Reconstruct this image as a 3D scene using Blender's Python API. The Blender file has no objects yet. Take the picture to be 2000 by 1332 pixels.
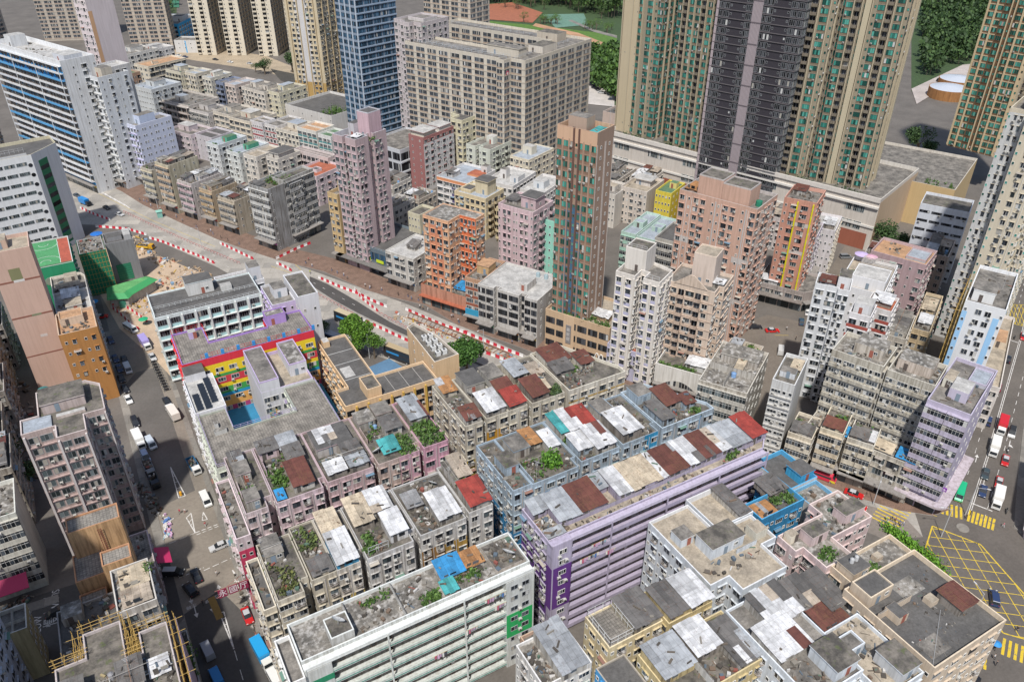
import bpy, math, random
from mathutils import Vector, Matrix
R=math.radians
sc=bpy.context.scene; col=sc.collection
rnd=random.Random(7)
CAMH=140.0; PIT=R(32.6); AZ=R(60.5)
FW=Vector((math.cos(AZ)*math.cos(PIT),math.sin(AZ)*math.cos(PIT),-math.sin(PIT)))
RT=Vector((math.sin(AZ),-math.cos(AZ),0)); UP=RT.cross(FW)
CAM=Vector((0,0,CAMH))
def seen(p,m=0.14):
    d=Vector(p)-CAM; z=d.dot(FW)
    if z<5: return False
    return abs(d.dot(RT)/z*1.55)<1+2*m and abs(d.dot(UP)/z*1.55)<0.666+m*1.4
def at(px,py,z=0.0):      # a point of the ground plan from a sight line, used for kerbs, cars and people
    d=FW*1550+RT*(px-1000)-UP*(py-666); t=(z-CAMH)/d.z
    return Vector((d.x*t,d.y*t,z))
# ---------------------------------------------------------------- materials
MC={}
def nt(m):
    m.use_nodes=True; t=m.node_tree; return t,t.nodes['Principled BSDF'],t.links
def N(t,k,**kw):
    n=t.nodes.new(k)
    for a,v in kw.items():
        if a.startswith('i_'): n.inputs[int(a[2:]) if a[2:].isdigit() else a[2:].replace('_',' ')].default_value=v
        else: setattr(n,a,v)
    return n
def rgb(c): return (c[0],c[1],c[2],1)
def ramp(t,fac,stops,interp='LINEAR'):
    r=N(t,'ShaderNodeValToRGB'); cr=r.color_ramp; cr.interpolation=interp
    while len(cr.elements)<len(stops): cr.elements.new(0.5)
    for e,(p,c) in zip(cr.elements,stops):
        e.position=p; e.color=rgb(c) if len(c)==3 else c
    t.links.new(fac,r.inputs[0]); return r
def mixc(t,fac,a,b,bt='MIX'):
    m=N(t,'ShaderNodeMix',data_type='RGBA',blend_type=bt)
    for s,v in ((0,fac),(6,a),(7,b)):
        if hasattr(v,'default_value') or hasattr(v,'links'): t.links.new(v,m.inputs[s])
        else: m.inputs[s].default_value=v if s==0 else rgb(v)
    return m.outputs[2]
def noise(t,co,scale,detail=4,rough=.6,vec=None):
    n=N(t,'ShaderNodeTexNoise'); n.inputs['Scale'].default_value=scale; n.inputs['Detail'].default_value=detail; n.inputs['Roughness'].default_value=rough
    if vec:
        mp=N(t,'ShaderNodeMapping'); mp.inputs['Scale'].default_value=vec
        t.links.new(co,mp.inputs[0]); co=mp.outputs[0]
    t.links.new(co,n.inputs['Vector']); return n.outputs[0]
def mat(kind,c=(.5,.5,.5),**kw):
    key=(kind,tuple(round(x,3) for x in c),tuple(sorted(kw.items())))
    if key in MC: return MC[key]
    m=bpy.data.materials.new(kind); MC[key]=m
    t,b,L=nt(m); b.inputs['Roughness'].default_value=kw.get('rough',.85)
    tc=N(t,'ShaderNodeTexCoord'); geo=N(t,'ShaderNodeNewGeometry'); co=geo.outputs['Position']
    dk=lambda f:tuple(x*f for x in c)
    if kind=='paint':
        b.inputs['Base Color'].default_value=rgb(c); b.inputs['Metallic'].default_value=kw.get('metal',0)
    elif kind=='wall':
        g=kw.get('grime',.5)
        n1=noise(t,co,.13,4); n2=noise(t,co,1.0,5,.65,(1.6,1.6,.1)); n3=noise(t,co,1.9,4)
        f1=ramp(t,n1,[(.35,(1,1,1)),(.7,(1-.28*g,1-.3*g,1-.32*g))]).outputs[0]
        f2=ramp(t,n2,[(.43,(1,1,1)),(.62,(1-.5*g,1-.53*g,1-.57*g)),(.75,(1-.72*g,1-.75*g,1-.78*g))]).outputs[0]
        f3=ramp(t,n3,[(.3,(1-.12*g,)*3),(.6,(1,1,1))]).outputs[0]
        o=mixc(t,1.0,c,f1,'MULTIPLY'); o=mixc(t,1.0,o,f2,'MULTIPLY'); o=mixc(t,1.0,o,f3,'MULTIPLY')
        L.new(o,b.inputs['Base Color'])
    elif kind=='deck':
        n1=noise(t,co,.35,6,.7); n2=noise(t,co,2.2,5,.7); n3=noise(t,co,.9,3)
        d=kw.get('dirt',.6)
        o=mixc(t,ramp(t,n1,[(.36,(0,0,0)),(.62,(1,1,1))]).outputs[0],dk(1.08),tuple(x*(1-d)+.02*d for x in c))
        o=mixc(t,1.0,o,ramp(t,n2,[(.3,(.72,.71,.69)),(.65,(1.1,1.1,1.1))]).outputs[0],'MULTIPLY')
        if kw.get('moss'): o=mixc(t,ramp(t,n3,[(.58,(0,0,0)),(.7,(.8,.8,.8))]).outputs[0],o,(.09,.11,.04))
        if kw.get('white'): o=mixc(t,ramp(t,n3,[(.5,(0,0,0)),(.68,(.75,.75,.75))]).outputs[0],o,(.5,.48,.45))
        if kw.get('tile'):
            br=N(t,'ShaderNodeTexBrick',offset=0.0); br.inputs['Scale'].default_value=1; br.inputs['Brick Width'].default_value=kw['tile']; br.inputs['Row Height'].default_value=kw['tile']; br.inputs['Mortar Size'].default_value=.05
            br.inputs['Color1'].default_value=(1,1,1,1); br.inputs['Color2'].default_value=(.82,.82,.82,1); br.inputs['Mortar'].default_value=(.5,.5,.5,1)
            L.new(co,br.inputs[0]); o=mixc(t,1.0,o,br.outputs[0],'MULTIPLY')
        L.new(o,b.inputs['Base Color'])
    elif kind=='sheet':
        w=N(t,'ShaderNodeTexWave',bands_direction=kw.get('ax','X')); w.inputs['Scale'].default_value=2.6; L.new(tc.outputs['Object'],w.inputs[0])
        bp=N(t,'ShaderNodeBump'); bp.inputs['Strength'].default_value=.5; bp.inputs['Distance'].default_value=.05; L.new(w.outputs[1],bp.inputs['Height']); L.new(bp.outputs[0],b.inputs['Normal'])
        n1=noise(t,co,.6,5,.7); n2=noise(t,co,2.5,5,.7,(1,1,1))
        o=mixc(t,ramp(t,n1,[(.42,(0,0,0)),(.6,(1,1,1))]).outputs[0],c,dk(.7))
        r=kw.get('rust',.3); o=mixc(t,ramp(t,n2,[(.62-.2*r,(0,0,0)),(.74-.2*r,(r,r,r))]).outputs[0],o,(.16,.075,.04))
        pn=N(t,'ShaderNodeTexBrick',offset=0.0); pn.inputs['Scale'].default_value=1; pn.inputs['Brick Width'].default_value=1.1; pn.inputs['Row Height'].default_value=2.4; pn.inputs['Mortar Size'].default_value=.03
        pn.inputs['Color1'].default_value=(1,1,1,1); pn.inputs['Color2'].default_value=(.86,.86,.87,1); pn.inputs['Mortar'].default_value=(.6,.58,.55,1); L.new(co,pn.inputs[0])
        o=mixc(t,1.0,o,pn.outputs[0],'MULTIPLY')
        L.new(o,b.inputs['Base Color']); b.inputs['Roughness'].default_value=.6
    elif kind=='glass':
        oi=N(t,'ShaderNodeObjectInfo'); a=N(t,'ShaderNodeMath',operation='ADD'); L.new(oi.outputs['Random'],a.inputs[0]); L.new(geo.outputs['Random Per Island'],a.inputs[1])
        f=N(t,'ShaderNodeMath',operation='FRACT'); L.new(a.outputs[0],f.inputs[0])
        lt=kw.get('lt',.2)
        r=ramp(t,f.outputs[0],[(0,dk(.45)),(.3,c),(.55,dk(1.5)),(.74,(c[0]*2+.03,c[1]*2+.03,c[2]*2+.03)),(1-lt*.5,(.34,.32,.28)),(.97,(.5,.5,.48))],'CONSTANT')
        L.new(r.outputs[0],b.inputs['Base Color']); b.inputs['Roughness'].default_value=.12; b.inputs['Specular IOR Level'].default_value=.35
    elif kind=='road':
        n1=noise(t,co,.09,5,.6); n2=noise(t,co,1.4,6,.7); n3=noise(t,co,.5,3,.6,(1,.12,1))
        o=mixc(t,ramp(t,n1,[(.35,(0,0,0)),(.65,(1,1,1))]).outputs[0],dk(1.1),dk(.82))
        o=mixc(t,1.0,o,ramp(t,n2,[(.3,(.84,.83,.82)),(.6,(1.06,1.06,1.06))]).outputs[0],'MULTIPLY')
        if kw.get('slab'):
            br=N(t,'ShaderNodeTexBrick',offset=0.3); br.inputs['Scale'].default_value=1; br.inputs['Brick Width'].default_value=5.2; br.inputs['Row Height'].default_value=4.2; br.inputs['Mortar Size'].default_value=.04
            br.inputs['Color1'].default_value=(1,1,1,1); br.inputs['Color2'].default_value=(.7,.71,.73,1); br.inputs['Mortar'].default_value=(.6,.58,.56,1)
            mp=N(t,'ShaderNodeMapping'); mp.inputs['Rotation'].default_value=(0,0,R(kw['slab'])); L.new(co,mp.inputs[0]); L.new(mp.outputs[0],br.inputs[0]); o=mixc(t,1.0,o,br.outputs[0],'MULTIPLY')
        L.new(o,b.inputs['Base Color'])
    elif kind=='worn':      # road paint with worn gaps
        n=noise(t,co,1.1,6,.75)
        L.new(ramp(t,n,[(.36,(.14,.13,.12)),(.47,c)]).outputs[0],b.inputs['Base Color'])
    elif kind=='brick':
        br=N(t,'ShaderNodeTexBrick'); br.inputs['Scale'].default_value=1; br.inputs['Brick Width'].default_value=.6; br.inputs['Row Height'].default_value=.3; br.inputs['Mortar Size'].default_value=.03
        br.inputs['Color1'].default_value=rgb(c); br.inputs['Color2'].default_value=rgb(dk(.7)); br.inputs['Mortar'].default_value=rgb(dk(1.3)); L.new(co,br.inputs[0])
        n=noise(t,co,.4,5); o=mixc(t,1.0,br.outputs[0],ramp(t,n,[(.3,(.7,.7,.7)),(.7,(1.1,1.1,1.1))]).outputs[0],'MULTIPLY')
        L.new(o,b.inputs['Base Color'])
    elif kind=='leaf':
        r=ramp(t,geo.outputs['Random Per Island'],[(0,dk(.5)),(.5,c),(1,(c[0]*1.7,c[1]*1.5,c[2]*1.2))])
        L.new(r.outputs[0],b.inputs['Base Color']); b.inputs['Roughness'].default_value=.7
    elif kind=='junk':
        r=ramp(t,geo.outputs['Random Per Island'],[(0,(.07,.06,.05)),(.25,(.22,.2,.17)),(.42,(.12,.1,.08)),(.58,(.34,.32,.29)),(.7,(.17,.12,.085)),(.82,(.5,.48,.45)),(.9,(.1,.13,.16)),(.935,(.25,.08,.06)),(.955,(.09,.15,.11)),(.97,(.36,.29,.16)),(.985,(.62,.61,.6))],'CONSTANT')
        L.new(r.outputs[0],b.inputs['Base Color'])
    elif kind=='site':
        r=ramp(t,geo.outputs['Random Per Island'],[(0,(.42,.3,.19)),(.3,(.5,.4,.29)),(.5,(.3,.22,.15)),(.62,(.6,.57,.53)),(.72,(.45,.13,.08)),(.8,(.15,.14,.13)),(.86,(.2,.32,.45)),(.91,(.55,.36,.05)),(.95,(.62,.62,.62))],'CONSTANT')
        L.new(r.outputs[0],b.inputs['Base Color'])
    elif kind=='cloth':
        r=ramp(t,geo.outputs['Random Per Island'],[(0,(.6,.58,.56)),(.3,(.1,.2,.45)),(.45,(.5,.12,.18)),(.58,(.7,.68,.62)),(.72,(.06,.06,.08)),(.84,(.55,.35,.5)),(.93,(.3,.45,.5))],'CONSTANT')
        L.new(r.outputs[0],b.inputs['Base Color'])
    elif kind=='net':
        n=noise(t,co,3,4); L.new(mixc(t,n,dk(.6),dk(1.3)),b.inputs['Base Color'])
    return m
def P(c,rough=.6,metal=0): return mat('paint',c,rough=rough,metal=metal)
# ---------------------------------------------------------------- mesh builder
class MB:
    def __init__(s): s.v=[];s.f=[];s.mi=[];s.mats=[];s.mesh=None
    def m(s,mt):
        if mt not in s.mats: s.mats.append(mt)
        return s.mats.index(mt)
    def poly(s,pts,mt):
        k=len(s.v); s.v+= [tuple(p) for p in pts]; s.f.append(tuple(range(k,k+len(pts)))); s.mi.append(s.m(mt))
    def hexa(s,p,mt,top=None):
        k=len(s.v); s.v+=[tuple(q) for q in p]; a=s.m(mt); tp=a if top is None else s.m(top)
        for f,i in (((0,3,2,1),a),((4,5,6,7),tp),((0,1,5,4),a),((1,2,6,5),a),((2,3,7,6),a),((3,0,4,7),a)):
            s.f.append(tuple(k+j for j in f)); s.mi.append(i)
    def box(s,x0,y0,z0,x1,y1,z1,mt,top=None):
        s.hexa([(x0,y0,z0),(x1,y0,z0),(x1,y1,z0),(x0,y1,z0),(x0,y0,z1),(x1,y0,z1),(x1,y1,z1),(x0,y1,z1)],mt,top)
    def obox(s,p,e,n,u0,u1,o0,o1,z0,z1,mt,top=None):   # along an edge: u along, o outward
        q=lambda u,o,z:(p[0]+e[0]*u+n[0]*o,p[1]+e[1]*u+n[1]*o,z)
        s.hexa([q(u0,o1,z0),q(u1,o1,z0),q(u1,o0,z0),q(u0,o0,z0),q(u0,o1,z1),q(u1,o1,z1),q(u1,o0,z1),q(u0,o0,z1)],mt,top)
    def rot(s,cx,cy,a,w,d,z0,z1,mt,top=None):
        c,sn=math.cos(a),math.sin(a); r=lambda x,y,z:(cx+x*c-y*sn,cy+x*sn+y*c,z)
        s.hexa([r(x,y,z) for z in (z0,z1) for x,y in ((-w/2,-d/2),(w/2,-d/2),(w/2,d/2),(-w/2,d/2))],mt,top)
    def prism(s,poly,z0,z1,mt,top=None,bottom=True):
        k=len(s.v); n=len(poly); s.v+=[(x,y,z0) for x,y in poly]+[(x,y,z1) for x,y in poly]; a=s.m(mt)
        for i in range(n):
            j=(i+1)%n; s.f.append((k+i,k+j,k+n+j,k+n+i)); s.mi.append(a)
        s.f.append(tuple(range(k+n,k+2*n))); s.mi.append(a if top is None else s.m(top))
        if bottom: s.f.append(tuple(range(k+n-1,k-1,-1))); s.mi.append(a)
    def cyl(s,cx,cy,z0,z1,r0,r1,mt,n=10,top=None):
        k=len(s.v); a=s.m(mt)
        for z,r in ((z0,r0),(z1,r1)): s.v+=[(cx+r*math.cos(i*2*math.pi/n),cy+r*math.sin(i*2*math.pi/n),z) for i in range(n)]
        for i in range(n):
            j=(i+1)%n; s.f.append((k+i,k+j,k+n+j,k+n+i)); s.mi.append(a)
        s.f.append(tuple(range(k+n,k+2*n))); s.mi.append(a if top is None else s.m(top)); s.f.append(tuple(range(k+n-1,k-1,-1))); s.mi.append(a)
    def tube(s,a,b,r0,r1,mt,n=6):
        a=Vector(a);b=Vector(b);d=(b-a).normalized(); x=d.orthogonal().normalized(); y=d.cross(x); k=len(s.v); i0=s.m(mt)
        for p,r in ((a,r0),(b,r1)):
            for i in range(n):
                an=i*2*math.pi/n; s.v.append(tuple(p+x*(r*math.cos(an))+y*(r*math.sin(an))))
        for i in range(n):
            j=(i+1)%n; s.f.append((k+i,k+j,k+n+j,k+n+i)); s.mi.append(i0)
        s.f.append(tuple(range(k+n,k+2*n))); s.mi.append(i0); s.f.append(tuple(range(k+n-1,k-1,-1))); s.mi.append(i0)
    def add(s,o,loc,rz):
        c,sn=math.cos(rz),math.sin(rz); k=len(s.v)
        s.v+=[(loc[0]+x*c-y*sn,loc[1]+x*sn+y*c,loc[2]+z) for x,y,z in o.v]
        mp=[s.m(m) for m in o.mats]
        s.f+=[tuple(k+i for i in f) for f in o.f]; s.mi+=[mp[i] for i in o.mi]
    def me(s,name):
        if s.mesh is None:
            s.mesh=bpy.data.meshes.new(name); s.mesh.from_pydata(s.v,[],s.f)
            for m in s.mats: s.mesh.materials.append(m)
            s.mesh.polygons.foreach_set('material_index',s.mi); s.mesh.update()
        return s.mesh
    def build(s,name,parent=None,loc=(0,0,0),rz=0,smooth=False):
        if not s.f: return None
        o=bpy.data.objects.new(name,s.me(name)); col.objects.link(o); o.location=loc; o.rotation_euler=(0,0,rz); o.parent=parent
        if smooth: s.mesh.shade_smooth()
        return o
def tag(o,label=None,cat=None,group=None,kind=None):
    if label: o['label']=label
    if cat: o['category']=cat
    if group: o['group']=group
    if kind: o['kind']=kind
    return o
def empty(name,loc,rz=0):
    o=bpy.data.objects.new(name,None); col.objects.link(o); o.location=loc; o.rotation_euler=(0,0,rz); o.empty_display_size=.5; return o
def copy_tree(o,parent=None):
    c=o.copy(); col.objects.link(c); c.parent=parent
    for ch in list(o.children): copy_tree(ch,c)
    return c
# ---------------------------------------------------------------- lettering and figures, meshed while the scene is still empty
TXT={}
def _txt(s):
    cu=bpy.data.curves.new('lettering','FONT'); cu.body=s; cu.size=1; cu.align_x='CENTER'; cu.align_y='CENTER'; cu.resolution_u=2
    o=bpy.data.objects.new('lettering',cu); col.objects.link(o); dg=bpy.context.evaluated_depsgraph_get(); me=bpy.data.meshes.new_from_object(o.evaluated_get(dg)); bpy.data.objects.remove(o)
    me.materials.clear(); TXT[s]=me
for s_ in ('SLOW','慢','KEEP','CLEAR','勿','阻','只准','左轉','永','國','厅','嘉','家','居'): _txt(s_)
def text(s,loc,size,rot,m,name,parent=None,sx=1):
    me=TXT[s].copy(); me.materials.append(m); o=bpy.data.objects.new(name,me); col.objects.link(o); o.location=loc; o.rotation_euler=rot; o.parent=parent; o.scale=(size*sx,size,size); return o
def person_mesh(pose):
    me=bpy.data.meshes.new('person'); J=[(0,0,.95),(0,0,1.18),(0,0,1.42),(0,.01,1.52),(0,.02,1.62),(0,.01,1.73)]; s=.22 if pose==1 else (.04 if pose==0 else .12)
    E=[(0,1),(1,2),(2,3),(3,4),(4,5)]; Rr=[.15,.13,.14,.055,.1,.075]
    def add(pts,par,rs):
        a=par
        for p,r in zip(pts,rs): J.append(p); Rr.append(r); E.append((a,len(J)-1)); a=len(J)-1
    for sg in (-1,1):
        f=s*sg
        add([(sg*.1,0,.86),(sg*.11,f*.9+.02,.5),(sg*.11,f*1.1-.03,.09),(sg*.12,f*1.1+.12,.05)],0,[.1,.065,.045,.04])
        add([(sg*.2,0,1.4),(sg*.25,-f*.5,1.15),(sg*.24,-f*.9+.08,.92),(sg*.24,-f*.9+.12,.82)],2,[.06,.045,.035,.038])
    me.from_pydata(J,E,[]); o=bpy.data.objects.new('tmp',me); col.objects.link(o); md=o.modifiers.new('s','SKIN')
    for v,r in zip(me.skin_vertices[0].data,Rr): v.radius=(r,r*.8)
    me.skin_vertices[0].data[0].use_root=True; o.modifiers.new('d','SUBSURF').levels=1
    dg=bpy.context.evaluated_depsgraph_get(); out=bpy.data.meshes.new_from_object(o.evaluated_get(dg)); bpy.data.objects.remove(o); return out
PM=[person_mesh(i) for i in range(3)]
# ---------------------------------------------------------------- building details
GL=dict(d=((.035,.042,.05),.22),g=((.03,.15,.12),.1),b=((.025,.07,.12),.05),k=((.02,.022,.026),.08),c=((.06,.075,.08),.35))
FRC=dict(w=(.62,.61,.58),k=(.05,.05,.055),g=(.3,.31,.32),b=(.2,.12,.08))
def glass(k): return mat('glass',GL[k][0],lt=GL[k][1])
WC={}
def win(w,h,n=2,fr='w',gl='d',tr=0):
    k=('w',round(w,1),round(h,1),n,fr,gl,tr)
    if k in WC: return WC[k]
    b=MB(); w,h=k[1],k[2]; f=P(FRC[fr],.5); g=glass(gl); t=.07
    b.box(-w/2,-.07,0,w/2,.05,t,f); b.box(-w/2,-.07,h-t,w/2,.05,h,f)
    b.box(-w/2,-.068,t,-w/2+t,.05,h-t,f); b.box(w/2-t,-.068,t,w/2,.05,h-t,f)
    iw=(w-2*t)/n
    for i in range(n):
        x=-w/2+t+i*iw
        if i: b.box(x-.03,-.066,t,x+.03,.05,h-t,f)
        zs=[t,h-t] if not tr else [t,h*.68,h-t]
        for z0,z1 in zip(zs,zs[1:]):
            b.poly([(x+.01,-.02,z0+.01),(x+iw-.01,-.02,z0+.01),(x+iw-.01,-.02,z1-.01),(x+.01,-.02,z1-.01)],g)
        if tr: b.box(x+.03,-.064,h*.68-.03,x+iw-.03,.05,h*.68+.03,f)
    WC[k]=b; return b
def acunit():
    if 'ac' in WC: return WC['ac']
    b=MB(); w=P((.46,.45,.42),.6); d=P((.08,.08,.08),.7)
    b.box(-.33,-.5,.06,.33,.04,.46,w); b.box(-.27,-.53,.1,.12,-.49,.42,d); b.box(-.38,-.48,-.02,.38,.04,.05,P((.25,.23,.2)))
    WC['ac']=b; return b
def cage():
    if 'cage' in WC: return WC['cage']
    b=MB(); m=P((.4,.38,.36),.5)
    for z in (0,.5,1.0): b.box(-.75,-.62,z,.75,-.58,z+.04,m); b.box(-.75,-.579,z,-.71,.02,z+.04,m); b.box(.71,-.579,z,.75,.02,z+.04,m)
    for i in range(6): b.box(-.72+i*.28,-.615,.041,-.69+i*.28,-.585,.99,m)
    b.box(-.7,-.57,.02,.7,.02,.05,P((.25,.2,.16))); b.box(-.5,-.5,.051,-.1,-.1,.4,mat('junk')); b.box(.1,-.45,.051,.5,-.1,.3,mat('cloth'))
    WC['cage']=b; return b
def awning(c):
    k=('aw',c)
    if k in WC: return WC[k]
    b=MB(); b.hexa([(-.95,-.8,-.25),(.95,-.8,-.25),(.95,.02,.12),(-.95,.02,.12),(-.95,-.8,-.21),(.95,-.8,-.21),(.95,.02,.16),(-.95,.02,.16)],P(c,.7)); WC[k]=b; return b
def balcony(w,par,acc,gl='k'):
    k=('bal',round(w,1),par,acc,gl)
    if k in WC: return WC[k]
    b=MB(); w=k[1]; pm=mat('wall',par); am=mat('wall',acc)
    b.box(-w/2,-1.0,-.14,w/2,.05,.0,pm); b.box(-w/2,-1.02,.002,w/2,-.9,.98,am); b.box(-w/2,-.898,.002,-w/2+.1,.05,.98,am); b.box(w/2-.1,-.898,.002,w/2,.05,.98,am)
    b.poly([(-w/2+.12,-.03,.0),(w/2-.12,-.03,.0),(w/2-.12,-.03,2.4),(-w/2+.12,-.03,2.4)],glass(gl))
    b.box(-.04,-.08,.0,.04,.05,2.4,P(FRC['g']))
    WC[k]=b; return b
def ribbon(w,h,par,n,fr='g',gl='d',out=.55):
    k=('rib',round(w,1),round(h,2),par,n,fr,gl,out)
    if k in WC: return WC[k]
    b=MB(); w=k[1]; pm=mat('wall',par); f=P(FRC[fr]); g=glass(gl)
    b.box(-w/2,-out,-.12,w/2,.05,1.0,pm); b.box(-w/2,-out-.06,h-.3,w/2,.05,h-.125,pm)
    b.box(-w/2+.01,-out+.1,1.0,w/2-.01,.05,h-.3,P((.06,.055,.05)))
    iw=(w-.04)/n
    for i in range(n):
        x=-w/2+.02+i*iw
        if rnd.random()<.86: b.poly([(x+.02,-out+.06,1.03),(x+iw-.02,-out+.06,1.03),(x+iw-.02,-out+.06,h-.33),(x+.02,-out+.06,h-.33)],g)
        b.box(x-.025,-out+.01,1.0,x+.025,-out+.09,h-.3,f)
    b.box(-w/2+.03,-out+.012,(1.0+h)/2+.2,w/2-.03,-out+.09,(1.0+h)/2+.25,f)
    WC[k]=b; return b
def baywin(w,h,par,fr='w',gl='d'):
    k=('bay',round(w,1),round(h,1),par,fr,gl)
    if k in WC: return WC[k]
    b=MB(); w,h=k[1],k[2]; pm=mat('wall',par)
    b.box(-w/2-.1,-.5,-.15,w/2+.1,.05,0,pm); b.box(-w/2-.1,-.5,h,w/2+.1,.05,h+.12,pm)
    b.box(-w/2,-.42,.002,w/2,.05,h-.002,P(FRC[fr])); g=glass(gl)
    for i in range(3):
        x=-w/2+.05+i*(w-.1)/3
        b.poly([(x+.03,-.43,.08),(x+(w-.1)/3-.03,-.43,.08),(x+(w-.1)/3-.03,-.43,h-.08),(x+.03,-.43,h-.08)],g)
    WC[k]=b; return b
def inset(poly,t):
    o=[];n=len(poly)
    for i in range(n):
        a=Vector(poly[i-1]);b=Vector(poly[i]);c=Vector(poly[(i+1)%n])
        e1=(b-a).normalized();e2=(c-b).normalized(); n1=Vector((-e1.y,e1.x));n2=Vector((-e2.y,e2.x))
        m=(n1+n2); q=m.length_squared
        o.append(tuple(b+(m*(2*t/q) if q>.05 else n1*t)))
    return o
CORR=dict(rust=((.17,.06,.045),.55),red=((.36,.055,.04),.25),grey=((.42,.44,.46),.12),white=((.74,.74,.74),.12),beige=((.5,.42,.33),.3),dark=((.17,.16,.15),.2),tan=((.62,.52,.38),.3),teal=((.08,.42,.42),.1),blue=((.04,.3,.62),.05),green=((.08,.38,.26),.1),orange=((.5,.25,.1),.3))
DECK=dict(c=((.25,.23,.205),dict(dirt=.65)),d=((.12,.115,.11),dict(dirt=.35)),w=((.5,.49,.47),dict(dirt=.35)),t=((.34,.31,.27),dict(tile=.6,dirt=.5)),m=((.19,.17,.145),dict(moss=1,dirt=.7)),g=((.11,.2,.11),dict(dirt=.3)),b=((.42,.36,.28),dict(dirt=.4)),r=((.42,.13,.07),dict(dirt=.3)),p=((.36,.4,.45),dict(dirt=.3)),x=((.25,.23,.2),dict(white=1,dirt=.7)),o=((.5,.3,.17),dict(dirt=.35)))
def deckm(k): return mat('deck',DECK[k][0],**DECK[k][1])
NB=[0]
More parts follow.
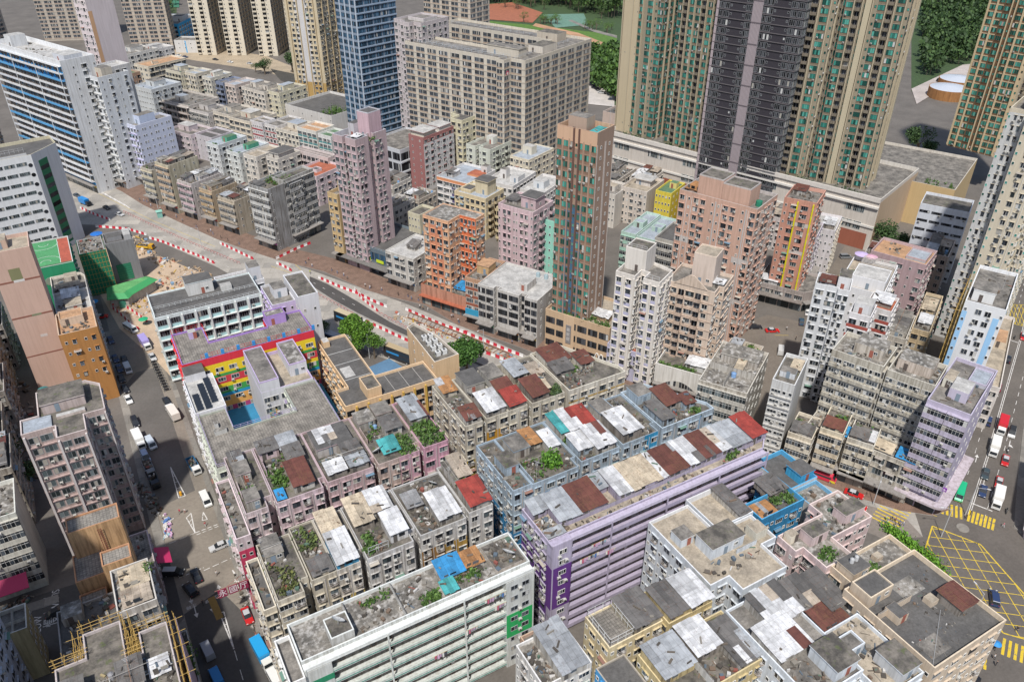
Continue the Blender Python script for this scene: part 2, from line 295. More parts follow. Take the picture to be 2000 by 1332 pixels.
class Bd:
    def __init__(s,name,label,ox,oy,ang,w,d,h,c,roof='c',sides=None,fp=None,ph=1.0,fh=3.0,z0=0.0,grime=.5,cope=None,group=None,shop=None,cat='building'):
        NB[0]+=1
        s.root=tag(empty(name,(ox,oy,z0),R(ang)),label,cat,group); s.ang=R(ang); s.o=Vector((ox,oy,z0)); s.h=h; s.w=w; s.d=d; s.c=c; s.fh=fh
        s.fp=fp or [(0,0),(w,0),(w,d),(0,d)]; s.wm=mat('wall',c,grime=grime); s.items={}; s.W=MB(); s.grime=grime; s.roofm=deckm(roof)
        ca,sa=math.cos(-s.ang),math.sin(-s.ang); dx,dy=-ox,-oy; s.cam=Vector((dx*ca-dy*sa,dx*sa+dy*ca,CAMH-z0))
        s.cp=mat('wall',cope or tuple(min(.8,x*1.1+.05) for x in c),grime=.3)
        f=s.fp; n=len(f); ins=inset(f,.24); zt=h+ph; W=s.W
        for i in range(n):
            a,b=f[i],f[(i+1)%n]; ai,bi=ins[i],ins[(i+1)%n]
            W.poly([(*a,-.6),(*b,-.6),(*b,zt),(*a,zt)],s.wm)
            W.poly([(*a,zt),(*b,zt),(*bi,zt),(*ai,zt)],s.cp)
            W.poly([(*bi,h-.1),(*ai,h-.1),(*ai,zt),(*bi,zt)],s.cp)
        r=MB(); r.poly([(*p,h) for p in ins],s.roofm); r.build('roof',s.root)
        sides=sides or {}
        for i in range(n):
            a,b=Vector(f[i]),Vector(f[(i+1)%n]); e=(b-a); L=e.length
            if L<.8: continue
            e/=L; nn=Vector((e.y,-e.x)); mid=(a+b)/2
            k=(0 if nn.y<0 else 2) if abs(nn.y)>=abs(nn.x) else (1 if nn.x>0 else 3)      # which way this wall looks
            st=sides.get(('e',i),sides.get(k,sides.get('*')))
            if st is None: continue
            if L<1.8: st=dict(st,pat='s',t='p',shop=None)
            if (Vector((s.cam.x,s.cam.y))-mid).dot(nn)<-.02*L: continue
            s.facade(a,e,nn,L,st)
    def wp(s,p):
        c,sn=math.cos(s.ang),math.sin(s.ang); return Vector((s.o.x+p[0]*c-p[1]*sn,s.o.y+p[0]*sn+p[1]*c,s.o.z+p[2]))
    def inst(s,name,mb,p,e,n,u,o,z):
        loc=(p.x+e.x*u+n.x*o,p.y+e.y*u+n.y*o,z)
        if not seen(s.wp(loc),.1): return
        s.items.setdefault(name,[]).append((mb,loc,math.atan2(e.y,e.x)))
    def facade(s,p,e,n,L,st):
        t=st.get('t','p'); fh=st.get('fh',s.fh); zb=st.get('zb',0 if not st.get('shop') else 4.2); zt=st.get('zt',s.h)
        nf=max(1,int((zt-zb)/fh+.25)); f0=zt-nf*fh-st.get('drop',.15); W=s.W
        if st.get('shop'): s.shops(p,e,n,L,st)
        ac=st.get('ac',.4); cm=mat('wall',st['acc'],grime=s.grime) if 'acc' in st else s.cp
        if t=='gal':
            # open access galleries: one parapet per storey
            seg=st.get('seg',13.0); ns=max(1,round(L/seg)); dep=st.get('dep',1.5); pm0=mat('wall',st.get('par',s.c),grime=s.grime*.7)
            for k in range(nf):
                z=f0+k*fh; pm=mat('wall',st['pars'][k%len(st['pars'])],grime=.3) if 'pars' in st else pm0
                if z<zb-1: continue
                g=MB(); g.obox(p,e,n,0,L,-.02,dep,z-.16,z,pm); g.obox(p,e,n,.01,L-.01,dep-.12,dep+.02,z+.001,z+st.get('ph',.92),pm)
                if st.get('trim'): g.obox(p,e,n,0.02,L-.02,dep-.14,dep+.06,z+st.get('ph',.92)+.001,z+st.get('ph',.92)+.14,mat('wall',st['trim'],grime=.2))
                if st.get('trim2'): g.obox(p,e,n,0.02,L-.02,dep+.03,dep+.08,z+.15,z+.3,mat('wall',st['trim2'],grime=.2))
                g.build('gallery',s.root)
                W.obox(p,e,n,.05,L-.05,-.05,.02,z+.01,z+fh-.2,mat('wall',st.get('back',(.27,.25,.22)),grime=.9))  # dirty back wall, its colour also darkened for the shade inside the gallery
                nb=max(1,int(L/2.9))
                for i in range(nb):
                    u=(i+.5)*L/nb
                    s.inst('window',win(1.5,1.5,2,'g','k'),p,e,n,u+.6,.07,z+.8)
                    if rnd.random()<.75: s.inst('door',win(.9,2.1,1,'b','k'),p,e,n,u-.8,.07,z+.03)
            for i in range(ns+1):
                u=min(max(i*L/ns,.15),L-.15); g=MB(); g.obox(p,e,n,u-.14,u+.14,dep+.03,dep+.2,f0+fh*0,zt+.4,pm0); g.build('drainpipe',s.root)
            W.obox(p,e,n,0,L,-.02,dep+.1,zt-.18,zt-.02,s.cp)
            W.obox(p,e,n,0.01,L-.01,dep-.1,dep+.08,zt-.019,zt+.55,s.cp)
            return
        pat=st.get('pat','WW'); wts={'|':.3,'s':.55,'.':.6,',':.25,'X':1.25,'R':1.5}
        tot=sum(wts.get(c,1) for c in pat); rep=max(1,round(L/(st.get('bw',2.8)*tot))); seq=pat*rep
        if st.get('end'): seq=st['end']+seq+st['end'][::-1]
        tot=sum(wts.get(c,1) for c in seq); un=L/tot; u=0; bays=[]
        for c in seq: w=wts.get(c,1)*un; bays.append((c,u+w/2,w)); u+=w
        wh=st.get('wh',1.55); sill=st.get('sill',.9); fr=st.get('fr','w'); gl=st.get('gl','d'); hood=st.get('hood',1)
        for c,u,w in bays:
            if c=='|': W.obox(p,e,n,u-w*.3,u+w*.3,-.05,st.get('rib',.35),max(zb,-.5),zt-.05,mat('wall',st.get('ribc',s.c),grime=s.grime*.6))
            if c==',':
                g=MB(); g.obox(p,e,n,u-.06,u+.06,-.02,.12,max(zb,0),zt-.3,P(st.get('pipe',(.45,.42,.4)))); g.build('drainpipe',s.root)
        for k in range(nf):
            z=f0+k*fh
            if st.get('slab'): W.obox(p,e,n,0.02,L-.02,-.05,st['slab'],z-.12,z+st.get('slabh',.14),cm)
            for c,u,w in bays:
                if c in '|.,': continue
                if c=='s': s.inst('window',win(.7,.9,1,fr,gl),p,e,n,u,.02,z+1.3); continue
                if c=='B': s.inst('balcony',balcony(w*.86,s.c,st.get('acc',s.c)),p,e,n,u,0,z); continue
                if c=='R': s.inst('enclosed_balcony',ribbon(w*.98,fh,st.get('acc',s.c),max(2,int(w/.75)),fr,gl,st.get('out',.55)),p,e,n,u,0,z)
                elif c=='G': s.inst('bay_window',baywin(w*.7,wh,st.get('acc',s.c),fr,gl),p,e,n,u,0,z+sill*.75)
                elif c=='A':
                    W.obox(p,e,n,u-w*.45,u+w*.45,-.05,.6,z-.1,z+.06,cm); s.inst('window',win(.8,1.0,1,fr,gl),p,e,n,u-w*.2,.02,z+1.1); s.inst('air_conditioner',acunit(),p,e,n,u+.1,0,z+.1); continue
                else:
                    ww=w*(.86 if c=='X' else st.get('ww',.66)); f2,g2=fr,gl
                    if fr=='w' and hood:
                        f2=rnd.choice('wwgk'); g2=rnd.choice('dddkc')
                        if rnd.random()<.25: ww*=rnd.choice((.8,1.12))
                    s.inst('window',win(ww,wh,max(1,round(ww/.72)),f2,g2,st.get('tr',0)),p,e,n,u,.02,z+sill)
                    if st.get('spc'): W.obox(p,e,n,u-ww/2-.05,u+ww/2+.05,-.05,.03,z-.1,z+sill-.03,mat('wall',st['spc'],grime=.3))
                    if hood: W.obox(p,e,n,u-ww/2-.1,u+ww/2+.1,-.05,.3,z+sill+wh+.05,z+sill+wh+.12,s.wm)
                if rnd.random()<ac:
                    o=st.get('out',.55) if c=='R' else 0
                    s.inst('air_conditioner',acunit(),p,e,n,u+rnd.choice((-.3,.3))*w*.8,o,z+(sill-.55 if c!='R' else .35)+rnd.choice((0,0,.75)))
                if st.get('rack') and rnd.random()<st['rack']:
                    s.inst('window_cage',cage(),p,e,n,u,0,z+sill-.12)
                if c in 'WX' and hood and rnd.random()<.05: s.inst('window_awning',awning(rnd.choice(((.12,.2,.27),(.12,.22,.17),(.4,.36,.3),(.3,.27,.24),(.24,.13,.1)))),p,e,n,u,0,z+sill+wh)
    def shops(s,p,e,n,L,st):
        nb=max(1,round(L/4.5)); cm=MB(); cm.obox(p,e,n,0,L,-.02,st.get('cd',2.2),3.75,4.05,mat('wall',st.get('canc',(.3,.28,.26)))); cm.build('canopy',s.root)
        for i in range(nb):
            u0=i*L/nb+.15; u1=(i+1)*L/nb-.15; g=MB(); g.obox(p,e,n,u0,u1,-.1,.03,.0,2.7,P((.03,.03,.032)))
            for q in range(3):
                a=u0+.1+q*(u1-u0-.1)/3; g.obox(p,e,n,a,a+(u1-u0)/3-.12,.031,.06,.2,2.4,glass('c'))
            c=rnd.choice([(.5,.06,.05),(.05,.2,.45),(.6,.45,.08),(.08,.35,.2),(.7,.68,.64),(.35,.08,.3),(.12,.12,.14),(.6,.25,.06)])
            g.build('shopfront',s.root); b=MB(); b.obox(p,e,n,u0,u1,.05,.2,2.75,3.6,P(c)); b.build('shop_sign',s.root)
    def box(s,name,x0,y0,x1,y1,z0,z1,c,roof='c',over=0,door=True,win_=False,par=0):
        b=MB(); b.box(x0,y0,z0,x1,y1,z1,mat('wall',c,grime=s.grime))
        if over: b.box(x0-over,y0-over,z1+.001,x1+over,y1+over,z1+.22,s.cp,deckm(roof))
        else: b.poly([(x0+.03,y0+.03,z1+.02),(x1-.03,y0+.03,z1+.02),(x1-.03,y1-.03,z1+.02),(x0+.03,y1-.03,z1+.02)],deckm(roof))
        if par:
            for a in ((x0,y0,x1,y0+.2),(x0,y1-.2,x1,y1),(x0,y0+.201,x0+.2,y1-.201),(x1-.2,y0+.201,x1,y1-.201)): b.box(a[0],a[1],z1+.021,a[2],a[3],z1+par,s.cp)
        o=b.build(name,s.root)
        if door:
            d=MB(); dx=x0+(x1-x0)*rnd.uniform(.2,.6); d.box(dx,y0-.05,z0+.02,dx+.9,y0+.04,z0+2.0,P(rnd.choice([(.1,.08,.07),(.3,.1,.07),(.2,.25,.3)]))); d.build('door',o)
        if win_:
            q=MB(); q.add(win(1.0,.9,2,'w','d'),(x1+.02,(y0+y1)/2,z0+1.1),math.pi/2); q.add(win(1.0,.9,2,'w','d'),((x0+x1)/2+ (x1-x0)*.25,y0-.02,z0+1.1),0); q.build('window',o)
        return o
    def shed(s,x0,y0,x1,y1,k,hh=2.4,slope=.25,wc=None,ax='X',base=None,ov=.2):
        z=s.h if base is None else base; c,r=CORR.get(k,((.3,.3,.3),.2)); b=MB(); wm=mat('wall',wc or rnd.choice([(.5,.48,.44),(.42,.4,.37),s.c,(.3,.27,.24)]),grime=.9)
        sl=slope if ax=='X' else slope
        b.hexa([(x0,y0,z-.05),(x1,y0,z-.05),(x1,y1,z-.05),(x0,y1,z-.05),(x0,y0,z+hh-sl),(x1,y0,z+hh-sl),(x1,y1,z+hh+sl),(x0,y1,z+hh+sl)],wm)
        X0,X1,Y0,Y1=x0-ov,x1+ov,y0-ov*1.5,y1+ov; x=X0; zr=lambda y:z+hh-sl+(y-Y0)/(Y1-Y0)*2*sl
        while x<X1-.05:
            w=min(rnd.uniform(.9,2.3),X1-x); w=X1-x if X1-x-w<.5 else w; cuts=[Y0-rnd.uniform(0,.3)]+([Y0+(Y1-Y0)*rnd.uniform(.3,.7)] if Y1-Y0>4 else [])+[Y1+rnd.uniform(0,.25)]
            for ya,yb in zip(cuts,cuts[1:]):
                kk=c if rnd.random()<.93 else CORR[rnd.choice(['rust','grey','white','dark','beige'])][0]; f=rnd.choice((.72,.88,1,1,1.08)); m=mat('sheet',tuple(min(.8,q*f) for q in kk),rust=round(min(.9,r+rnd.choice((0,.1,.25))),2),ax='X')
                dz=rnd.uniform(.02,.1); a0,a1=x-.04,x+w+rnd.uniform(-.03,.08)
                b.hexa([(a0,ya,zr(ya)+dz),(a1,ya,zr(ya)+dz),(a1,yb+.1,zr(yb)+dz),(a0,yb+.1,zr(yb)+dz),(a0,ya,zr(ya)+dz+.05),(a1,ya,zr(ya)+dz+.05),(a1,yb+.1,zr(yb)+dz+.05),(a0,yb+.1,zr(yb)+dz+.05)],m)
            x+=w
        for q in range(rnd.choice((0,1,2,4))):
            px,py=rnd.uniform(X0+.3,X1-.3),rnd.uniform(Y0+.3,Y1-.3); b.rot(px,py,rnd.random()*3,rnd.uniform(.2,1.6),rnd.uniform(.1,.4),zr(py)+.1,zr(py)+.1+rnd.uniform(.1,.35),mat('junk'))
        o=b.build('rooftop_shed',s.root)
        if x1-x0>2.6:
            d=MB(); d.box(x0+.5,y0-.04,z+.02,x0+1.3,y0+.03,z+1.9,P((.1,.09,.08))); d.box(x0+1.7,y0-.05,z+1.0,min(x0+2.9,x1-.2),y0+.03,z+1.8,glass('d')); d.build('door',o)
        return o
    def tank(s,x,y,r=.7,hh=1.5,c=(.2,.3,.5),z=None):
        z=s.h if z is None else z; b=MB(); b.cyl(x,y,z,z+hh,r,r,P(c)); b.cyl(x,y,z+hh+.001,z+hh+.25,r,r*.3,P(tuple(q*.8 for q in c))); return b.build('water_tank',s.root)
    def dish(s,x,y,r=1.0,z=None,a=0.6):
        z=s.h if z is None else z; b=MB(); m=P((.6,.6,.58)); b.cyl(x,y,z,z+1.0,.06,.06,P((.3,.3,.3)),6)
        ax=Vector((math.cos(a)*.7,math.sin(a)*.7,.75)).normalized(); u=ax.orthogonal().normalized(); v=ax.cross(u); c=Vector((x,y,z+1.1)); n=14
        rings=[[c+ax*(.28*q*q*r)+(u*math.cos(i*6.2832/n)+v*math.sin(i*6.2832/n))*(q*r) for i in range(n)] for q in (.35,.7,1)]
        b.poly(rings[0],m)
        for A,B in zip(rings,rings[1:]):
            for i in range(n): b.poly([A[i],A[(i+1)%n],B[(i+1)%n],B[i]],m)
        b.tube(c,c+ax*r*.8,.03,.03,P((.3,.3,.3)),4); return b.build('satellite_dish',s.root)
    def mast(s,x,y,hh=4,z=None):
        z=s.h if z is None else z; b=MB(); b.cyl(x,y,z,z+hh,.05,.03,P((.4,.4,.4)),5)
        for q in range(3): b.box(x-.5+.1*q,y-.02,z+hh-.3-q*.35,x+.5-.1*q,y+.02,z+hh-.26-q*.35,P((.5,.5,.5)))
        return b.build('antenna',s.root)
    def clutter(s,x0,y0,x1,y1,n,z=None,big=1.0):
        z=s.h if z is None else z; b=MB(); m=mat('junk')
        for i in range(n):
            x,y=rnd.uniform(x0,x1),rnd.uniform(y0,y1); w,d,h=(rnd.uniform(.15,1.0)*big for _ in range(3)); 
            if rnd.random()<.3: w*=2.2;d*=.25;h*=.3
            b.rot(x,y,rnd.random()*3,w,d,z-.02,z+h*.7,m)
        o=b.build('rooftop_clutter',s.root); tag(o,kind='stuff'); return o
    def plants(s,x0,y0,x1,y1,n,z=None,hh=1.2,c=(.07,.14,.03)):
        z=s.h if z is None else z; b=MB(); m=mat('leaf',c)
        for i in range(n):
            cx,cy=rnd.uniform(x0,x1),rnd.uniform(y0,y1); r=rnd.uniform(.3,.9); 
            for q in range(16): leafq(b,Vector((cx,cy,z+.2))+Vector((rnd.gauss(0,r*.6),rnd.gauss(0,r*.6),abs(rnd.gauss(.2,.4))*hh)),rnd.uniform(.16,.34),m)
        o=b.build('rooftop_plants',s.root); tag(o,kind='stuff'); return o
    def rail(s,x0,y0,x1,y1,z,hh=1.1,c=(.5,.5,.5),step=1.6,name='railing'):
        b=MB(); m=P(c); a=Vector((x0,y0,z)); d=Vector((x1,y1,z))-a; L=d.length; k=max(1,round(L/step))
        for i in range(k+1):
            q=a+d*(i/k); b.box(q.x-.04,q.y-.04,z,q.x+.04,q.y+.04,z+hh,m)
        for zz in (hh*.5,hh): b.tube(a+Vector((0,0,zz)),a+d+Vector((0,0,zz)),.04,.04,m,4)
        return b.build(name,s.root)
    def paint(s,side,u0,u1,z0,z1,c,o=.025):
        f=s.fp; a,b=Vector(f[side]),Vector(f[(side+1)%len(f)]); e=(b-a).normalized(); n=Vector((e.y,-e.x))
        s.W.obox(a,e,n,u0,u1,-.05,o,z0,z1,mat('wall',c,grime=s.grime*.8))
    def rooftop(s,dens=.7,x0=None,y0=None,x1=None,y1=None,cell=4.5,kinds=None,hou=True,cl=1.0,pl=.25):
        x0=.5 if x0 is None else x0; y0=.5 if y0 is None else y0; x1=s.w-.5 if x1 is None else x1; y1=s.d-.5 if y1 is None else y1
        dens=min(.85,dens+.22); nx=max(1,round((x1-x0)/cell)); ny=max(1,round((y1-y0)/(cell*1.15))); kinds=kinds or ['dark','dark','grey','rust','white','beige','c','c','c','c']
        for i in range(nx):
            for j in range(ny):
                a,b=x0+(x1-x0)*i/nx,x0+(x1-x0)*(i+1)/nx; c,d=y0+(y1-y0)*j/ny,y0+(y1-y0)*(j+1)/ny
                if rnd.random()<dens:
                    k=rnd.choice(kinds); A,B,C,D=a+rnd.uniform(.1,.5),b-rnd.uniform(.1,.6),c+rnd.uniform(.1,.9),d-rnd.uniform(.1,.6)
                    if k=='c': s.box('rooftop_hut',A,C,B,D,s.h-.05,s.h+rnd.uniform(2.0,2.7),rnd.choice([s.c,(.45,.42,.38),(.36,.34,.31)]),rnd.choice('cmxcd'),over=.15,win_=rnd.random()<.5)
                    else: s.shed(A,C,B,D,k,rnd.uniform(1.9,2.6),rnd.uniform(.05,.3),ax=rnd.choice('XY'))
                else:
                    if rnd.random()<.5:
                        w=MB(); w.box(a+.05,c+.1,s.h-.05,a+.2,d-.1,s.h+rnd.uniform(.8,1.9),s.wm); w.build('partition_wall',s.root)
                    s.clutter(a+.3,c+.3,b-.3,d-.3,int(rnd.uniform(14,46)*cl),big=.75)
                    if rnd.random()<pl: s.plants(a+.3,c+.3,b-.3,d-.3,rnd.randint(3,9))
                    if rnd.random()<.2: s.dish((a+b)/2,(c+d)/2,rnd.uniform(.6,1.0))
                    if rnd.random()<.3: s.tank(b-.8,d-.8,.5,1.2,rnd.choice([(.2,.35,.55),(.45,.45,.45),(.3,.3,.32)]))
        g=MB()
        for i in range(max(2,int((x1-x0)/3))):
            a,c=rnd.uniform(x0,x1),rnd.uniform(y0,y1); zz=s.h+rnd.choice((.15,.3,2.4,2.7))
            if rnd.random()<.5: g.tube((a,y0,zz),(a+rnd.uniform(-.5,.5),y1,zz),.045,.045,P(rnd.choice(((.35,.33,.3),(.1,.1,.1),(.3,.16,.1)))),4)
            else: g.tube((x0,c,zz),(x1,c+rnd.uniform(-.5,.5),zz),.045,.045,P(rnd.choice(((.35,.33,.3),(.1,.1,.1),(.5,.48,.45)))),4)
        g.build('roof_pipe',s.root)
        for i in range(max(1,int((x1-x0)/5))): s.mast(rnd.uniform(x0,x1),rnd.uniform(y0,y1),rnd.uniform(2.5,5))
    def done(s):
        s.W.build('wall',s.root)
        cap={'window':100,'air_conditioner':100}
        for name,L in s.items.items():
            L.sort(key=lambda t:(Vector(t[1])-s.cam).length)
            for mb,loc,rz in L[:100]: mb.build(name,s.root,loc,rz)
            if len(L)>100:
                b=MB()
                for mb,loc,rz in L[100:]: b.add(mb,loc,rz)
                tag(b.build(name,s.root),kind='stuff')
        return s
def leafq(b,c,r,m):
    a=Vector((rnd.gauss(0,1),rnd.gauss(0,1),rnd.gauss(0,1))).normalized(); u=a.orthogonal().normalized()*r; v=a.cross(u)*rnd.uniform(.5,.9)
    b.poly([c-u-v,c+u-v*.6,c+u*.8+v,c-u*.7+v],m)
# ---------------------------------------------------------------- near blocks (aligned with the left street)
OLD=dict(pat='W,W',bw=2.5,ac=.5,ww=.72,wh=1.5,rack=.25)
def sty(**k): d=dict(OLD); d.update(k); return d
def notch(w,d,g,dep=3.0): return [(0,0),(w,0),(w,dep),(w+g,dep),(w+g,d),(0,d)]
WELL=dict(pat='s',bw=3,ac=.2)
def row(label,x0,x1,y0,y1,h,c,gap=0,st=None,roof='m',left=None,**kw):
    w=x1-x0; d=y1-y0; s0=sty(**(st or {}))
    fp=notch(w,d,gap) if gap else None
    sd={0:s0,3:left or dict(WELL),1:dict(WELL)}
    return Bd('apartment_block',label,x0,y0,0,w,d,h,c,roof,sd,fp=fp,grime=.8,ph=.5,cope=tuple(q*.78 for q in c),**kw)

# --- pink row
b=row('pale pink corner block with a crimson painted end above the street crossing',10.3,14.9,127.2,147,24,(.62,.52,.53),1.6); b.paint(0,0,4.5,0,17,(.55,.05,.12)); b.rooftop(.55,cl=1.4); b.done()
b=Bd('corner_annex','low grey roofed strip with a crimson end wall, hugging the left street pavement',7.2,124.9,0,3.0,19,20.5,(.6,.5,.52),'c',{0:sty(pat='s'),3:sty(pat='WsW')},ph=.6,grime=.6); b.paint(0,0,3,0,17.6,(.55,.05,.12)); b.clutter(.6,2,2.5,17,26); b.done()
b=row('pale pink block with a dark red metal shed and green plants on its roof',16.6,26.5,127.2,147,24,(.6,.48,.51),1.1,roof='m'); b.shed(4.3,1.5,8.6,9,'rust',2.3,.35); b.plants(1.2,4,4,10,26); b.shed(.6,.6,2.2,3,'blue',1.0); b.rooftop(.65,y0=9.5,cl=1.6,kinds=['dark','c','c','grey']); b.done()
b=row('pink block stained grey, black and white tar sheets on its roof',27.6,38,128,147,24,(.6,.45,.47),1.1,st=dict(ac=.7)); b.box('tar_roof',1,9,9,16,23.9,26.3,(.5,.47,.45),'d',over=.2); b.shed(2,11,6,15.5,'white',2.6,.05); b.rooftop(.45,y1=8.5,cl=2,pl=.6); b.dish(5,6,1.5); b.done()
b=row('beige and rose block with a teal tarpaulin and roof gardens',39.1,48.8,128,147,24,(.55,.44,.4),1.1); b.paint(0,4.9,9.7,0,24.6,(.58,.36,.43)); b.shed(2.2,2,6,6,'teal',1.6,.4); b.plants(5.5,1,9,7,30); b.rooftop(.5,y0=8,cl=1.6,pl=.5); b.dish(1.6,4,1.4,a=2); b.done()
b=row('rose pink end block whose roof is a dense green garden',49.9,56,128.2,147,24,(.62,.36,.45)); b.plants(.8,.8,5.4,8,60,hh=1.6); b.shed(.8,9,5.2,17,'grey',2.3); b.clutter(1,8,5,18,20); b.done()
# --- cream row
CR=(.58,.53,.43)
b=row('cream corner block with dark planted roof and a small courtyard tree',10,14.9,102.6,118,24,CR,1.6,st=dict(pat='X',bw=2.2)); b.plants(1,1,4.4,9,20,c=(.1,.12,.04)); b.clutter(.6,1,4.5,14,60); b.rooftop(.3,y0=9,cl=1.5); b.done()
b=Bd('corner_annex','cream stepped strip of flats beside the red taxi in the left street',7.5,104.5,0,2.35,13.4,20.8,CR,'d',{0:sty(pat='X',bw=2),3:sty(pat='WsW')},ph=.7,grime=.6); b.clutter(.5,1,2,13,18); b.done()
b=row('cream block with rubble, white chairs and wild plants on its roof',16.7,21.5,104.2,119.3,24,CR); b.clutter(.6,.6,4.3,14,90); b.plants(.6,8,4,14,20,c=(.09,.13,.04)); b.shed(.6,.5,4.4,4,'dark',1.3,.1); b.done()
b=row('narrow white and yellow block under a pale metal roof with a blue awning',21.52,26.2,104.2,119.3,24,(.6,.56,.5),1.2,st=dict(acc=(.5,.38,.14))); b.paint(0,0,4.7,0,17,(.55,.42,.14)); b.shed(.3,.2,4.4,7.5,'white',2.5,.4,wc=(.06,.3,.5)); b.shed(.4,8,4.2,14,'tan',2.4,.3); b.done()
b=row('light grey block with white tin roofs, a pergola and a tan yard on top',27.5,37,104,119.6,24,(.6,.59,.58),1.5,st=dict(bw=2.3)); b.shed(.5,8,4.5,15,'tan',2.5,.4); b.shed(5.6,2,9.2,7.6,'white',2.7,.3); b.shed(5,9.5,9,15,'white',2.6,.35); b.plants(.6,1,2.6,6,22); b.clutter(1,1,5,7,40); b.rail(.6,.8,4.6,.8,24.7,1.8); b.done()
b=row('white block painted ochre brown on its lower floors, junk yard on the roof',38.6,48.6,104.5,119.8,24,(.6,.59,.57),1.0,st=dict(bw=2.4)); b.paint(0,0,4.9,0,20,(.3,.16,.05)); b.paint(0,4.95,10,0,19.6,(.42,.26,.06)); b.shed(4.6,1,9.2,8,'white',2.4,.4); b.shed(.6,7.5,3.8,11,'c',1.5); b.clutter(.6,.6,4.4,7,70); b.clutter(4,9,9,14.5,50); b.dish(8,12,1.0); b.done()
b=row('grey end block with a bright red tin roof beside the narrow cross lane',49.6,55.1,105.3,121,24,(.56,.55,.53)); b.shed(.6,.4,5.3,6.5,'red',2.6,.6); b.shed(2.2,9,5.2,15,'beige',2.6,.4); b.plants(1.6,7,3.6,9,12); b.rooftop(.3,y0=8,x1=2.4); b.done()
# --- long white and green gallery block
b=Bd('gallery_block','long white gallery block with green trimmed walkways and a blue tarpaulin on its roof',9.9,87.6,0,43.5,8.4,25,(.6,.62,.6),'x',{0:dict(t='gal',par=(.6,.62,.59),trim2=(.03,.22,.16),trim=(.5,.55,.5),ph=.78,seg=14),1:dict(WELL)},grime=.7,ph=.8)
b.box('rooftop_hut',5.5,.6,9.5,5,25,27.2,(.55,.55,.53),'m',door=False,par=.2); b.dish(7.5,2.8,1.2,z=27.3); b.box('rooftop_hut',37,1,43,7.6,25,25.7,(.55,.5,.45),'m',door=False); b.clutter(37.4,1.4,42.6,7,60,z=25.7); b.dish(40.5,3,1.3,z=25.7)
b.shed(27.2,3.8,31.8,7.4,'blue',1.8,.5); b.shed(32,4.2,36,7.6,'orange',1.2,.1); b.shed(26.5,.8,29,3.2,'teal',1.2,.15); b.plants(22.5,.8,26,2.6,22,hh=.8); b.plants(29.5,2,34,3.4,14,hh=.9); b.plants(13,5.5,18,7,9,hh=.5); b.clutter(10,.6,36,7.6,90); b.box('partition_wall',18.6,.4,18.8,8,25,25.9,(.6,.6,.58),door=False); b.box('partition_wall',9.6,5,9.8,8,25,26,(.6,.6,.58),door=False)
g=MB(); g.box(37.6,-1.62,0,43.3,-.02,24.6,mat('wall',(.6,.62,.6),grime=.5)); g.build('end_bay',b.root)
for k in range(8):
    for u in (39.2,41.6): win(1.5,1.2,2,'g','d').build('window',b.root,(u,-1.68,22.2-k*2.9)); 
    if rnd.random()<.7: acunit().build('air_conditioner',b.root,(40.4,-1.64,21.9-k*2.9))
g=MB(); g.box(37.58,-1.66,9,43.32,-1.6,15.6,mat('wall',(.02,.36,.1),grime=.3)); g.build('painted_panel',b.root)
g=MB(); g.box(0,-1.62,0,4.5,-.02,24.6,mat('wall',(.6,.62,.6),grime=.5)); g.box(-.03,-1.66,20.6,4.6,-1.6,22,mat('wall',(.02,.26,.13))); g.build('end_bay',b.root); b.done()
b=Bd('corner_annex','white walled grey roof strip at the street end of the green trimmed block',7.2,85.4,0,2.6,9.4,23.6,(.66,.66,.64),'c',{0:sty(pat='W'),3:sty(pat='WW')},ph=1.0); b.done()
# --- blue row
LB=(.4,.49,.57); DB=(.03,.22,.45)
def paintlow(b,u0,u1,z1,c): b.paint(0,u0,u1,0,z1,c)
b=row('light blue end block with dark soil roof and royal blue lower floors',60,64.5,105.6,122.3,25,LB,0,left=sty(pat='sW',bw=2.6),roof='m'); b.paint(3,0,16.7,0,16,DB); b.paint(0,0,4.5,0,13,DB); b.clutter(.5,.5,4,15,40); b.box('rooftop_hut',1,5,4.2,10,25,27.2,LB,'m',over=.1); b.done()
b=row('light blue block with a leafy green tree growing out of its roof',64.52,76.1,105.3,122.3,25,LB,1.1,left=sty(pat='sW')); b.paint(0,.1,7.4,0,22,(.04,.22,.48)); b.plants(5.2,2.6,8.6,5.6,60,hh=3.2,c=(.08,.2,.02)); b.box('rooftop_hut',.6,9,4.6,14,25,27.3,(.45,.42,.38),'c',over=.15); b.shed(5,10,8,15,'orange',2.0,.1); b.shed(8.4,7,11,12,'white',2.3,.3); b.rooftop(.5,x1=5,y1=8,cl=1.6); b.dish(4,4.6,1.2); b.clutter(8.8,.6,11,6,30); b.done()
b=row('light blue block topped by teal, red and white shed roofs',77.3,87.6,106.2,122.3,25,LB,1.0,st=dict(acc=(.25,.16,.1),rack=.7)); b.shed(.5,9,2.6,15.5,'teal',2.4,.4); b.shed(2.7,8.6,5,15.2,'white',2.5,.45); b.shed(5.2,9,9.6,14.5,'red',2.6,.5); b.shed(4.5,.6,9.4,7.4,'white',2.6,.4); b.shed(.6,2,4.2,7,'white',2.3,.3); b.clutter(.6,.6,4,2,20); b.plants(.5,7,2,8.5,5); b.dish(9.4,15.4,1.2); b.done()
b=row('light blue block with a big rounded white roof and bright blue panel',88.5,98.5,106.4,122.3,25,LB,1.0); b.paint(0,6.1,9.9,0,25.5,(.04,.34,.62)); b.shed(.6,1,6,9,'white',2.8,.2); b.rooftop(.55,y0=9.5,cl=2,kinds=['rust','dark','c','c']); b.clutter(6,1,9.6,8,50); b.done()
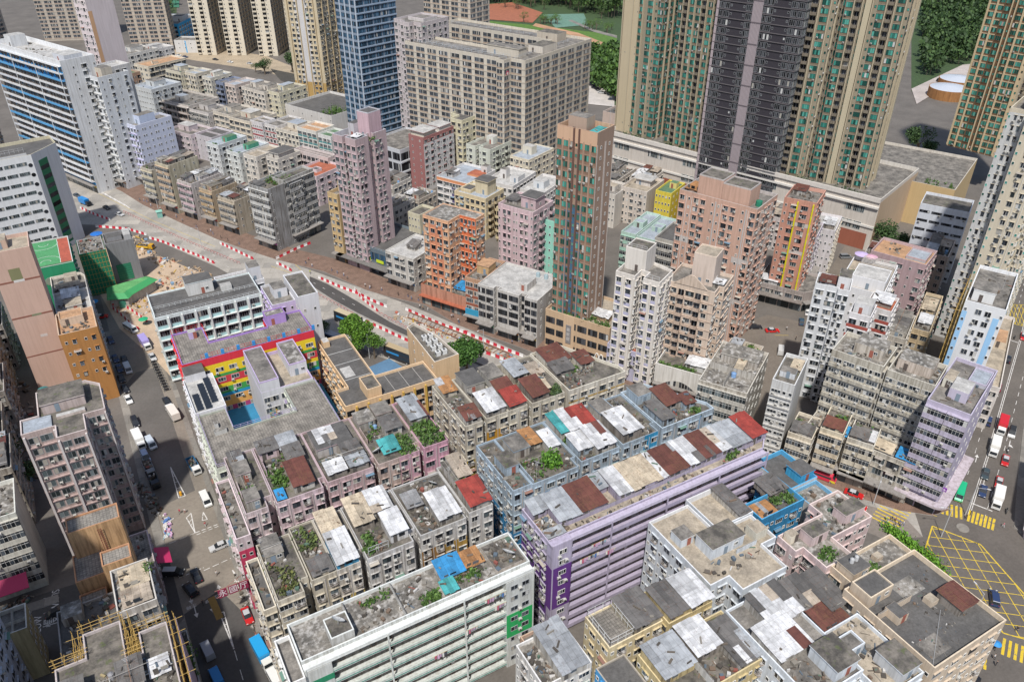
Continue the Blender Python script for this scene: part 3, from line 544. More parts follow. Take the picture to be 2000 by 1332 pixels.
b=Bd('apartment_block','light blue wedge ended block with dark red sheet roofs near the diagonal road',99.5,106.4,0,15.5,16,25,LB,'m',{0:sty(bw=2.9),1:sty()},fp=[(0,0),(15.5,0),(15.5,2.6),(7.2,16),(0,16)],grime=.75,ph=.8); b.paint(0,11.4,11.8,0,25,(.05,.25,.5)); b.shed(5,5,9.5,11,'rust',2.6,.4); b.shed(9.6,3.5,12.6,6.5,'rust',2.0,.3); b.shed(.8,1,4.4,8,'dark',2.2,.1,wc=LB); b.box('rooftop_hut',1,10.5,5,15,25,27.5,LB,'c',over=.1); b.clutter(4.6,.8,13,5,70); b.plants(10,1,13,3,10); b.done()
# --- northern cream row
CN=(.6,.56,.47)
b=row('cream block with orange stained end wall and dark red shed',61.4,66,130.4,149,24,CN,1,left=sty(pat='sW',bw=2.8)); b.paint(3,0,0.1,0,1,CN); b.paint(0,0,4.6,0,14,(.45,.33,.06)); b.shed(.5,.4,4.4,4.6,'rust',2.3,.4); b.clutter(.6,5,4.2,11,90,big=.8); b.shed(.6,13,4.2,18,'orange',2.0,.4); b.done()
b=row('cream block with a white metal roof and a mustard painted floor',67,73,130.6,149,24,CN,0); b.paint(0,0,5.9,0,20.4,(.5,.26,.03)); b.shed(.4,.5,5.4,7,'white',2.6,.5); b.box('rooftop_hut',.6,11,5.4,17.5,24,26.6,(.42,.4,.37),'d',over=.2); b.dish(1,9.5,1.5); b.done()
b=row('cream block under red and pink tin roofs near the school',73.02,78.3,130.6,149,24,CN,1.0); b.shed(.5,.5,5,5.5,'red',2.2,.6); b.shed(.6,6,5,10,'rust',2.2,.4); b.box('rooftop_hut',.8,11.5,4.8,17,24,26.5,(.45,.44,.42),'c',over=.2); b.done()
b=row('cream block with a rust red shed and overgrown corner on its roof',79.3,88.7,130.4,149,24,CN,1.0); b.shed(.5,.6,5.2,7,'rust',2.5,.5); b.shed(5.3,2,6.4,7,'tan',2.4,.4); b.plants(6.4,.6,9,3.4,30,c=(.05,.09,.03)); b.shed(.6,10,4.6,16.5,'grey',2.4,.2); b.rooftop(.4,x0=5,y0=8,cl=2,pl=.5); b.done()
b=Bd('apartment_block','long cream block with ragged rusty roofs and a bin of coloured bottles',89.7,130,0,17,19,24,(.64,.6,.52),'m',{0:sty(bw=2.8),1:sty(pat='X')},fp=[(0,0),(17,0),(17,3),(9,19),(0,19)],grime=.7,ph=.9,cope=(.66,.62,.52)); b.paint(0,0,17,20.9,21.3,(.5,.32,.08)); b.shed(1,11,7.5,17.5,'rust',2.3,.3); b.shed(.5,7,6,11,'dark',2.0,.3); b.shed(8,7,12,11.5,'rust',2.2,.3); b.clutter(6.6,5,10.4,9,170,big=.5); b.clutter(.8,.8,6,7,60); b.plants(4,7,8,9,14); b.done()
# --- lilac gallery block
PU=(.4,.36,.46)
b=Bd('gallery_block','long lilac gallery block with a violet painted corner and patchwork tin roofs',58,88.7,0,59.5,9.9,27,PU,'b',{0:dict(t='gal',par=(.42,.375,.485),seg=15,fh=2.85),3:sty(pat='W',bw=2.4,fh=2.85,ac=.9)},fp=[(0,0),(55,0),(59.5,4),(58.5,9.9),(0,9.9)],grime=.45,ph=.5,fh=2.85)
b.paint(4,0,9.9,5,21.2,(.1,.03,.2))
g=MB(); g.box(0,-1.62,0,4.5,-.02,27.4,mat('wall',(.43,.385,.5),grime=.4)); e=g.build('end_bay',b.root)
g=MB(); g.box(-.02,-1.66,9.5,4.52,-1.6,21.2,mat('wall',(.12,.035,.22),grime=.3)); g.box(-.04,-1.659,9.5,-.001,0,21.2,mat('wall',(.12,.035,.22),grime=.3)); g.build('painted_panel',b.root)
for k in range(9):
    win(1.7,1.2,3,'w','d').build('window',b.root,(2.4,-1.68,24.6-k*2.85)); acunit().build('air_conditioner',b.root,(3.2,-1.62,25.2-k*2.85)) if k%2 else acunit().build('air_conditioner',b.root,(1.6,-1.62,23.9-k*2.85))
x=.4
for k,w in (('grey',3.6),('grey',5.2),('rust',6.2),('grey',2.6),('white',3.6),('tan',7.4),('white',1.6),('rust',5.6),('white',4.2),('rust',4.4),('white',3.0),('grey',5.6),('red',4.6)):
    y0=2.2 if k!='grey' or w>4 else 6; b.shed(x,y0 if x>1 else 6.4,x+w-.25,9.4,k,2.3+rnd.uniform(-.2,.35),.35,wc=PU,ov=.12); x+=w
b.clutter(.6,1,6,6,150,big=.9); b.shed(.3,.4,4,2,'grey',.9,.05); b.clutter(6,.4,54,1.8,70,big=.7); b.plants(46,1,49,2.4,12); b.box('partition_wall',5,2,54,2.15,27,28,PU,door=False); b.done()
# --- white courtyard block and neighbours, right foreground
WB=(.6,.64,.68)
b=Bd('apartment_block','tall pale blue white block with a square beige roof deck and two air wells',79.5,63.6,0,19.2,21.8,24,WB,'b',{'*':sty(pat='sW',bw=2.6,ac=.3,rack=.2)},fp=[(0,3.6),(4.5,3.6),(4.5,0),(15.5,0),(15.5,6.4),(19.2,6.4),(19.2,13.4),(10,13.4),(10,21.8),(0,21.8)],grime=.4,ph=.8,cope=(.72,.73,.74))
b.box('rooftop_hut',4.6,8.6,12.6,13.2,24,26.8,WB,'m',over=.15,win_=True); b.box('rooftop_hut',1.5,13.8,4.6,16.8,24,26,WB,'c',over=.1); b.box('water_tank',15.2,8,18.2,10.8,24,26.2,(.6,.57,.48),'b',door=False); b.clutter(1,4.4,14,8,26); b.box('partition_wall',10,7.4,15,7.6,24,25.2,WB,door=False); b.done()
b=Bd('apartment_block','white walled block with a sunken tan deck behind the pale blue white one',90,77.2,0,9.6,9.4,23.5,WB,'b',{'*':sty(pat='Ws',bw=2.6)},grime=.35,ph=1.4,cope=(.72,.73,.74)); b.shed(6.4,.6,9.2,8.6,'dark',1.7,.2); b.done()
YE=(.56,.46,.25)
b=Bd('apartment_block','yellow block with caged tiled terrace and flat brown shed roof',57,66.8,0,11.6,7.5,22,(.66,.56,.36),'t',{'*':sty(pat='sW',bw=2.5)},grime=.5,ph=.4); b.shed(5.4,.2,11.2,7,'dark',2.2,.15,wc=(.4,.36,.28))
for q in ((.2,.2,5.2,.2),(.2,.2,.2,7.2),(5.2,.2,5.2,7.2),(.2,7.2,5.2,7.2)): b.rail(*q,22.4,2.0,(.62,.62,.6),name='terrace_cage')
b.done()
b=Bd('apartment_block','yellow block with a tiled roof and a long white tin shed',68.62,65.3,0,10,7.8,22.6,YE,'t',{'*':sty(pat='sW',bw=2.5)},grime=.5,ph=.5); b.shed(4.8,.1,9.8,6.6,'white',2.3,.15); b.shed(.3,.3,4.6,7,'dark',2.0,.1); b.done()
b=Bd('apartment_block','low yellow block under two large silver tin roofs, front right of the alley',60,52,0,18.5,11,22.6,YE,'m',{'*':sty(pat='sW',bw=2.5)},grime=.5,ph=.7); b.shed(.3,4.4,6.8,10.6,'grey',2.6,.2,wc=YE); b.shed(7.6,5,12.8,10.8,'white',2.7,.2); b.clutter(7,.6,17,4.8,60); b.box('partition_wall',7.1,.4,7.3,10.6,22.6,24.4,(.6,.6,.58),door=False); b.shed(13.2,.6,18,9,'dark',1.8,.2); b.done()
b=Bd('apartment_block','white block with a long sloping grey sheet roof at the bottom edge',43.4,66.2,0,9.6,9.2,21.5,(.62,.61,.59),'x',{'*':sty(pat='sW',bw=2.5)},grime=.6,ph=.7); b.shed(3.4,-.2,8.4,9,'grey',2.6,.5); b.clutter(.5,.5,3,8,50); b.done()
b=Bd('apartment_block','small block with black tarred roof and bright blue side wall at the bottom edge',53.4,57.2,0,5.9,8.4,20.6,(.06,.3,.6),'d',{'*':sty(pat='sW',bw=2.5)},grime=.4,ph=.35,cope=(.4,.36,.3)); b.tank(3,3,.3,1.4,(.1,.1,.1)); b.done()
b=Bd('rear_yard','low courtyard with teal fence and plants below the lilac galleries',50,76.6,0,7.6,8.6,8,(.45,.3,.22),'c',{},ph=.9,grime=.8); b.plants(4.6,1,7,4,20); b.clutter(1,1,7,8,50); b.done()
b=Bd('apartment_block','white block with broad white sheet roofs at the bottom right edge',77.8,41.5,0,11.6,20,24.5,WB,'c',{'*':sty(pat='Ws',bw=2.6,rack=.5)},grime=.4,ph=.7); b.shed(.3,7.6,7.6,14,'white',2.0,.2); b.shed(4,13,11.2,19.6,'white',2.1,.25); b.box('rooftop_hut',6,1,11,6.6,24.5,27.2,WB,'m',over=.2); b.clutter(1,.6,6,7,30); b.done()
b=Bd('apartment_block','dark brown black sheet roofed block tucked between pink and white ones',89.6,50.6,0,11.3,11.8,21.5,(.4,.42,.45),'d',{'*':sty(pat='W')},grime=.5,ph=.4); b.shed(.4,5.4,6,11.2,'dark',2.2,.6); b.shed(6.2,3,10.8,10.6,'dark',2.0,.4); b.shed(2,.4,8,4.8,'rust',1.4,.2); b.done()
b=Bd('apartment_block','pale grey block with red edged steps and small roof rooms, bottom right',89.6,36.8,0,9.2,13.6,23,WB,'b',{'*':sty(pat='W')},grime=.4,ph=.8); b.box('rooftop_hut',4.2,.8,8.6,6,23,25.6,(.58,.6,.62),'m',over=.15); b.box('rooftop_hut',.6,8,4,11,23,25,WB,'c',par=.5); b.clutter(.6,.6,8.6,13,60); b.done()
PK=(.62,.49,.48)
b=Bd('apartment_block','salmon pink H shaped block with a mossy roof deck and roof rooms',99.4,59.9,0,20.4,13.6,23.6,PK,'x',{'*':sty(pat='Ws',bw=2.5,ac=.4,rack=.4)},fp=[(0,5.7),(2,5.7),(2,0),(9,0),(9,4.8),(20.4,4.8),(20.4,13.6),(12,13.6),(12,10.4),(0,10.4)],grime=.4,ph=.9,cope=(.75,.62,.58)); b.plants(3,1,7,4,14,hh=.4); b.box('rooftop_hut',4,5.6,8.4,8.6,23.6,26,PK,'m',over=.1); b.box('rooftop_hut',1,8,3,9.8,23.6,25.6,(.75,.68,.55),'b'); b.box('rooftop_hut',14,6.4,19.6,9.4,23.6,26.2,PK,'m',over=.1); b.clutter(10,5.6,20,13,50); b.done()
BL=(.03,.22,.42)
b=Bd('apartment_block','royal blue block with a caged terracotta terrace and planted roof',100.4,75.4,0,12,9.4,22.6,BL,'d',{'*':sty(pat='Ws',bw=2.5)},fp=[(0,0),(12,0),(12,9.4),(8,9.4),(8,5),(0,5)],grime=.4,ph=1.2,cope=(.08,.36,.62)); b.shed(.6,.6,5,4,'orange',.7,.05); b.plants(6,1,11,4,16); b.shed(6.4,4.4,11.4,8.8,'dark',1.5,.1); b.clutter(5,.6,11,8,30); b.done()
b=Bd('apartment_block','blue and white block with dark roof hut beside the red minibus',112.6,79.6,0,8.4,10.4,21.6,(.55,.58,.6),'d',{'*':sty(pat='Ws',bw=2.5)},grime=.4,ph=1.2,cope=(.1,.4,.66)); b.box('rooftop_hut',4.2,1,8.2,5,21.6,24,(.05,.36,.62),'d',over=.2); b.done()
b=Bd('apartment_block','grey white block with stained white deck facing the shop street',113.6,73.7,0,7,5.8,21.2,(.58,.57,.55),'x',{'*':sty(pat='Ws',bw=2.5)},grime=.5,ph=1.0,cope=(.2,.45,.66)); b.clutter(1,1,6,5,10); b.done()
CP=(.58,.48,.37)
b=Bd('apartment_block','large peach corner block with a black tarred roof above the yellow box junction',99.8,36,0,19.2,18.6,24,CP,'d',{'*':sty(pat='Ws',bw=3.2,ac=.3)},grime=.35,ph=1.1,cope=(.72,.6,.45)); b.shed(13.4,5,17.8,9.4,'rust',2.0,.05); b.box('roof_hatch',11,8.6,12.8,10.4,24,25.2,CP,'b',door=False); b.box('rooftop_hut',1,14,7,18.2,24,26.6,CP,'d',par=.3,win_=True); b.box('rooftop_hut',2.6,9,5,12,24,25.8,CP,'d'); b.box('partition_wall',.5,11.4,9,11.7,24,25.6,CP,door=False); b.clutter(9,4,18,16,60,big=.45); b.clutter(1,1,12,8,40,big=.4); b.rail(.6,.6,12,7.4,24.02,.12,(.4,.4,.4),6,'roof_pipe'); b.box('roof_patch',8.6,11.9,14,15.4,24,24.04,(.3,.3,.29),'x',door=False); b.box('roof_patch',2,1.5,7,5,24,24.03,(.1,.1,.1),'c',door=False); b.done()
b=Bd('apartment_block','peach flats with vented dark roof between pink block and peach corner block',102.6,54.7,0,16.4,5.2,23.4,CP,'x',{'*':sty(pat='Ws',bw=2.6)},grime=.4,ph=1.0,cope=(.72,.6,.45)); b.box('rooftop_hut',.6,.8,5,4.6,23.4,25.8,CP,'d',over=.1,win_=True); b.tank(2.4,3,.4,1.0,(.5,.5,.5),z=26.1); b.tank(3.6,3,.4,1.0,(.5,.5,.5),z=26.1); b.box('roof_hatch',9,2,10.6,3.4,23.4,24.4,CP,'b',door=False); b.plants(6,1,8,2,6,hh=.5); b.done()
b=Bd('roof_strip','narrow peach podium strip with planters along the box junction hedge',119.05,38,0,2.6,21.8,19.5,CP,'c',{1:sty(pat='Ws',bw=3),0:sty(pat='W')},grime=.4,ph=.9,cope=(.72,.6,.45)); b.done()
# ---------------------------------------------------------------- schools between the left street and the diagonal road
LBW=(.6,.66,.66)
b=Bd('school_block','long school block with pale aqua panels in a white grid and a dark flat roof',7,221,0,30.6,15.4,22,LBW,'d',{0:dict(pat='X|',bw=2.6,fh=3.5,wh=1.9,sill=1.2,hood=0,ac=.5,spc=(.4,.62,.64),ribc=(.66,.68,.66),rib=.7,slab=.75,slabh=.1,acc=(.66,.68,.66),fr='g',gl='k'),3:dict(pat='.X.',bw=2.6,fh=3.5,spc=(.4,.62,.64),hood=0)},grime=.3,ph=.5)
for q in ((0.2,.2,30,.2),(0.2,5,30,5),(.2,.2,.2,15)): b.rail(*q,22.5,1.0,(.55,.57,.57))
b.box('rooftop_hut',11,9.4,18.6,15,22,26,(.62,.62,.6),'d',over=.1,win_=True); b.box('rooftop_hut',20.5,7.5,23.6,10,22,23.6,(.62,.62,.6),'w',door=False); b.done()
RW=(.62,.62,.64)
b=Bd('school_block','rainbow striped school block in red, yellow, green and blue with red roof railings',9.2,190,0,35,17,23.4,(.6,.03,.04),'t',{0:dict(pat='W',bw=3.6,fh=3.2,ww=.6,wh=1.3,ac=.9,hood=0,zt=21.4),3:dict(pat='WW',bw=3)},fp=[(0,0),(35,0),(35,13),(24.3,13),(24.3,8.2),(8.4,8.2),(8.4,17),(0,17)],grime=.2,ph=.5,cope=(.36,.22,.55))
for i,(z0,z1,c) in enumerate(((21.6,23.9,(.62,.03,.05)),(18.2,21.6,(.75,.55,.02)),(17.3,18.2,(.05,.3,.07)),(15,17.3,(.55,.04,.06)),(13.8,15,(.75,.55,.02)),(11.8,13.8,(.05,.3,.07)),(10.8,11.8,(.02,.28,.5)),(7.5,10.8,(.7,.36,.1)),(0,7.5,(.4,.05,.15)))): b.paint(0,4.8,35,z0,z1,c,.012+.001*i)
b.paint(1,0,13,18,20,(.75,.55,.02)); b.paint(1,0,13,12,15,(.02,.3,.5))
for q in ((5,.3,34.8,.3),(0.3,17,0.3,3),(8.5,16.6,8.5,8.2),(.3,16.8,8.3,16.8)): b.rail(*q,23.9,1.3,(.5,.04,.05),1.4)
for k in range(8):
    g=MB(); g.box(6+k*4.1,.1,23.92,6.8+k*4.1,.5,25.3,P((.04,.24,.55))); g.build('railing_post',b.root)
b.box('rooftop_hut',24.5,9,30,12.6,23.4,26.2,(.4,.26,.56),'x',par=.3); b.box('rooftop_hut',4.2,12.6,6.2,14.6,23.4,25.4,(.5,.4,.62),'w'); 
g=MB(); g.box(-.3,-4.6,-.5,4.7,-.01,23.2,mat('wall',RW,grime=.25),deckm('d')); e=g.build('stair_tower',b.root)
win(.8,.8,1,'k','d').build('window',e,(3.4,-4.62,20)); win(.8,.8,1,'k','d').build('window',e,(3.2,-4.62,14.5))
for k,c in enumerate(((.75,.55,.02),(.05,.3,.07),(.75,.55,.02),(.02,.28,.5))):
    g=MB(); g.box(11.5+k*2.6,8.22,20.5-0*k,13.9+k*2.6,8.5,22.6,P(c)); g.build('painted_panel',b.root)
b.done()
b=Bd('school_block','broad stone tiled school roof with lilac railings wrapped around a blue courtyard',8.4,148.1,0,29.8,22.9,20.6,(.55,.58,.5),'t',{0:dict(pat='W',bw=3.5),3:dict(pat='WX',bw=2.6,fh=3.2),1:dict(pat='W',bw=3),'*':dict(pat='X',bw=3)},fp=[(0,0),(29.8,0),(29.8,22.9),(21.6,22.9),(21.6,12.4),(6.8,12.4),(6.8,21.8),(0,21.8)],grime=.3,ph=.5,cope=(.4,.42,.36))
for q in ((.3,.3,.3,21.6),(.3,.3,29.5,.3),(29.5,.3,29.5,22.6),(6.7,12.3,21.7,12.3),(6.7,12.3,6.7,21.6)): b.rail(*q,21.1,1.0,(.42,.36,.55))
b.paint(3,14,21,0,20,(.7,.55,.02)); b.paint(3,6,10,0,20,(.4,.36,.6)); b.box('rooftop_hut',2.4,12.6,5.2,14,20.6,21.7,(.5,.5,.48),'x',door=False); b.box('rooftop_hut',3,15.2,3.8,16.6,20.6,22,(.6,.6,.58),'c',door=False); b.paint(0,24,29.7,19,21.1,(.16,.3,.14)); b.done()
b=Bd('school_block','white school wing carrying rows of dark solar panels',8.2,170.2,0,7.4,16,21,RW,'w',{3:dict(pat='WW',bw=2.6)},grime=.25,ph=.7)
for j,(x,y0,n) in enumerate(((1.6,1.6,5),(3.6,1.4,8),(5.4,3.4,8))):
    for k in range(n):
        g=MB(); y=y0+k*1.45; g.hexa([(x-.75,y,21.15),(x+.75,y,21.15),(x+.75,y+1.1,21.6),(x-.75,y+1.1,21.6),(x-.75,y,21.2),(x+.75,y,21.2),(x+.75,y+1.1,21.65),(x-.75,y+1.1,21.65)],P((.45,.46,.48),.4),P((.02,.025,.035),.2)); o=g.build('solar_panel',b.root)
b.done()
b=Bd('school_block','white school stair block with a square mosaic panel and lilac ramps',24.4,171.2,0,13.4,17.6,20.6,RW,'b',{0:dict(pat='X',bw=3.4,fh=3.3,hood=0)},grime=.25,ph=.9,cope=(.55,.45,.66)); b.box('stair_tower',0.05,.05,4.9,17,20.6,24.2,RW,'c',door=False,par=.4); b.box('stair_tower',8.8,4.6,13.35,16.6,20.6,24,RW,'x',par=.4,win_=True)
g=MB(); m=mat('junk'); 
for i in range(5):
    for j in range(5): g.box(1.1+i*.5,-.05,13+j*.5,1.58+i*.5,-.01,13.48+j*.5,P(rnd.choice([(.1,.3,.4),(.5,.4,.1),(.45,.12,.1),(.1,.2,.12),(.3,.3,.32),(.02,.2,.45)])))
g.build('mosaic_panel',b.root)
for k in range(4):
    g=MB(); g.box(5,-1.4,5+k*4,8.6,-.02,5.2+k*4,mat('wall',RW)); g.box(5,-1.45,5.201+k*4,8.6,-1.3,6.3+k*4,mat('wall',(.5,.42,.62))); g.build('balcony',b.root)
b.done()
b=Bd('school_block','white corner stair tower of the school beside the diagonal road',44.6,204.6,0,6,15.6,26.6,RW,'m',{0:dict(pat='s',bw=5,fh=6),1:dict(pat='s',bw=6,fh=7),3:dict(pat='s',bw=5,fh=6)},grime=.2,ph=.5); b.done()
b=Bd('school_block','white and lilac roof rooms behind the rainbow school',37.8,208.5,0,6.8,13.5,23.5,(.52,.44,.64),'c',{0:dict(pat='Ws',bw=3),3:dict(pat='W',bw=3)},grime=.2,ph=.8,cope=RW); b.box('rooftop_hut',2,5,6,10,23.5,26.4,RW,'c'); b.done()
b=Bd('school_block','white stepped school roof beside the construction yard and diagonal road',28,237,0,14,9,18,RW,'c',{0:dict(pat='W',bw=3),3:dict(pat='W',bw=3),1:dict(pat='W')},grime=.2,ph=.8); b.box('stair_tower',10,1,13.6,6,18,23,RW,'c'); b.done()
PE=(.7,.5,.3)
b=Bd('school_block','peach L shaped school with ribbed dark roofs around a blue ball court',42.2,160.2,0,25.6,33.4,17,PE,'d',{0:dict(pat='W|',bw=2.6,fh=3.3,ww=.85,ribc=(.55,.36,.08),rib=.5,hood=0,ac=.8,fr='k',gl='k'),3:dict(pat='W',bw=3,fh=3.2,ac=.9,hood=1,acc=(.6,.4,.08)),'*':dict(pat='W',bw=3.4)},fp=[(0,0),(25.6,0),(25.6,9.4),(11.6,9.4),(11.6,33.4),(3.4,33.4),(3.4,8),(0,8)],grime=.25,ph=.8,cope=(.74,.55,.36))
b.paint(3,0,8,0,17.6,(.62,.42,.1)); b.box('rooftop_hut',6.4,.8,10.2,7,17,20,PE,'m',door=False,par=.3); b.box('rooftop_hut',4.2,30,6,32.6,17,18.8,PE,'w',door=False); b.box('skylight',4.6,13,7.4,18,17,17.15,(.6,.6,.6),'w',door=False)
g=MB()
for y in (12,20,26): g.box(3.8,y,17.005,11.2,y+.12,17.05,P((.6,.6,.58)))
for x in (14,18,22): g.box(x,.6,17.006,x+.12,9,17.05,P((.4,.38,.35)))
g.build('roof_drain',b.root); b.done()
b=Bd('school_block','taller peach school wing with air conditioning units on its pointed roof',67.9,161.8,0,8,21,21,PE,'m',{0:dict(pat='.',bw=3),3:dict(pat='.s',bw=5),1:dict(pat='W',bw=3)},fp=[(0,0),(7.4,.4),(6.2,12),(3.4,21.4),(.6,20)],grime=.25,ph=.9,cope=(.66,.6,.52))
for i in range(8):
    g=MB(); x,y=2+(i%2)*1.9,3+(i//2)*3.0; g.box(x,y,21.1,x+1.3,y+1.1,22.5,P((.66,.66,.64))); g.cyl(x+.65,y+.55,22.501,22.56,.4,.4,P((.08,.08,.08)),10); g.box(x-.04,y-.02,21.4,x,y+.9,22.2,P((.1,.1,.1))); g.build('air_conditioner',b.root)
b.done()
# ---------------------------------------------------------------- left of the street
MV=(.46,.37,.35); MS=dict(pat='|WX|',bw=2.6,ww=.8,wh=1.6,hood=0,ac=.5,acc=(.5,.38,.36),slab=.3,ribc=(.6,.56,.55),rib=.5,gl='c',fr='g')
b=Bd('apartment_tower','mauve tower with pale ribs and a weathered tiled roof beside the left street',-25.4,160.4,0,16.4,15,35,MV,'m',{0:dict(MS),1:dict(pat='sW',bw=2.6,ac=.5),3:dict(pat='W',bw=3)},fp=[(0,0),(6.3,0),(6.3,-4.5),(12,-4.5),(12,1.4),(16.2,1.4),(16.2,12),(13.4,15),(3.4,15),(3.4,5.6),(0,5.6)],grime=.5,ph=.7,cope=(.6,.52,.5))
b.box('rooftop_hut',4.4,6.2,12.8,12.6,35,37.4,(.5,.42,.4),'m',over=.2); b.box('rooftop_hut',.5,.6,5.8,5,35,35.5,(.45,.47,.5),'p',door=False); b.box('skylight',6.8,3.2,12.4,4.4,35,35.6,(.6,.52,.48),'w',door=False); b.plants(9,13,12,14.6,6); b.tank(11,13.6,.8,1.6,(.02,.3,.55)); b.tank(5.2,13.6,1.1,2,(.06,.22,.2)); b.done()
b=Bd('apartment_tower','tall tan blank walled tower with thin brown and green stripes',-28,233.4,0,10.2,11,45,(.52,.36,.29),'b',{},grime=.15,ph=1.0); b.paint(0,0,10.2,36.6,37.1,(.24,.1,.07)); b.paint(0,3.4,6.2,37.15,40.6,(.2,.2,.1)); b.paint(0,3.8,6.4,36.5,37.2,(.6,.58,.55),.035); b.paint(0,0,10.2,25.6,26.1,(.24,.1,.07)); b.paint(0,5,7.4,25.55,26.15,(.2,.22,.13),.035); b.paint(0,5.2,7,18.6,19.4,(.55,.5,.47)); b.paint(0,0,10.2,13,13.4,(.24,.1,.07)); b.box('rooftop_hut',1,4,5,9,45,47.5,(.5,.36,.28),'b'); b.done()
OC=(.42,.2,.06)
b=Bd('apartment_block','block with a burnt orange end wall above the row of parked dark cars',-17.6,221,0,9.8,13,23.4,OC,'o',{0:dict(pat='.s.W.',bw=1.9,fh=3.6,hood=1,ac=.2,zb=9)},grime=.25,ph=.9,cope=(.6,.45,.33)); b.box('rooftop_hut',1,6,7,11,23.4,25.4,(.62,.48,.36),'o',par=.4); b.clutter(1,1,8,6,30); b.done()
b=Bd('apartment_block','white walled block with a tin canopy roof beside the left street',-17.4,234.2,0,9.4,15,22.6,(.6,.58,.55),'w',{0:dict(pat='W',bw=3),1:dict(pat='W',bw=3)},grime=.4,ph=.8); b.shed(2.4,8,7,13,'white',2.2,.2); b.box('rooftop_hut',3,2,7,6.6,22.6,24.6,(.55,.5,.42),'b',over=.2); b.clutter(1,1,8,8,30); b.done()
b=Bd('apartment_block','cream block with a curved corner roof beside the green netted scaffold',-17.6,249.4,0,9.6,13.4,22,(.6,.54,.46),'c',{0:dict(pat='W',bw=3),1:dict(pat='W',bw=3)},fp=[(0,0),(9.6,0),(9.6,10),(8.6,12.6),(6.5,13.4),(0,13.4)],grime=.5,ph=.9); b.box('partition_wall',1,6,8,6.3,22,23.4,(.6,.54,.46),door=False); b.box('rooftop_hut',4,8,7.6,11.6,22,24,(.6,.54,.46),'b'); b.clutter(1,1,8,12,30); b.done()
b=Bd('school_block','low block with a green ball court on its roof and round green porthole wall',-22,264,0,12,22,25.6,(.02,.26,.12),'g',{1:dict(pat='W',bw=4)},grime=.2,ph=.4,cope=(.6,.6,.58)); b.done()
CT=b.root
g=MB(); gr=mat('deck',(.08,.3,.12),dirt=.15); rd=mat('deck',(.42,.1,.06),dirt=.2); z=25.63
g.poly([(.3,2,z),(8.6,2,z),(8.6,21.6,z),(.3,21.6,z)],gr); g.poly([(8.64,2,z),(11.7,2,z),(11.7,21.6,z),(8.64,21.6,z)],rd); wl=P((.7,.7,.68))
for r0 in ((4.4,4.5,4.2),(4.4,19,4.2),(4.4,4.5,1.4),(4.4,19,1.4)):
    a0=0 if r0[1]<10 else math.pi
    for i in range(12):
        a,c=a0+i*math.pi/12,a0+(i+1)*math.pi/12
        q=lambda an,r:(r0[0]+r*math.cos(an),r0[1]+r*math.sin(an),z+.004)
        g.poly([q(a,r0[2]),q(c,r0[2]),q(c,r0[2]+.12),q(a,r0[2]+.12)],wl)
for x in (.5,8.5): g.poly([(x-.06,2,z+.004),(x+.06,2,z+.004),(x+.06,21.5,z+.004),(x-.06,21.5,z+.004)],wl)
g.build('ball_court',CT)
for x in (4,8.4):
    g=MB(); g.cyl(0,0,0,.12,1.3,1.3,P((.3,.36,.3)),20,P((.22,.26,.2))); o=g.build('porthole',CT,(x,-.02,21)); o.rotation_euler=(math.pi/2,0,0)
WR=(.66,.67,.68)
b=Bd('office_block','white block with ribbon windows, round portholes and a green glazed side strip',-42.6,331.2,8.7,38.5,20,38.6,WR,'d',{('e',0):dict(pat='X',bw=3.6,fh=3.7,wh=1.3,sill=1.4,hood=0,ac=0,gl='c',fr='g',end='.')},fp=[(0,0),(28,0),(38.5,9.4),(38.5,20),(0,20)],grime=.15,ph=1.2,cope=(.6,.55,.4))
for k in range(9):
    g=MB(); g.cyl(0,0,-.1,.06,.75,.75,P((.5,.5,.5)),16,glass('k')); o=g.build('porthole',b.root,(26.8,-.02,36-k*3.7)); o.rotation_euler=(math.pi/2,0,0)
g=MB(); ee=Vector((10.5,9.4)).normalized(); nn=Vector((ee.y,-ee.x)); g.obox((28,0),ee,nn,2.6,7.4,-.05,.05,2,36.5,P((.01,.16,.07)))
for k in range(9): g.obox((28,0),ee,nn,2.8,7.2,-.04,.08,3+k*3.7,4.6+k*3.7,glass('k'))
g.build('green_strip',b.root); b.rail(.4,9,27,9,38.6,1.6); b.box('rooftop_hut',3,10,14,16,38.6,41,(.4,.4,.4),'d',door=False); b.box('partition_wall',.6,3,27,3.4,38.6,39.8,(.6,.6,.6),door=False); b.done()
TN=(.6,.38,.2)
b=Bd('tank_house','tan windowless block with rust edged stone roof and stained walls, lower left',-21.8,129.6,0,5.4,7.6,20,TN,'t',{},grime=.9,ph=.3,cope=(.5,.26,.14)); b.done()
b=Bd('tank_house','tall tan stained block with a rusty ladder, rear of the pair at lower left',-21,136.2,0,9.4,4.6,26.5,TN,'t',{},grime=.9,ph=.35,cope=(.5,.26,.14))
g=MB()
for x in (5.1,5.7): g.box(x-.05,-.5,4,x+.05,-.4,26,P((.2,.06,.04)))
for k in range(40): g.box(5.1,-.47,4.3+k*.55,5.7,-.42,4.38+k*.55,P((.22,.07,.05)))
g.build('ladder',b.root); b.done()
b=Bd('tank_house','low tan stained block in front of the pair of tan blocks',-16.4,127,0,5.2,4,24,TN,'t',{},grime=.9,ph=.35,cope=(.5,.26,.14)); b.done()
b=Bd('tank_house','lowest tan stained block beside the slow marking lane',-22,124.6,0,4.8,4.6,17,TN,'t',{0:dict(pat='s',bw=3)},grime=.9,ph=.3,cope=(.5,.26,.14)); b.done()
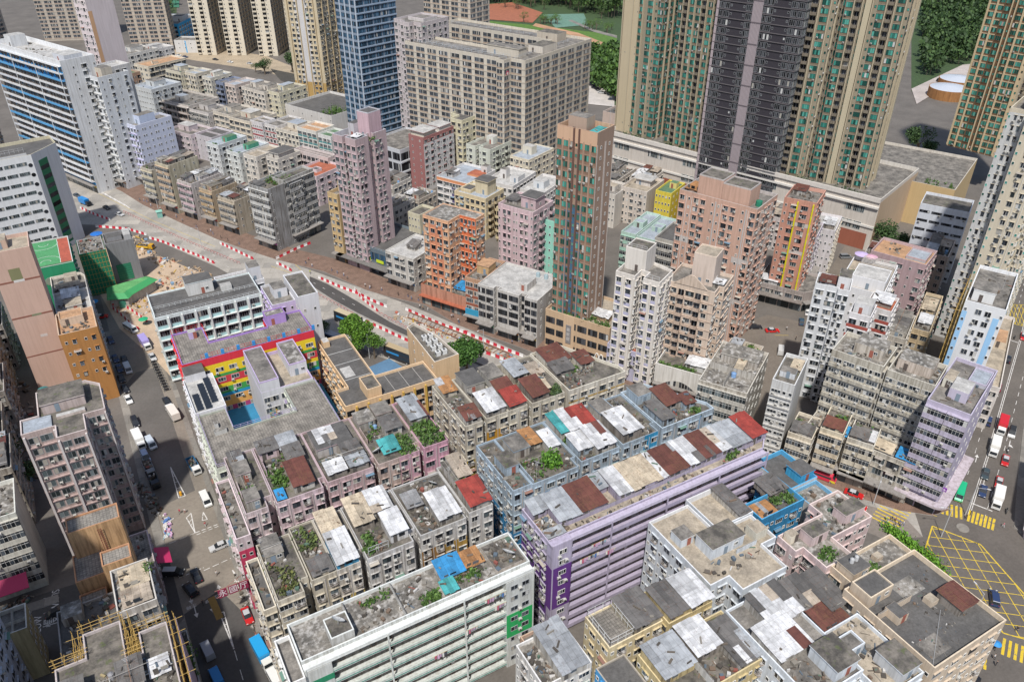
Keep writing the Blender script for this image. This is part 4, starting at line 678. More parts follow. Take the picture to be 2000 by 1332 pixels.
b=Bd('shop_house','low shop house with tiled terrace and a crimson awning on the corner',-14.6,135.6,0,6.2,12,11,(.4,.33,.34),'t',{0:dict(pat='W'),1:dict(pat='W')},grime=.8,ph=.5); b.shed(.2,.1,4.6,2.2,'teal',1.2,.3,base=8.5); b.clutter(.5,5,5.5,11,20); g=MB(); g.hexa([(6.1,4.4,8.2),(9.2,4.4,6.9),(9.2,9.4,6.9),(6.1,9.4,8.2),(6.1,4.4,8.3),(9.2,4.4,7),(9.2,9.4,7),(6.1,9.4,8.3)],P((.5,.03,.12))); g.build('awning',b.root); b.done()
GB=(.5,.47,.43)
b=Bd('apartment_block','grey block with cluttered yellow tarpaulin roof at the street crossing',-15.2,113.6,0,6.6,11,24,GB,'x',{0:dict(pat='W'),1:dict(pat='WW',bw=2.8)},grime=.8,ph=.9); b.shed(1.4,5.4,6,10,'tan',.8,.05); b.shed(1.2,1,5.8,4.6,'beige',.7,.05); b.clutter(.5,.5,6,10.4,90,big=.9); b.plants(5.8,6,6.4,10,8); b.done()
b=Bd('apartment_block','dark grey weathered low block beside the lane with slow markings',-25.6,112.4,0,10.3,12.4,19,(.3,.28,.26),'d',{0:dict(pat='W'),3:dict(pat='W')},grime=.9,ph=.5); b.clutter(1,1,9.8,12,80); b.box('rooftop_hut',1,8.4,4.4,12,19,21,(.4,.38,.35),'x'); b.done()
SC=(.42,.37,.36)
b=Bd('apartment_block','grey block wrapped in bamboo scaffolding with a mauve net, bottom left corner',-25.6,84,0,17.6,28.2,24,SC,'m',{1:dict(pat='WW',bw=2.8),3:dict(pat='W')},fp=[(0,0),(17.6,0),(17.6,24),(13,24),(13,19.4),(10.6,19.4),(10.6,28.2),(4.6,28.2),(4.6,23),(0,23)],grime=.9,ph=.6)
bam=P((.5,.33,.1),.6)
def scaffold(b,x0,y0,x1,y1,zt,depth=1.2,step=1.5,nm='bamboo_scaffold'):
    a=Vector((x0,y0));d=Vector((x1,y1))-a;L=d.length;d/=L;n=Vector((d.y,-d.x)); g=MB(); k=max(1,int(L/step))
    for i in range(k+1):
        for o in (.5,depth+.2):
            q=a+d*(i*L/k)+n*o; g.tube((q.x,q.y,0),(q.x+rnd.uniform(-.08,.08),q.y+rnd.uniform(-.08,.08),zt+rnd.uniform(.6,2.2)),.055,.045,bam,5)
        if i%2==0: 
            q=a+d*(i*L/k); g.tube((q.x,q.y,zt-.3),(q.x+n.x*2.6,q.y+n.y*2.6,zt-.2),.05,.04,bam,5)
    z=1.5
    while z<zt+1:
        for o in (.5,depth+.2):
            q,r=a+n*o-d*.6,a+n*o+d*(L+.6); g.tube((q.x,q.y,z),(r.x,r.y,z+rnd.uniform(-.1,.1)),.05,.045,bam,5)
        z+=1.7
    return g.build(nm,b.root)
for q in ((17.6,0,17.6,24),(17.6,24,13,24),(13,24,13,19.4),(10.6,19.4,10.6,28),(10.6,28.2,4.6,28.2),(4.6,28.2,4.6,23),(4.6,23,0,23),(13,19.4,10.6,19.4)): scaffold(b,*q,24.6)
g=MB(); nm=mat('net',(.36,.27,.33)); g.box(19.1,-2,3,19.16,24.6,24.2,nm); g.build('scaffold_net',b.root)
b.clutter(.6,.6,17,18.6,140); b.rooftop(.16,y1=18,cl=1.3,kinds=['c','dark'],pl=.1)
g=MB()
for y in (3,9,14.5): g.tube((.4,y,24.5),(17,y+.3,24.6),.07,.07,P((.55,.55,.53)),5)
for x in (7.6,10): g.tube((x,1,24.5),(x,18,24.6),.07,.07,P((.55,.55,.53)),5)
g.build('roof_pipe',b.root); b.shed(8.6,10.4,11,12,'blue',.5,.1); b.shed(13.6,14,16.6,17,'white',.5,.1); b.done()
b=Bd('street_stall','narrow low shop strip with plants and canopies along the left kerb',-7.9,84,0,1.9,36,7,(.36,.35,.33),'m',{},grime=.9,ph=.5); b.plants(.4,24,1.6,34,24); b.clutter(.3,.5,1.6,35,60); b.done()
GR=(.55,.55,.5)
b=Bd('apartment_block','pale grey block with green ribbon windows and a crimson street awning, far left',-47,154,0,16.4,12,21,GR,'x',{0:dict(pat='R',bw=3.4,acc=(.58,.56,.5),out=.4,ac=.5,fh=3.2),1:dict(pat='.')},grime=.5,ph=1.0); g=MB(); g.hexa([(4,-3.4,4.2),(13.6,-3.4,4.2),(13.6,-.3,6),(4,-.3,6),(4,-3.4,4.3),(13.6,-3.4,4.3),(13.6,-.3,6.1),(4,-.3,6.1)],P((.42,.02,.1))); g.build('awning',b.root); b.clutter(10,1,16,11,20); b.done()
b=Bd('apartment_tower','tall blotchy white tower cut off by the lower left edge',-61,100.4,0,27,26,62,(.55,.57,.62),'c',{1:dict(pat='sW.',bw=2.6,fr='k',gl='k',hood=1,ac=.3),2:dict(pat='W')},grime=.6); b.done()
b=Bd('shop_house','narrow cream house with a framed empty roof terrace, lower left',-36.6,129.4,0,4.8,6.6,13,(.55,.48,.28),'c',{0:dict(pat='.'),1:dict(pat='s')},grime=.6,ph=1.0,cope=(.66,.63,.56)); b.box('partition_wall',2.2,.3,2.4,6.3,13,14,(.66,.63,.56),door=False); b.box('partition_wall',.3,3,4.5,3.2,13,13.9,(.66,.63,.56),door=False); b.done()
# old houses along the far left alley, walls coloured darker for its shade
for i,(x,y,w,d,h,c) in enumerate(((-45,176,13,14,17,(.34,.31,.27)),(-46,193,12,16,15,(.36,.32,.26)),(-47,212,14,15,16,(.32,.29,.26)),(-49,230,15,18,18,(.4,.3,.22)),(-50,252,17,16,15,(.36,.34,.32)))):
    b=Bd('old_house',('dim grey house with messy roof above the dark alley, nearest of its row','shade darkened house second from the front in the dark alley row','brown roofed house in the middle of the dark alley row','rusty brown house fourth along the dark alley row','grey house at the far end of the dark alley row')[i],x,y,0,w,d,h,c,'m',{0:dict(pat='W'),1:dict(pat='W',bw=3.4)},grime=.9); b.rooftop(.6); b.done()
# ---------------------------------------------------------------- beyond the diagonal road (a second street grid)
def D(name,label,cx,cy,w,d,h,c,roof='c',ang=-63,**k):
    a=R(ang); return Bd(name,label,cx-math.cos(a)*w,cy-math.sin(a)*w,ang,w,d,h,c,roof,**k)
AB='apartment_block'; AT='apartment_tower'
SH=dict(shop=1)
def fs(**k):
    d=dict(pat='W',bw=2.8,ac=.4,ww=.6); d.update(k); return d
# far left
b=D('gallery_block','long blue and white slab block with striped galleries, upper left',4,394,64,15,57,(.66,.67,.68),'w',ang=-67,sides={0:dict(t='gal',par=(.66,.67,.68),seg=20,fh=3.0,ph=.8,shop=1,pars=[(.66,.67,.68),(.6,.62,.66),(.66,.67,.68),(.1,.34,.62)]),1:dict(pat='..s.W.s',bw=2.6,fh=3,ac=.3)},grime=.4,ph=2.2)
for k in range(18):
    b.paint(0,0,64,4+k*3.0,5.2+k*3.0,(.04,.3,.62) if k not in (3,8,12) else (.3,.5,.62),.02)
b.paint(0,0,64,51,57,(.03,.3,.62)); b.box('rooftop_hut',6,4,12,11,57,62,(.66,.67,.68),'w'); b.box('rooftop_hut',50,4,60,12,57,60,(.6,.62,.66),'w'); b.clutter(5,2,60,13,60); b.done()
b=D(AT,'pink white slender tower with an orange light well, upper left',22,440,10,14,78,(.64,.56,.56),'c',sides={0:fs(pat='sWs'),1:dict(pat='.')},grime=.2,fp=[(0,0),(10,0),(10,14),(0,14)]); b.paint(1,0,2,0,70,(.6,.36,.2)); b.done()
b=D(AT,'white tower with small hooded windows between the blue slab and the lavender block',16.5,393,13,15,50,(.62,.64,.66),'m',sides={0:fs(pat='WW',bw=2.6,fh=3.1,shop=1,acc=(.6,.6,.58),slab=.4),1:dict(pat='.s..W.',bw=2.4)},grime=.35); b.box('rooftop_hut',6,3,12,8,50,54,(.55,.5,.42),'c'); b.mast(8,10,6); b.mast(10,5,7); b.done()
b=D(AT,'grey white rear tower wing with paired windows behind the hooded white tower',22.5,400.5,10,10,52,(.56,.55,.54),'w',sides={1:dict(pat='.WW.',bw=2.2),0:fs(pat='.')},grime=.4); b.done()
b=D(AB,'lavender blue block with scattered small windows beside the road',26.2,391,9,19,28,(.55,.58,.7),'c',sides={0:fs(pat='WW',shop=1,slab=.3,acc=(.5,.46,.66)),1:dict(pat='s.ss.',bw=2.2,hood=0)},grime=.15); b.box('rooftop_hut',2,4,7,12,28,32,(.5,.56,.7),'c'); b.done()
# tenements along the far kerb
T=dict(pat='RR',bw=2.4,ac=.5,shop=1)
for i,(cx,cy,w,d,h,c,acc,lab) in enumerate((
 (26.4,365,8,12,15.5,(.5,.46,.38),(.55,.5,.38),'cream tenement with stacked glazed balconies, first after the lavender block'),
 (32,351,9,15,21,(.54,.5,.38),(.55,.42,.3),'yellowish tenement with orange and lilac balcony fronts and a bare cream side wall'),
 (38,340,9,16,15.5,(.6,.56,.54),(.55,.42,.45),'pale pink tenement with a gabled white roof shed'),
 (44,328.5,8,13,15,(.5,.4,.28),(.45,.33,.2),'brown tenement with a tall bronze drainpipe on its road face'),
 (50,316,10,14,14,(.5,.44,.35),(.46,.4,.32),'beige tenement with a terracotta patched roof beside the grey corner block'))):
    b=D(AB,lab,cx,cy,w,d,h,c,'m',sides={0:dict(T,acc=acc),1:dict(pat='.s.',bw=2.6)},grime=.7); b.rooftop(.5,cl=1.2); b.done()
GT=(.36,.36,.36)
b=D(AB,'dark grey weathered corner tenement with white ledges and garden roof',59.5,293.5,11,17,25,GT,'m',sides={0:dict(pat='RR',bw=2.6,acc=(.55,.55,.53),shop=1,fh=3.2),1:dict(pat='s..sR',bw=3,fh=3.2,acc=(.4,.4,.4),ac=.7)},grime=1.0); b.plants(2,6,10,15,40,hh=1.6); b.shed(.5,.4,6,3,'dark',1.6,.1); b.clutter(1,1,10,16,50); b.done()
b=D(AB,'grey tenement wing with long window bands facing the road crossing',66.5,297.5,6,16,26,(.42,.41,.39),'m',sides={0:dict(pat='s'),1:dict(pat='RRR',bw=2.8,acc=(.45,.44,.42),fh=3.2,fr='g',shop=1)},grime=.9); b.done()
# second row and behind
for lab,cx,cy,w,d,h,c,rf,st,rt in (
 ('lilac white low block with two dark roof rooms behind the tenements',52,418,17,12,12,(.6,.52,.54),'c',fs(pat='Ws'),1),
 ('lilac white low block with sunken grey roof yard',60,408,12,12,12,(.58,.55,.58),'d',fs(pat='s.'),0),
 ('white block with pale blue deck and a green water tank house',59,386,8,15,15,(.6,.62,.62),'p',fs(pat='Ws'),2),
 ('white block with a pale blue stepped deck and green planters',65,371,8,16,14.6,(.62,.64,.62),'p',fs(pat='Ws'),2),
 ('cream white block with twin parapet strips above the grey corner tenement',70.5,361,8,14,15,(.62,.58,.52),'b',fs(pat='Ws'),0),
 ('cream block with a flat black canopy roof in front of the green shuttered house',78,352,7,12,15.5,(.6,.56,.5),'c',fs(pat='W'),3),
 ('pale pink house with an orange tiled roof deck and white light wells',88.2,329.3,13,15,13,(.62,.52,.54),'r',fs(pat='WW'),4),
 ('long pink pavilion with a mottled grey roof beside the orange deck',98.6,344,20,5,15,(.58,.5,.48),'c',dict(pat='B',bw=2.6),0),
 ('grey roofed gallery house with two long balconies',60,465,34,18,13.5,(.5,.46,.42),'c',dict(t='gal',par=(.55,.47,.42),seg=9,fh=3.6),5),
 ('pale house with white tin roof behind the two balcony house',67.4,451,15,13,12,(.55,.52,.5),'c',fs(pat='R',acc=(.5,.48,.45)),1),
 ('cream house with long dark windows and grey end wall',75.8,439,12,15,13,(.6,.55,.47),'c',fs(pat='X',bw=3.4),1),
 ('cream verandah house with a bare grey gable end',82,420,15,16,13.5,(.62,.56,.46),'c',fs(pat='X',bw=3.2,wh=1.7),1),
 ('white house with three dark red horizontal bands',86.5,413.5,8,8,14,(.64,.62,.62),'c',fs(pat='s',slab=.15,slabh=.5,acc=(.35,.05,.06)),0),
 ('white terrace with red trimmed roof edge next to the banded house',92.3,405,9,15,13.6,(.62,.6,.58),'c',fs(pat='W',slab=.1,slabh=.4,acc=(.4,.1,.1)),0),
 ('cream house with a steep dark roof shed',98.8,391,15,15,13,(.62,.58,.5),'b',fs(pat='W'),1),
 ('white house with teal shutters',104,377,12,11,17,(.66,.64,.58),'o',dict(pat='X',bw=2.8,spc=(.1,.28,.28),hood=0),0),
 ('white house with teal shutters and a green lawn roof',108.5,369,8,10,16,(.66,.65,.62),'g',dict(pat='X',bw=2.8,spc=(.1,.28,.28),hood=0),0),
 ('lilac house with a tiled roof edge at the foot of the pink white tower',34,612,14,14,16,(.5,.4,.44),'r',fs(pat='W'),0),
 ('white stepped house with a sloping grey roof patch',45,583,17,20,19,(.64,.62,.58),'c',fs(pat='W.'),1),
 ('white house with rooftop rooms behind the stepped white house',56,590,10,20,18,(.64,.62,.6),'w',fs(pat='W'),1),
 ('cream house with sandy roof terraces and dark glazed side',52,543,13,24,19,(.62,.56,.45),'o',fs(pat='Ws'),6),
 ('brick brown narrow house behind the lavender block',36,507,8,8,24,(.4,.26,.18),'g',fs(pat='s'),0),
 ('pale blue grey house with white roof walls and skylights',45,483.5,15,17,20,(.56,.58,.58),'p',fs(pat='s'),1),
 ('cream terrace house with deep balconies, first beside the sandy road',67,523,13,12,18,(.62,.58,.46),'c',fs(pat='B',bw=3),1),
 ('cream terrace house second beside the sandy road',74.2,515,9,11,18,(.62,.57,.47),'p',fs(pat='W'),0),
 ('cream terrace house third beside the sandy road',80.6,505,7,14,17,(.63,.6,.52),'p',fs(pat='W'),1),
 ('slate blue terrace house with white balconies',85,492.5,6,12,16.5,(.22,.26,.36),'c',fs(pat='B'),0),
 ('pinkish cream house with a blue roof pool',89.5,482,8,14,17,(.6,.52,.47),'p',fs(pat='W'),0),
 ('cream house with a white gabled roof room',96.5,468.5,9,14,17,(.62,.57,.5),'c',fs(pat='W'),1),
 ('cream house with stepped white roof rooms',100.3,459,8,15,17,(.62,.57,.5),'c',fs(pat='W'),1),
 ('pale yellow corner house beside the round tower podium',107,453,9,18,17,(.62,.58,.44),'c',fs(pat='Ws'),1)):
    sd={0:st,1:fs(pat='sW',bw=3)}
    if rt==6: sd[1]=dict(pat='X',bw=3,gl='b',wh=2)
    w*=1.1; d*=1.14
    b=D(AB if h>14 else 'town_house',lab,cx,cy,w,d,h,c,rf,sides=sd,grime=.35)
    if rt==1: b.box('rooftop_hut',w*.15,d*.35,w*.6,d*.75,h,h+2.6,c,rnd.choice('cwp'),over=.1); b.clutter(1,1,w-1,d-1,8)
    if rt==2: b.box('rooftop_hut',w*.4,d*.4,w*.8,d*.75,h,h+2.4,(.1,.36,.24),'g'); b.plants(.5,.5,w-1,2,5,hh=.6)
    if rt==3: b.box('rooftop_hut',w*.1,d*.1,w*.9,d*.8,h,h+2.8,c,'d',over=.5)
    if rt==4:
        for q in ((1,2),(6,5)): b.box('light_well',q[0],q[1],q[0]+3.4,q[1]+3.4,h,h+1,(.66,.62,.64),'d',par=.4,door=False)
    if rt==5: b.clutter(2,3,w-2,d-2,30); b.box('rooftop_hut',18,6,24,11,h,h+2.6,(.56,.54,.5),'p'); b.box('rooftop_hut',6,8,14,14,h,h+2.4,(.56,.54,.5),'c')
    if rt==6: b.box('rooftop_hut',6,8,9,11,h,h+1.6,c,'o')
    if rt in (0,1): b.box('partition_wall',.4,d*.5,w-.4,d*.5+.2,h,h+.9,c,door=False)
    b.done()
# around the pink tower
PT=(.47,.365,.375)
b=D(AT,'pink residential tower with vertical recesses and a glazed roof terrace',84.6,259,11.6,15,49,PT,'c',ang=-66,sides={0:fs(pat='WW',bw=2.5,ww=.66,fh=2.8,ac=.3,fr='g',gl='c'),1:fs(pat='WW..',bw=2.6,ww=.6,fh=2.8),'*':fs(pat='WW',fh=2.8,bw=2.4)},fp=[(0,0),(5,0),(5,2),(6.4,2),(6.4,0),(11.6,0),(11.6,6),(10,6),(10,8.6),(11.6,8.6),(11.6,15),(0,15)],grime=.35,ph=2.2,cope=(.55,.54,.58)); b.box('rooftop_hut',5,8,10.6,14,49,58,(.56,.4,.44),'d',win_=True,par=.3); b.box('rooftop_hut',2,6,5,12,49,54,(.55,.53,.56),'d'); b.shed(7,2.4,10,5,'white',2.2,.2); b.plants(9,6,11.4,9,8); b.done()
b=D('podium_block','blue glass fronted podium under the pink tower with yellow banners and grey awnings',90.5,250,26,22,9,(.12,.16,.19),'d',ang=-64,sides={0:dict(pat='X',bw=2.2,fh=4,wh=3.1,sill=.4,hood=0,ac=0,gl='b',fr='k',shop=1,canc=(.2,.19,.18),cd=3.4),1:dict(pat='X',gl='b')},grime=.3)
for u in (12,18.5):
    g=MB(); g.box(u,-.4,4.8,u+3.6,-.25,6,P((.5,.6,.03))); g.build('banner',b.root)
b.rail(.4,.4,25.6,.4,9,1.3,(.25,.35,.42)); b.done()
b=D(AB,'tan block squeezed between the grey tenement and the pink tower',79.2,270.5,5,14,27,(.52,.38,.2),'c',sides={0:fs(pat='WW',bw=2.2,shop=1),1:dict(pat='.')},grime=.3,ph=1.2); b.box('rooftop_hut',.6,5,4.6,12,27,31,(.5,.38,.22),'d'); b.done()
b=D(AB,'low white block with a pale grey roof and hooped shed beside the podium',93.5,236,13,17,13,(.55,.53,.49),'w',sides={0:fs(pat='X.X',bw=2.6,wh=1.8,shop=1,fh=3.2),1:fs(pat='sW',bw=2.6)},grime=.6,ph=.4); b.shed(5,6,9,9.5,'dark',1.9,.6); b.clutter(3,8,12,15,10); b.done()
OR=(.62,.3,.17)
b=D(AT,'orange and peach cross shaped tower with dull grey roof',99.6,218.3,10.6,6,33,(.6,.36,.22),'x',ang=-62,sides={0:fs(pat='WWWW',bw=2.3,ac=.6,ww=.66),1:fs(pat='Ws',bw=2),'*':fs(pat='W')},fp=[(0,0),(10.6,0),(10.6,6.4),(17,6.4),(17,11.6),(0,11.6)],grime=.35,ph=.3); b.paint(2,0,6.4,0,33.3,(.58,.15,.06)); b.paint(0,2.4,8,0,31,(.56,.23,.13)); b.done()
b=D('podium_block','low orange rimmed shop podium in front of the orange tower',104.5,206,25,9,7,(.5,.25,.17),'m',ang=-61,sides={0:dict(pat='.',shop=1,canc=(.42,.13,.07),cd=1.6)},grime=.6,ph=.8,cope=(.45,.16,.09)); b.clutter(3,1,22,6,16); b.shed(2,4,6,8,'grey',1.8,.2); b.shed(12,3,18,8,'blue',1.6,.3); b.done()
b=D(AT,'pale pink block with a dark roofed stair house beside the orange tower',130.2,215.5,14.6,13,30,(.6,.46,.48),'c',ang=-64,sides={0:fs(pat='s|WW|s',bw=2.4,rib=.1),1:fs(pat='WsB',bw=2.6)},grime=.45); b.box('rooftop_hut',7,4,13,10,30,34,(.58,.44,.46),'d',over=.4,win_=True); b.shed(.4,4,5,9,'dark',1.6,.1); b.done()
b=D(AB,'mint green slim block behind the brown tower podium',139,214,5.4,10,25,(.3,.62,.5),'c',sides={0:fs(pat='s',bw=3)},grime=.2); b.done()
b=D(AB,'brown brick banded block with a blue shop sign',103.5,203,6.3,16,16.5,(.45,.27,.17),'c',ang=-58,sides={0:dict(pat='XX',bw=2.8,wh=1.7,hood=0,slab=.12,slabh=.75,acc=(.3,.1,.06),ac=.5,shop=1)},grime=.4); b.box('rooftop_hut',1,6,5.4,11,16.5,19.5,(.55,.36,.18),'o',over=.2); b.clutter(.6,1,5.6,5,12); g=MB(); g.box(.2,-.9,3.9,6.1,-.6,6.2,P((.03,.26,.42))); g.build('shop_sign',b.root); b.done()
b=D(AB,'wide grey white block with three window bays and a plain pale roof',112.6,183,22,18,17,(.5,.48,.45),'w',ang=-60,sides={0:dict(pat='XX',bw=2.6,wh=1.9,hood=0,sill=.8,shop=1,ac=.3,fr='k',gl='k'),1:dict(pat='.s..s',bw=3)},fp=[(0,0),(6,0),(6,1.8),(7.4,1.8),(7.4,0),(15.4,0),(15.4,1.8),(17.4,1.8),(17.4,0),(22,0),(22,18),(0,18)],grime=.5,ph=.5); b.box('rooftop_hut',13,4,16,10,17,19.5,(.6,.58,.55),'w'); b.tank(14,15,.7,1.4,(.35,.45,.48)); b.tank(17,15,.7,1.4,(.35,.45,.48)); b.done()
BT=(.31,.215,.16)
b=D(AT,'tall brown tower with blue tiled central strip and turquoise windows',123.2,171,13,9,69,BT,'c',ang=-66,sides={0:dict(pat='X|X|XsX|X|X',bw=1.4,fh=3.0,wh=1.8,sill=.7,hood=0,ac=.25,gl='g',fr='b',ribc=(.38,.26,.19),rib=.22,spc=(.26,.16,.11)),1:dict(pat=',.s.,',bw=2)},grime=.15,ph=3.2,cope=(.55,.36,.24))
b.paint(0,3.2,9.4,4,50,(.05,.13,.21)); b.paint(0,5.4,5.9,0,72.2,(.13,.07,.055),.3); b.paint(0,7.1,7.6,0,72.2,(.13,.07,.055),.3); b.paint(0,0,13,66.6,72.1,(.55,.36,.24),.02); b.shed(8.5,3,12.4,8,'teal',2.0,.1); b.box('rooftop_hut',1,4,7,8.4,69,74,(.42,.31,.24),'c'); b.tank(3,2,.8,1.6,(.1,.1,.1)); b.mast(12,8,9); b.done()
b=D('podium_block','sandstone shopping podium under the brown tower with long dark windows',126.2,163,22.5,17,13,(.5,.36,.23),'b',ang=-62,sides={0:dict(pat='X',bw=3,fh=4.2,wh=2.2,sill=.7,hood=0,ac=0,gl='k',fr='k'),1:dict(pat='.')},grime=.2); b.plants(6,.6,22,3,34,hh=1.8); b.shed(13,4,20,7,'white',2.0,.3); b.paint(0,6.6,10.4,0,13.9,(.55,.4,.26),.1)
PODB=b; g=MB(); g.box(7.6,-.3,4,9.4,-.1,10.6,P((.2,.19,.19))); g.build('sign_board',b.root); b.done()
WP=(.64,.6,.55); LV=(.45,.44,.58)
b=D(AT,'white and lavender tower with a stepped roof and balcony column beside the brown tower',126.2,153.4,6,12.5,33.4,WP,'c',ang=-62,sides={0:dict(pat='W|',bw=2.5,ac=.5,spc=LV,fh=3),1:dict(pat='G|W|',bw=2.3,spc=LV,acc=WP,fh=3,ac=.5),'*':dict(pat='W',spc=LV)},fp=[(0,0),(6,0),(6,4.2),(8.4,4.2),(8.4,0),(13.4,0),(13.4,9),(0,12.5)],grime=.25,ph=.9,z0=2); b.box('rooftop_hut',.6,4.4,7,11,33.4,40,WP,'m',par=.3); b.rail(.7,4.5,6.9,4.5,40.3,1.2); b.rail(9,.3,13,.3,34.3,1.4); b.done()
b=D('podium_block','lavender podium crowded with air conditioners and a terracotta deck',130.4,147.8,14.4,20,10,(.44,.43,.55),'r',ang=-63,sides={0:dict(pat='X',bw=2.3,ac=1,wh=1.6,fh=3,zb=3),1:dict(pat='.')},grime=.4,ph=.9)
for i in range(12): acunit().build('air_conditioner',b.root,(1+i*1.1,-.02,4.4+(i%3)*1.4))
b.done()
GB2=(.58,.47,.38)
b=D(AT,'beige tower with a gabled parapet, balconies and a square roof house',143.6,139.6,14.2,12.6,32,GB2,'c',ang=-60,sides={0:dict(pat='.WBXBW.',bw=1.9,fh=2.9,ac=.5,acc=(.5,.38,.3),slab=.15),1:dict(pat='WX',bw=2.8,fh=2.9,ac=.6),'*':dict(pat='W')},fp=[(0,0),(14.2,0),(14.2,4),(15.6,4),(15.6,12.6),(0,12.6)],grime=.3,ph=1.0); b.box('rooftop_hut',5.6,4.4,12,11,32,41,(.6,.5,.43),'b',win_=True,par=.3)
g=MB(); g.hexa([(2.4,-.2,33),(12,-.2,33),(12,.3,33),(2.4,.3,33),(6.6,-.2,36.4),(7.8,-.2,36.4),(7.8,.3,36.4),(6.6,.3,36.4)],mat('wall',GB2)); g.build('gable',b.root); b.shed(12.2,4.4,15,7,'white',1.6,.1); b.done()
b=D('podium_block','white podium with an arched glass front and planted roof edge below the beige tower',138.8,132.6,15.6,12.5,9,(.64,.62,.58),'m',ang=-58,sides={1:dict(pat='.')},grime=.4,ph=1.2)
g=MB(); n=14; 
for i in range(n):
    u0,u1=1.6+i*.86,1.6+(i+1)*.86; hz=lambda u:2.6+3.4*math.sin(max(0,min(1,(u-1.6)/12.04))*math.pi)**.8
    g.poly([(u0+.05,-.06,2.2),(u1-.05,-.06,2.2),(u1-.05,-.06,hz(u1)),(u0+.05,-.06,hz(u0))],glass('k'))
g.build('arched_window',b.root); b.shops(Vector((0,0)),Vector((1,0)),Vector((0,-1)),15.6,dict(cd=1.5)); b.plants(1,.6,11,2.4,30,hh=1.2); b.shed(8,3,14,7,'white',2.2,.2,wc=(.6,.6,.58)); b.done()
b=D(AB,'weathered grey tenement with open roof pens and pale blue shutters',134.6,114.2,13,22,17,(.5,.47,.41),'x',ang=-59,sides={0:dict(pat='RR',bw=2.8,acc=(.52,.5,.45),fh=3.2,shop=1,gl='c'),1:dict(pat='s..s',bw=2.6,ac=.7)},grime=.9,ph=.8); b.box('rooftop_hut',2,13,12,19,17,19.4,(.5,.47,.43),'x',door=False,over=.2); b.box('partition_wall',.5,8,12.5,8.2,17,19,(.5,.48,.44),door=False); b.box('partition_wall',6.4,.5,6.6,12.8,17,19,(.5,.48,.44),door=False); b.shed(7,9,9,13,'tan',1.9,.3); b.tank(7.4,7,.7,1.2,(.2,.35,.6)); b.clutter(.6,.6,12,20,30); b.done()
b=D('podium_block','low terrace with planters and a grey strip roof at the street corner',152,130,10,16,8,(.45,.4,.34),'b',ang=-60,sides={0:dict(pat='W'),1:dict(pat='.')},grime=.5); b.plants(6,2,9,15,30,hh=1.2); b.shed(1,1,4,15,'grey',1.6,.2); b.done()
PP=(.54,.35,.27)
b=D(AT,'salmon tower with white drainpipes and grey patch bands, twin roof blocks',169.6,153.4,25.5,15,46,PP,'c',ang=-68,sides={0:dict(pat='s,WW.s|',bw=2.4,fh=2.8,ac=.6,end='W,',pipe=(.6,.58,.56),ribc=(.45,.42,.4),rib=.1),1:dict(pat='W,sW',bw=2.6,fh=2.8,ac=.6,pipe=(.4,.38,.36))},grime=.3,ph=1.0,cope=(.5,.46,.44)); b.paint(0,0,5,30,32,(.5,.46,.43)); b.paint(0,20,25.5,14,16,(.5,.46,.43)); b.paint(0,20,25.5,28,30,(.5,.46,.43)); b.paint(0,0,5,16,18,(.5,.46,.43)); b.box('rooftop_hut',5,2,13,10,46,52,PP,'m',door=False,par=.4); b.box('rooftop_hut',13.2,1.6,22,9,46,51.4,PP,'m',door=False,par=.4); b.shed(.6,3,4.6,9,'orange',.8,.1); b.tank(23.8,5,1.0,1.6,(.02,.2,.12)); b.done()
b=D(AB,'yellow block with green painted roof',206,232.5,7,14,16,(.65,.52,.06),'g',sides={0:fs(pat='s',bw=2.6),1:fs(pat='.s',bw=3)},grime=.3,ph=.7); b.box('rooftop_hut',3,7,6,10,16,18.4,(.66,.56,.2),'g'); b.done()
b=D(AB,'yellow green roofed twin block closer to the salmon tower',210.5,226,4,13,15.5,(.65,.52,.06),'g',sides={0:fs(pat='s',bw=2.6),1:fs(pat='.')},grime=.3); b.done()
b=D(AB,'cream block with a canopied roof platform beside the yellow blocks',199.5,240,12,17,15,(.56,.5,.44),'b',sides={0:fs(pat='Ws')},grime=.4); b.box('rooftop_hut',3,8,9.6,13,15,17.6,(.6,.56,.52),'w',over=.8); b.done()
b=D(AB,'cream house with stepped walls right of the brown tower',188,246,9,14,14,(.6,.56,.5),'c',sides={0:fs(pat='s')},grime=.4); b.box('rooftop_hut',2,5,6,9,14,16,(.62,.58,.52),'b'); b.done()
b=D(AB,'pale mint tenement with blue grey decks and light wells',172,211,6,22,14,(.42,.55,.48),'p',sides={0:dict(pat='RR',bw=2.6,acc=(.36,.55,.45)),1:fs(pat='W')},grime=.3); b.box('rooftop_hut',1,8,5,12,14,16,(.42,.55,.48),'p',par=.4); b.done()
b=D(AB,'pale mint tenement beside the black roofed one',175,203.6,7.5,22,14,(.4,.53,.46),'p',sides={0:dict(pat='RR',bw=2.6,acc=(.34,.52,.42)),1:fs(pat='W')},grime=.3); b.box('rooftop_hut',2,9,6,13,14,15.6,(.42,.55,.48),'p',par=.4); b.done()
b=D(AB,'black roofed tenement with dark balconies behind the white lavender tower',180.5,194.5,11,17,15,(.42,.4,.36),'d',sides={0:dict(pat='RR',bw=2.8,acc=(.5,.48,.44),gl='k',fh=3.2),1:dict(pat='.')},grime=.5); b.box('rooftop_hut',6,6,9,8,15,15.8,(.6,.58,.55),'w',door=False); b.done()
PY=(.52,.27,.2)
b=D(AT,'brick pink tower with two bright yellow pipes on the street corner',204.2,160.4,10.5,13,38,PY,'c',ang=-60,sides={0:dict(pat='sWWs',bw=2.5,fh=2.9,ac=.7,gl='d'),1:dict(pat='W.W',bw=3,fh=2.9,ac=.5)},grime=.4,ph=1.2,fp=[(0,0),(10.5,0),(10.5,13),(0,13)])
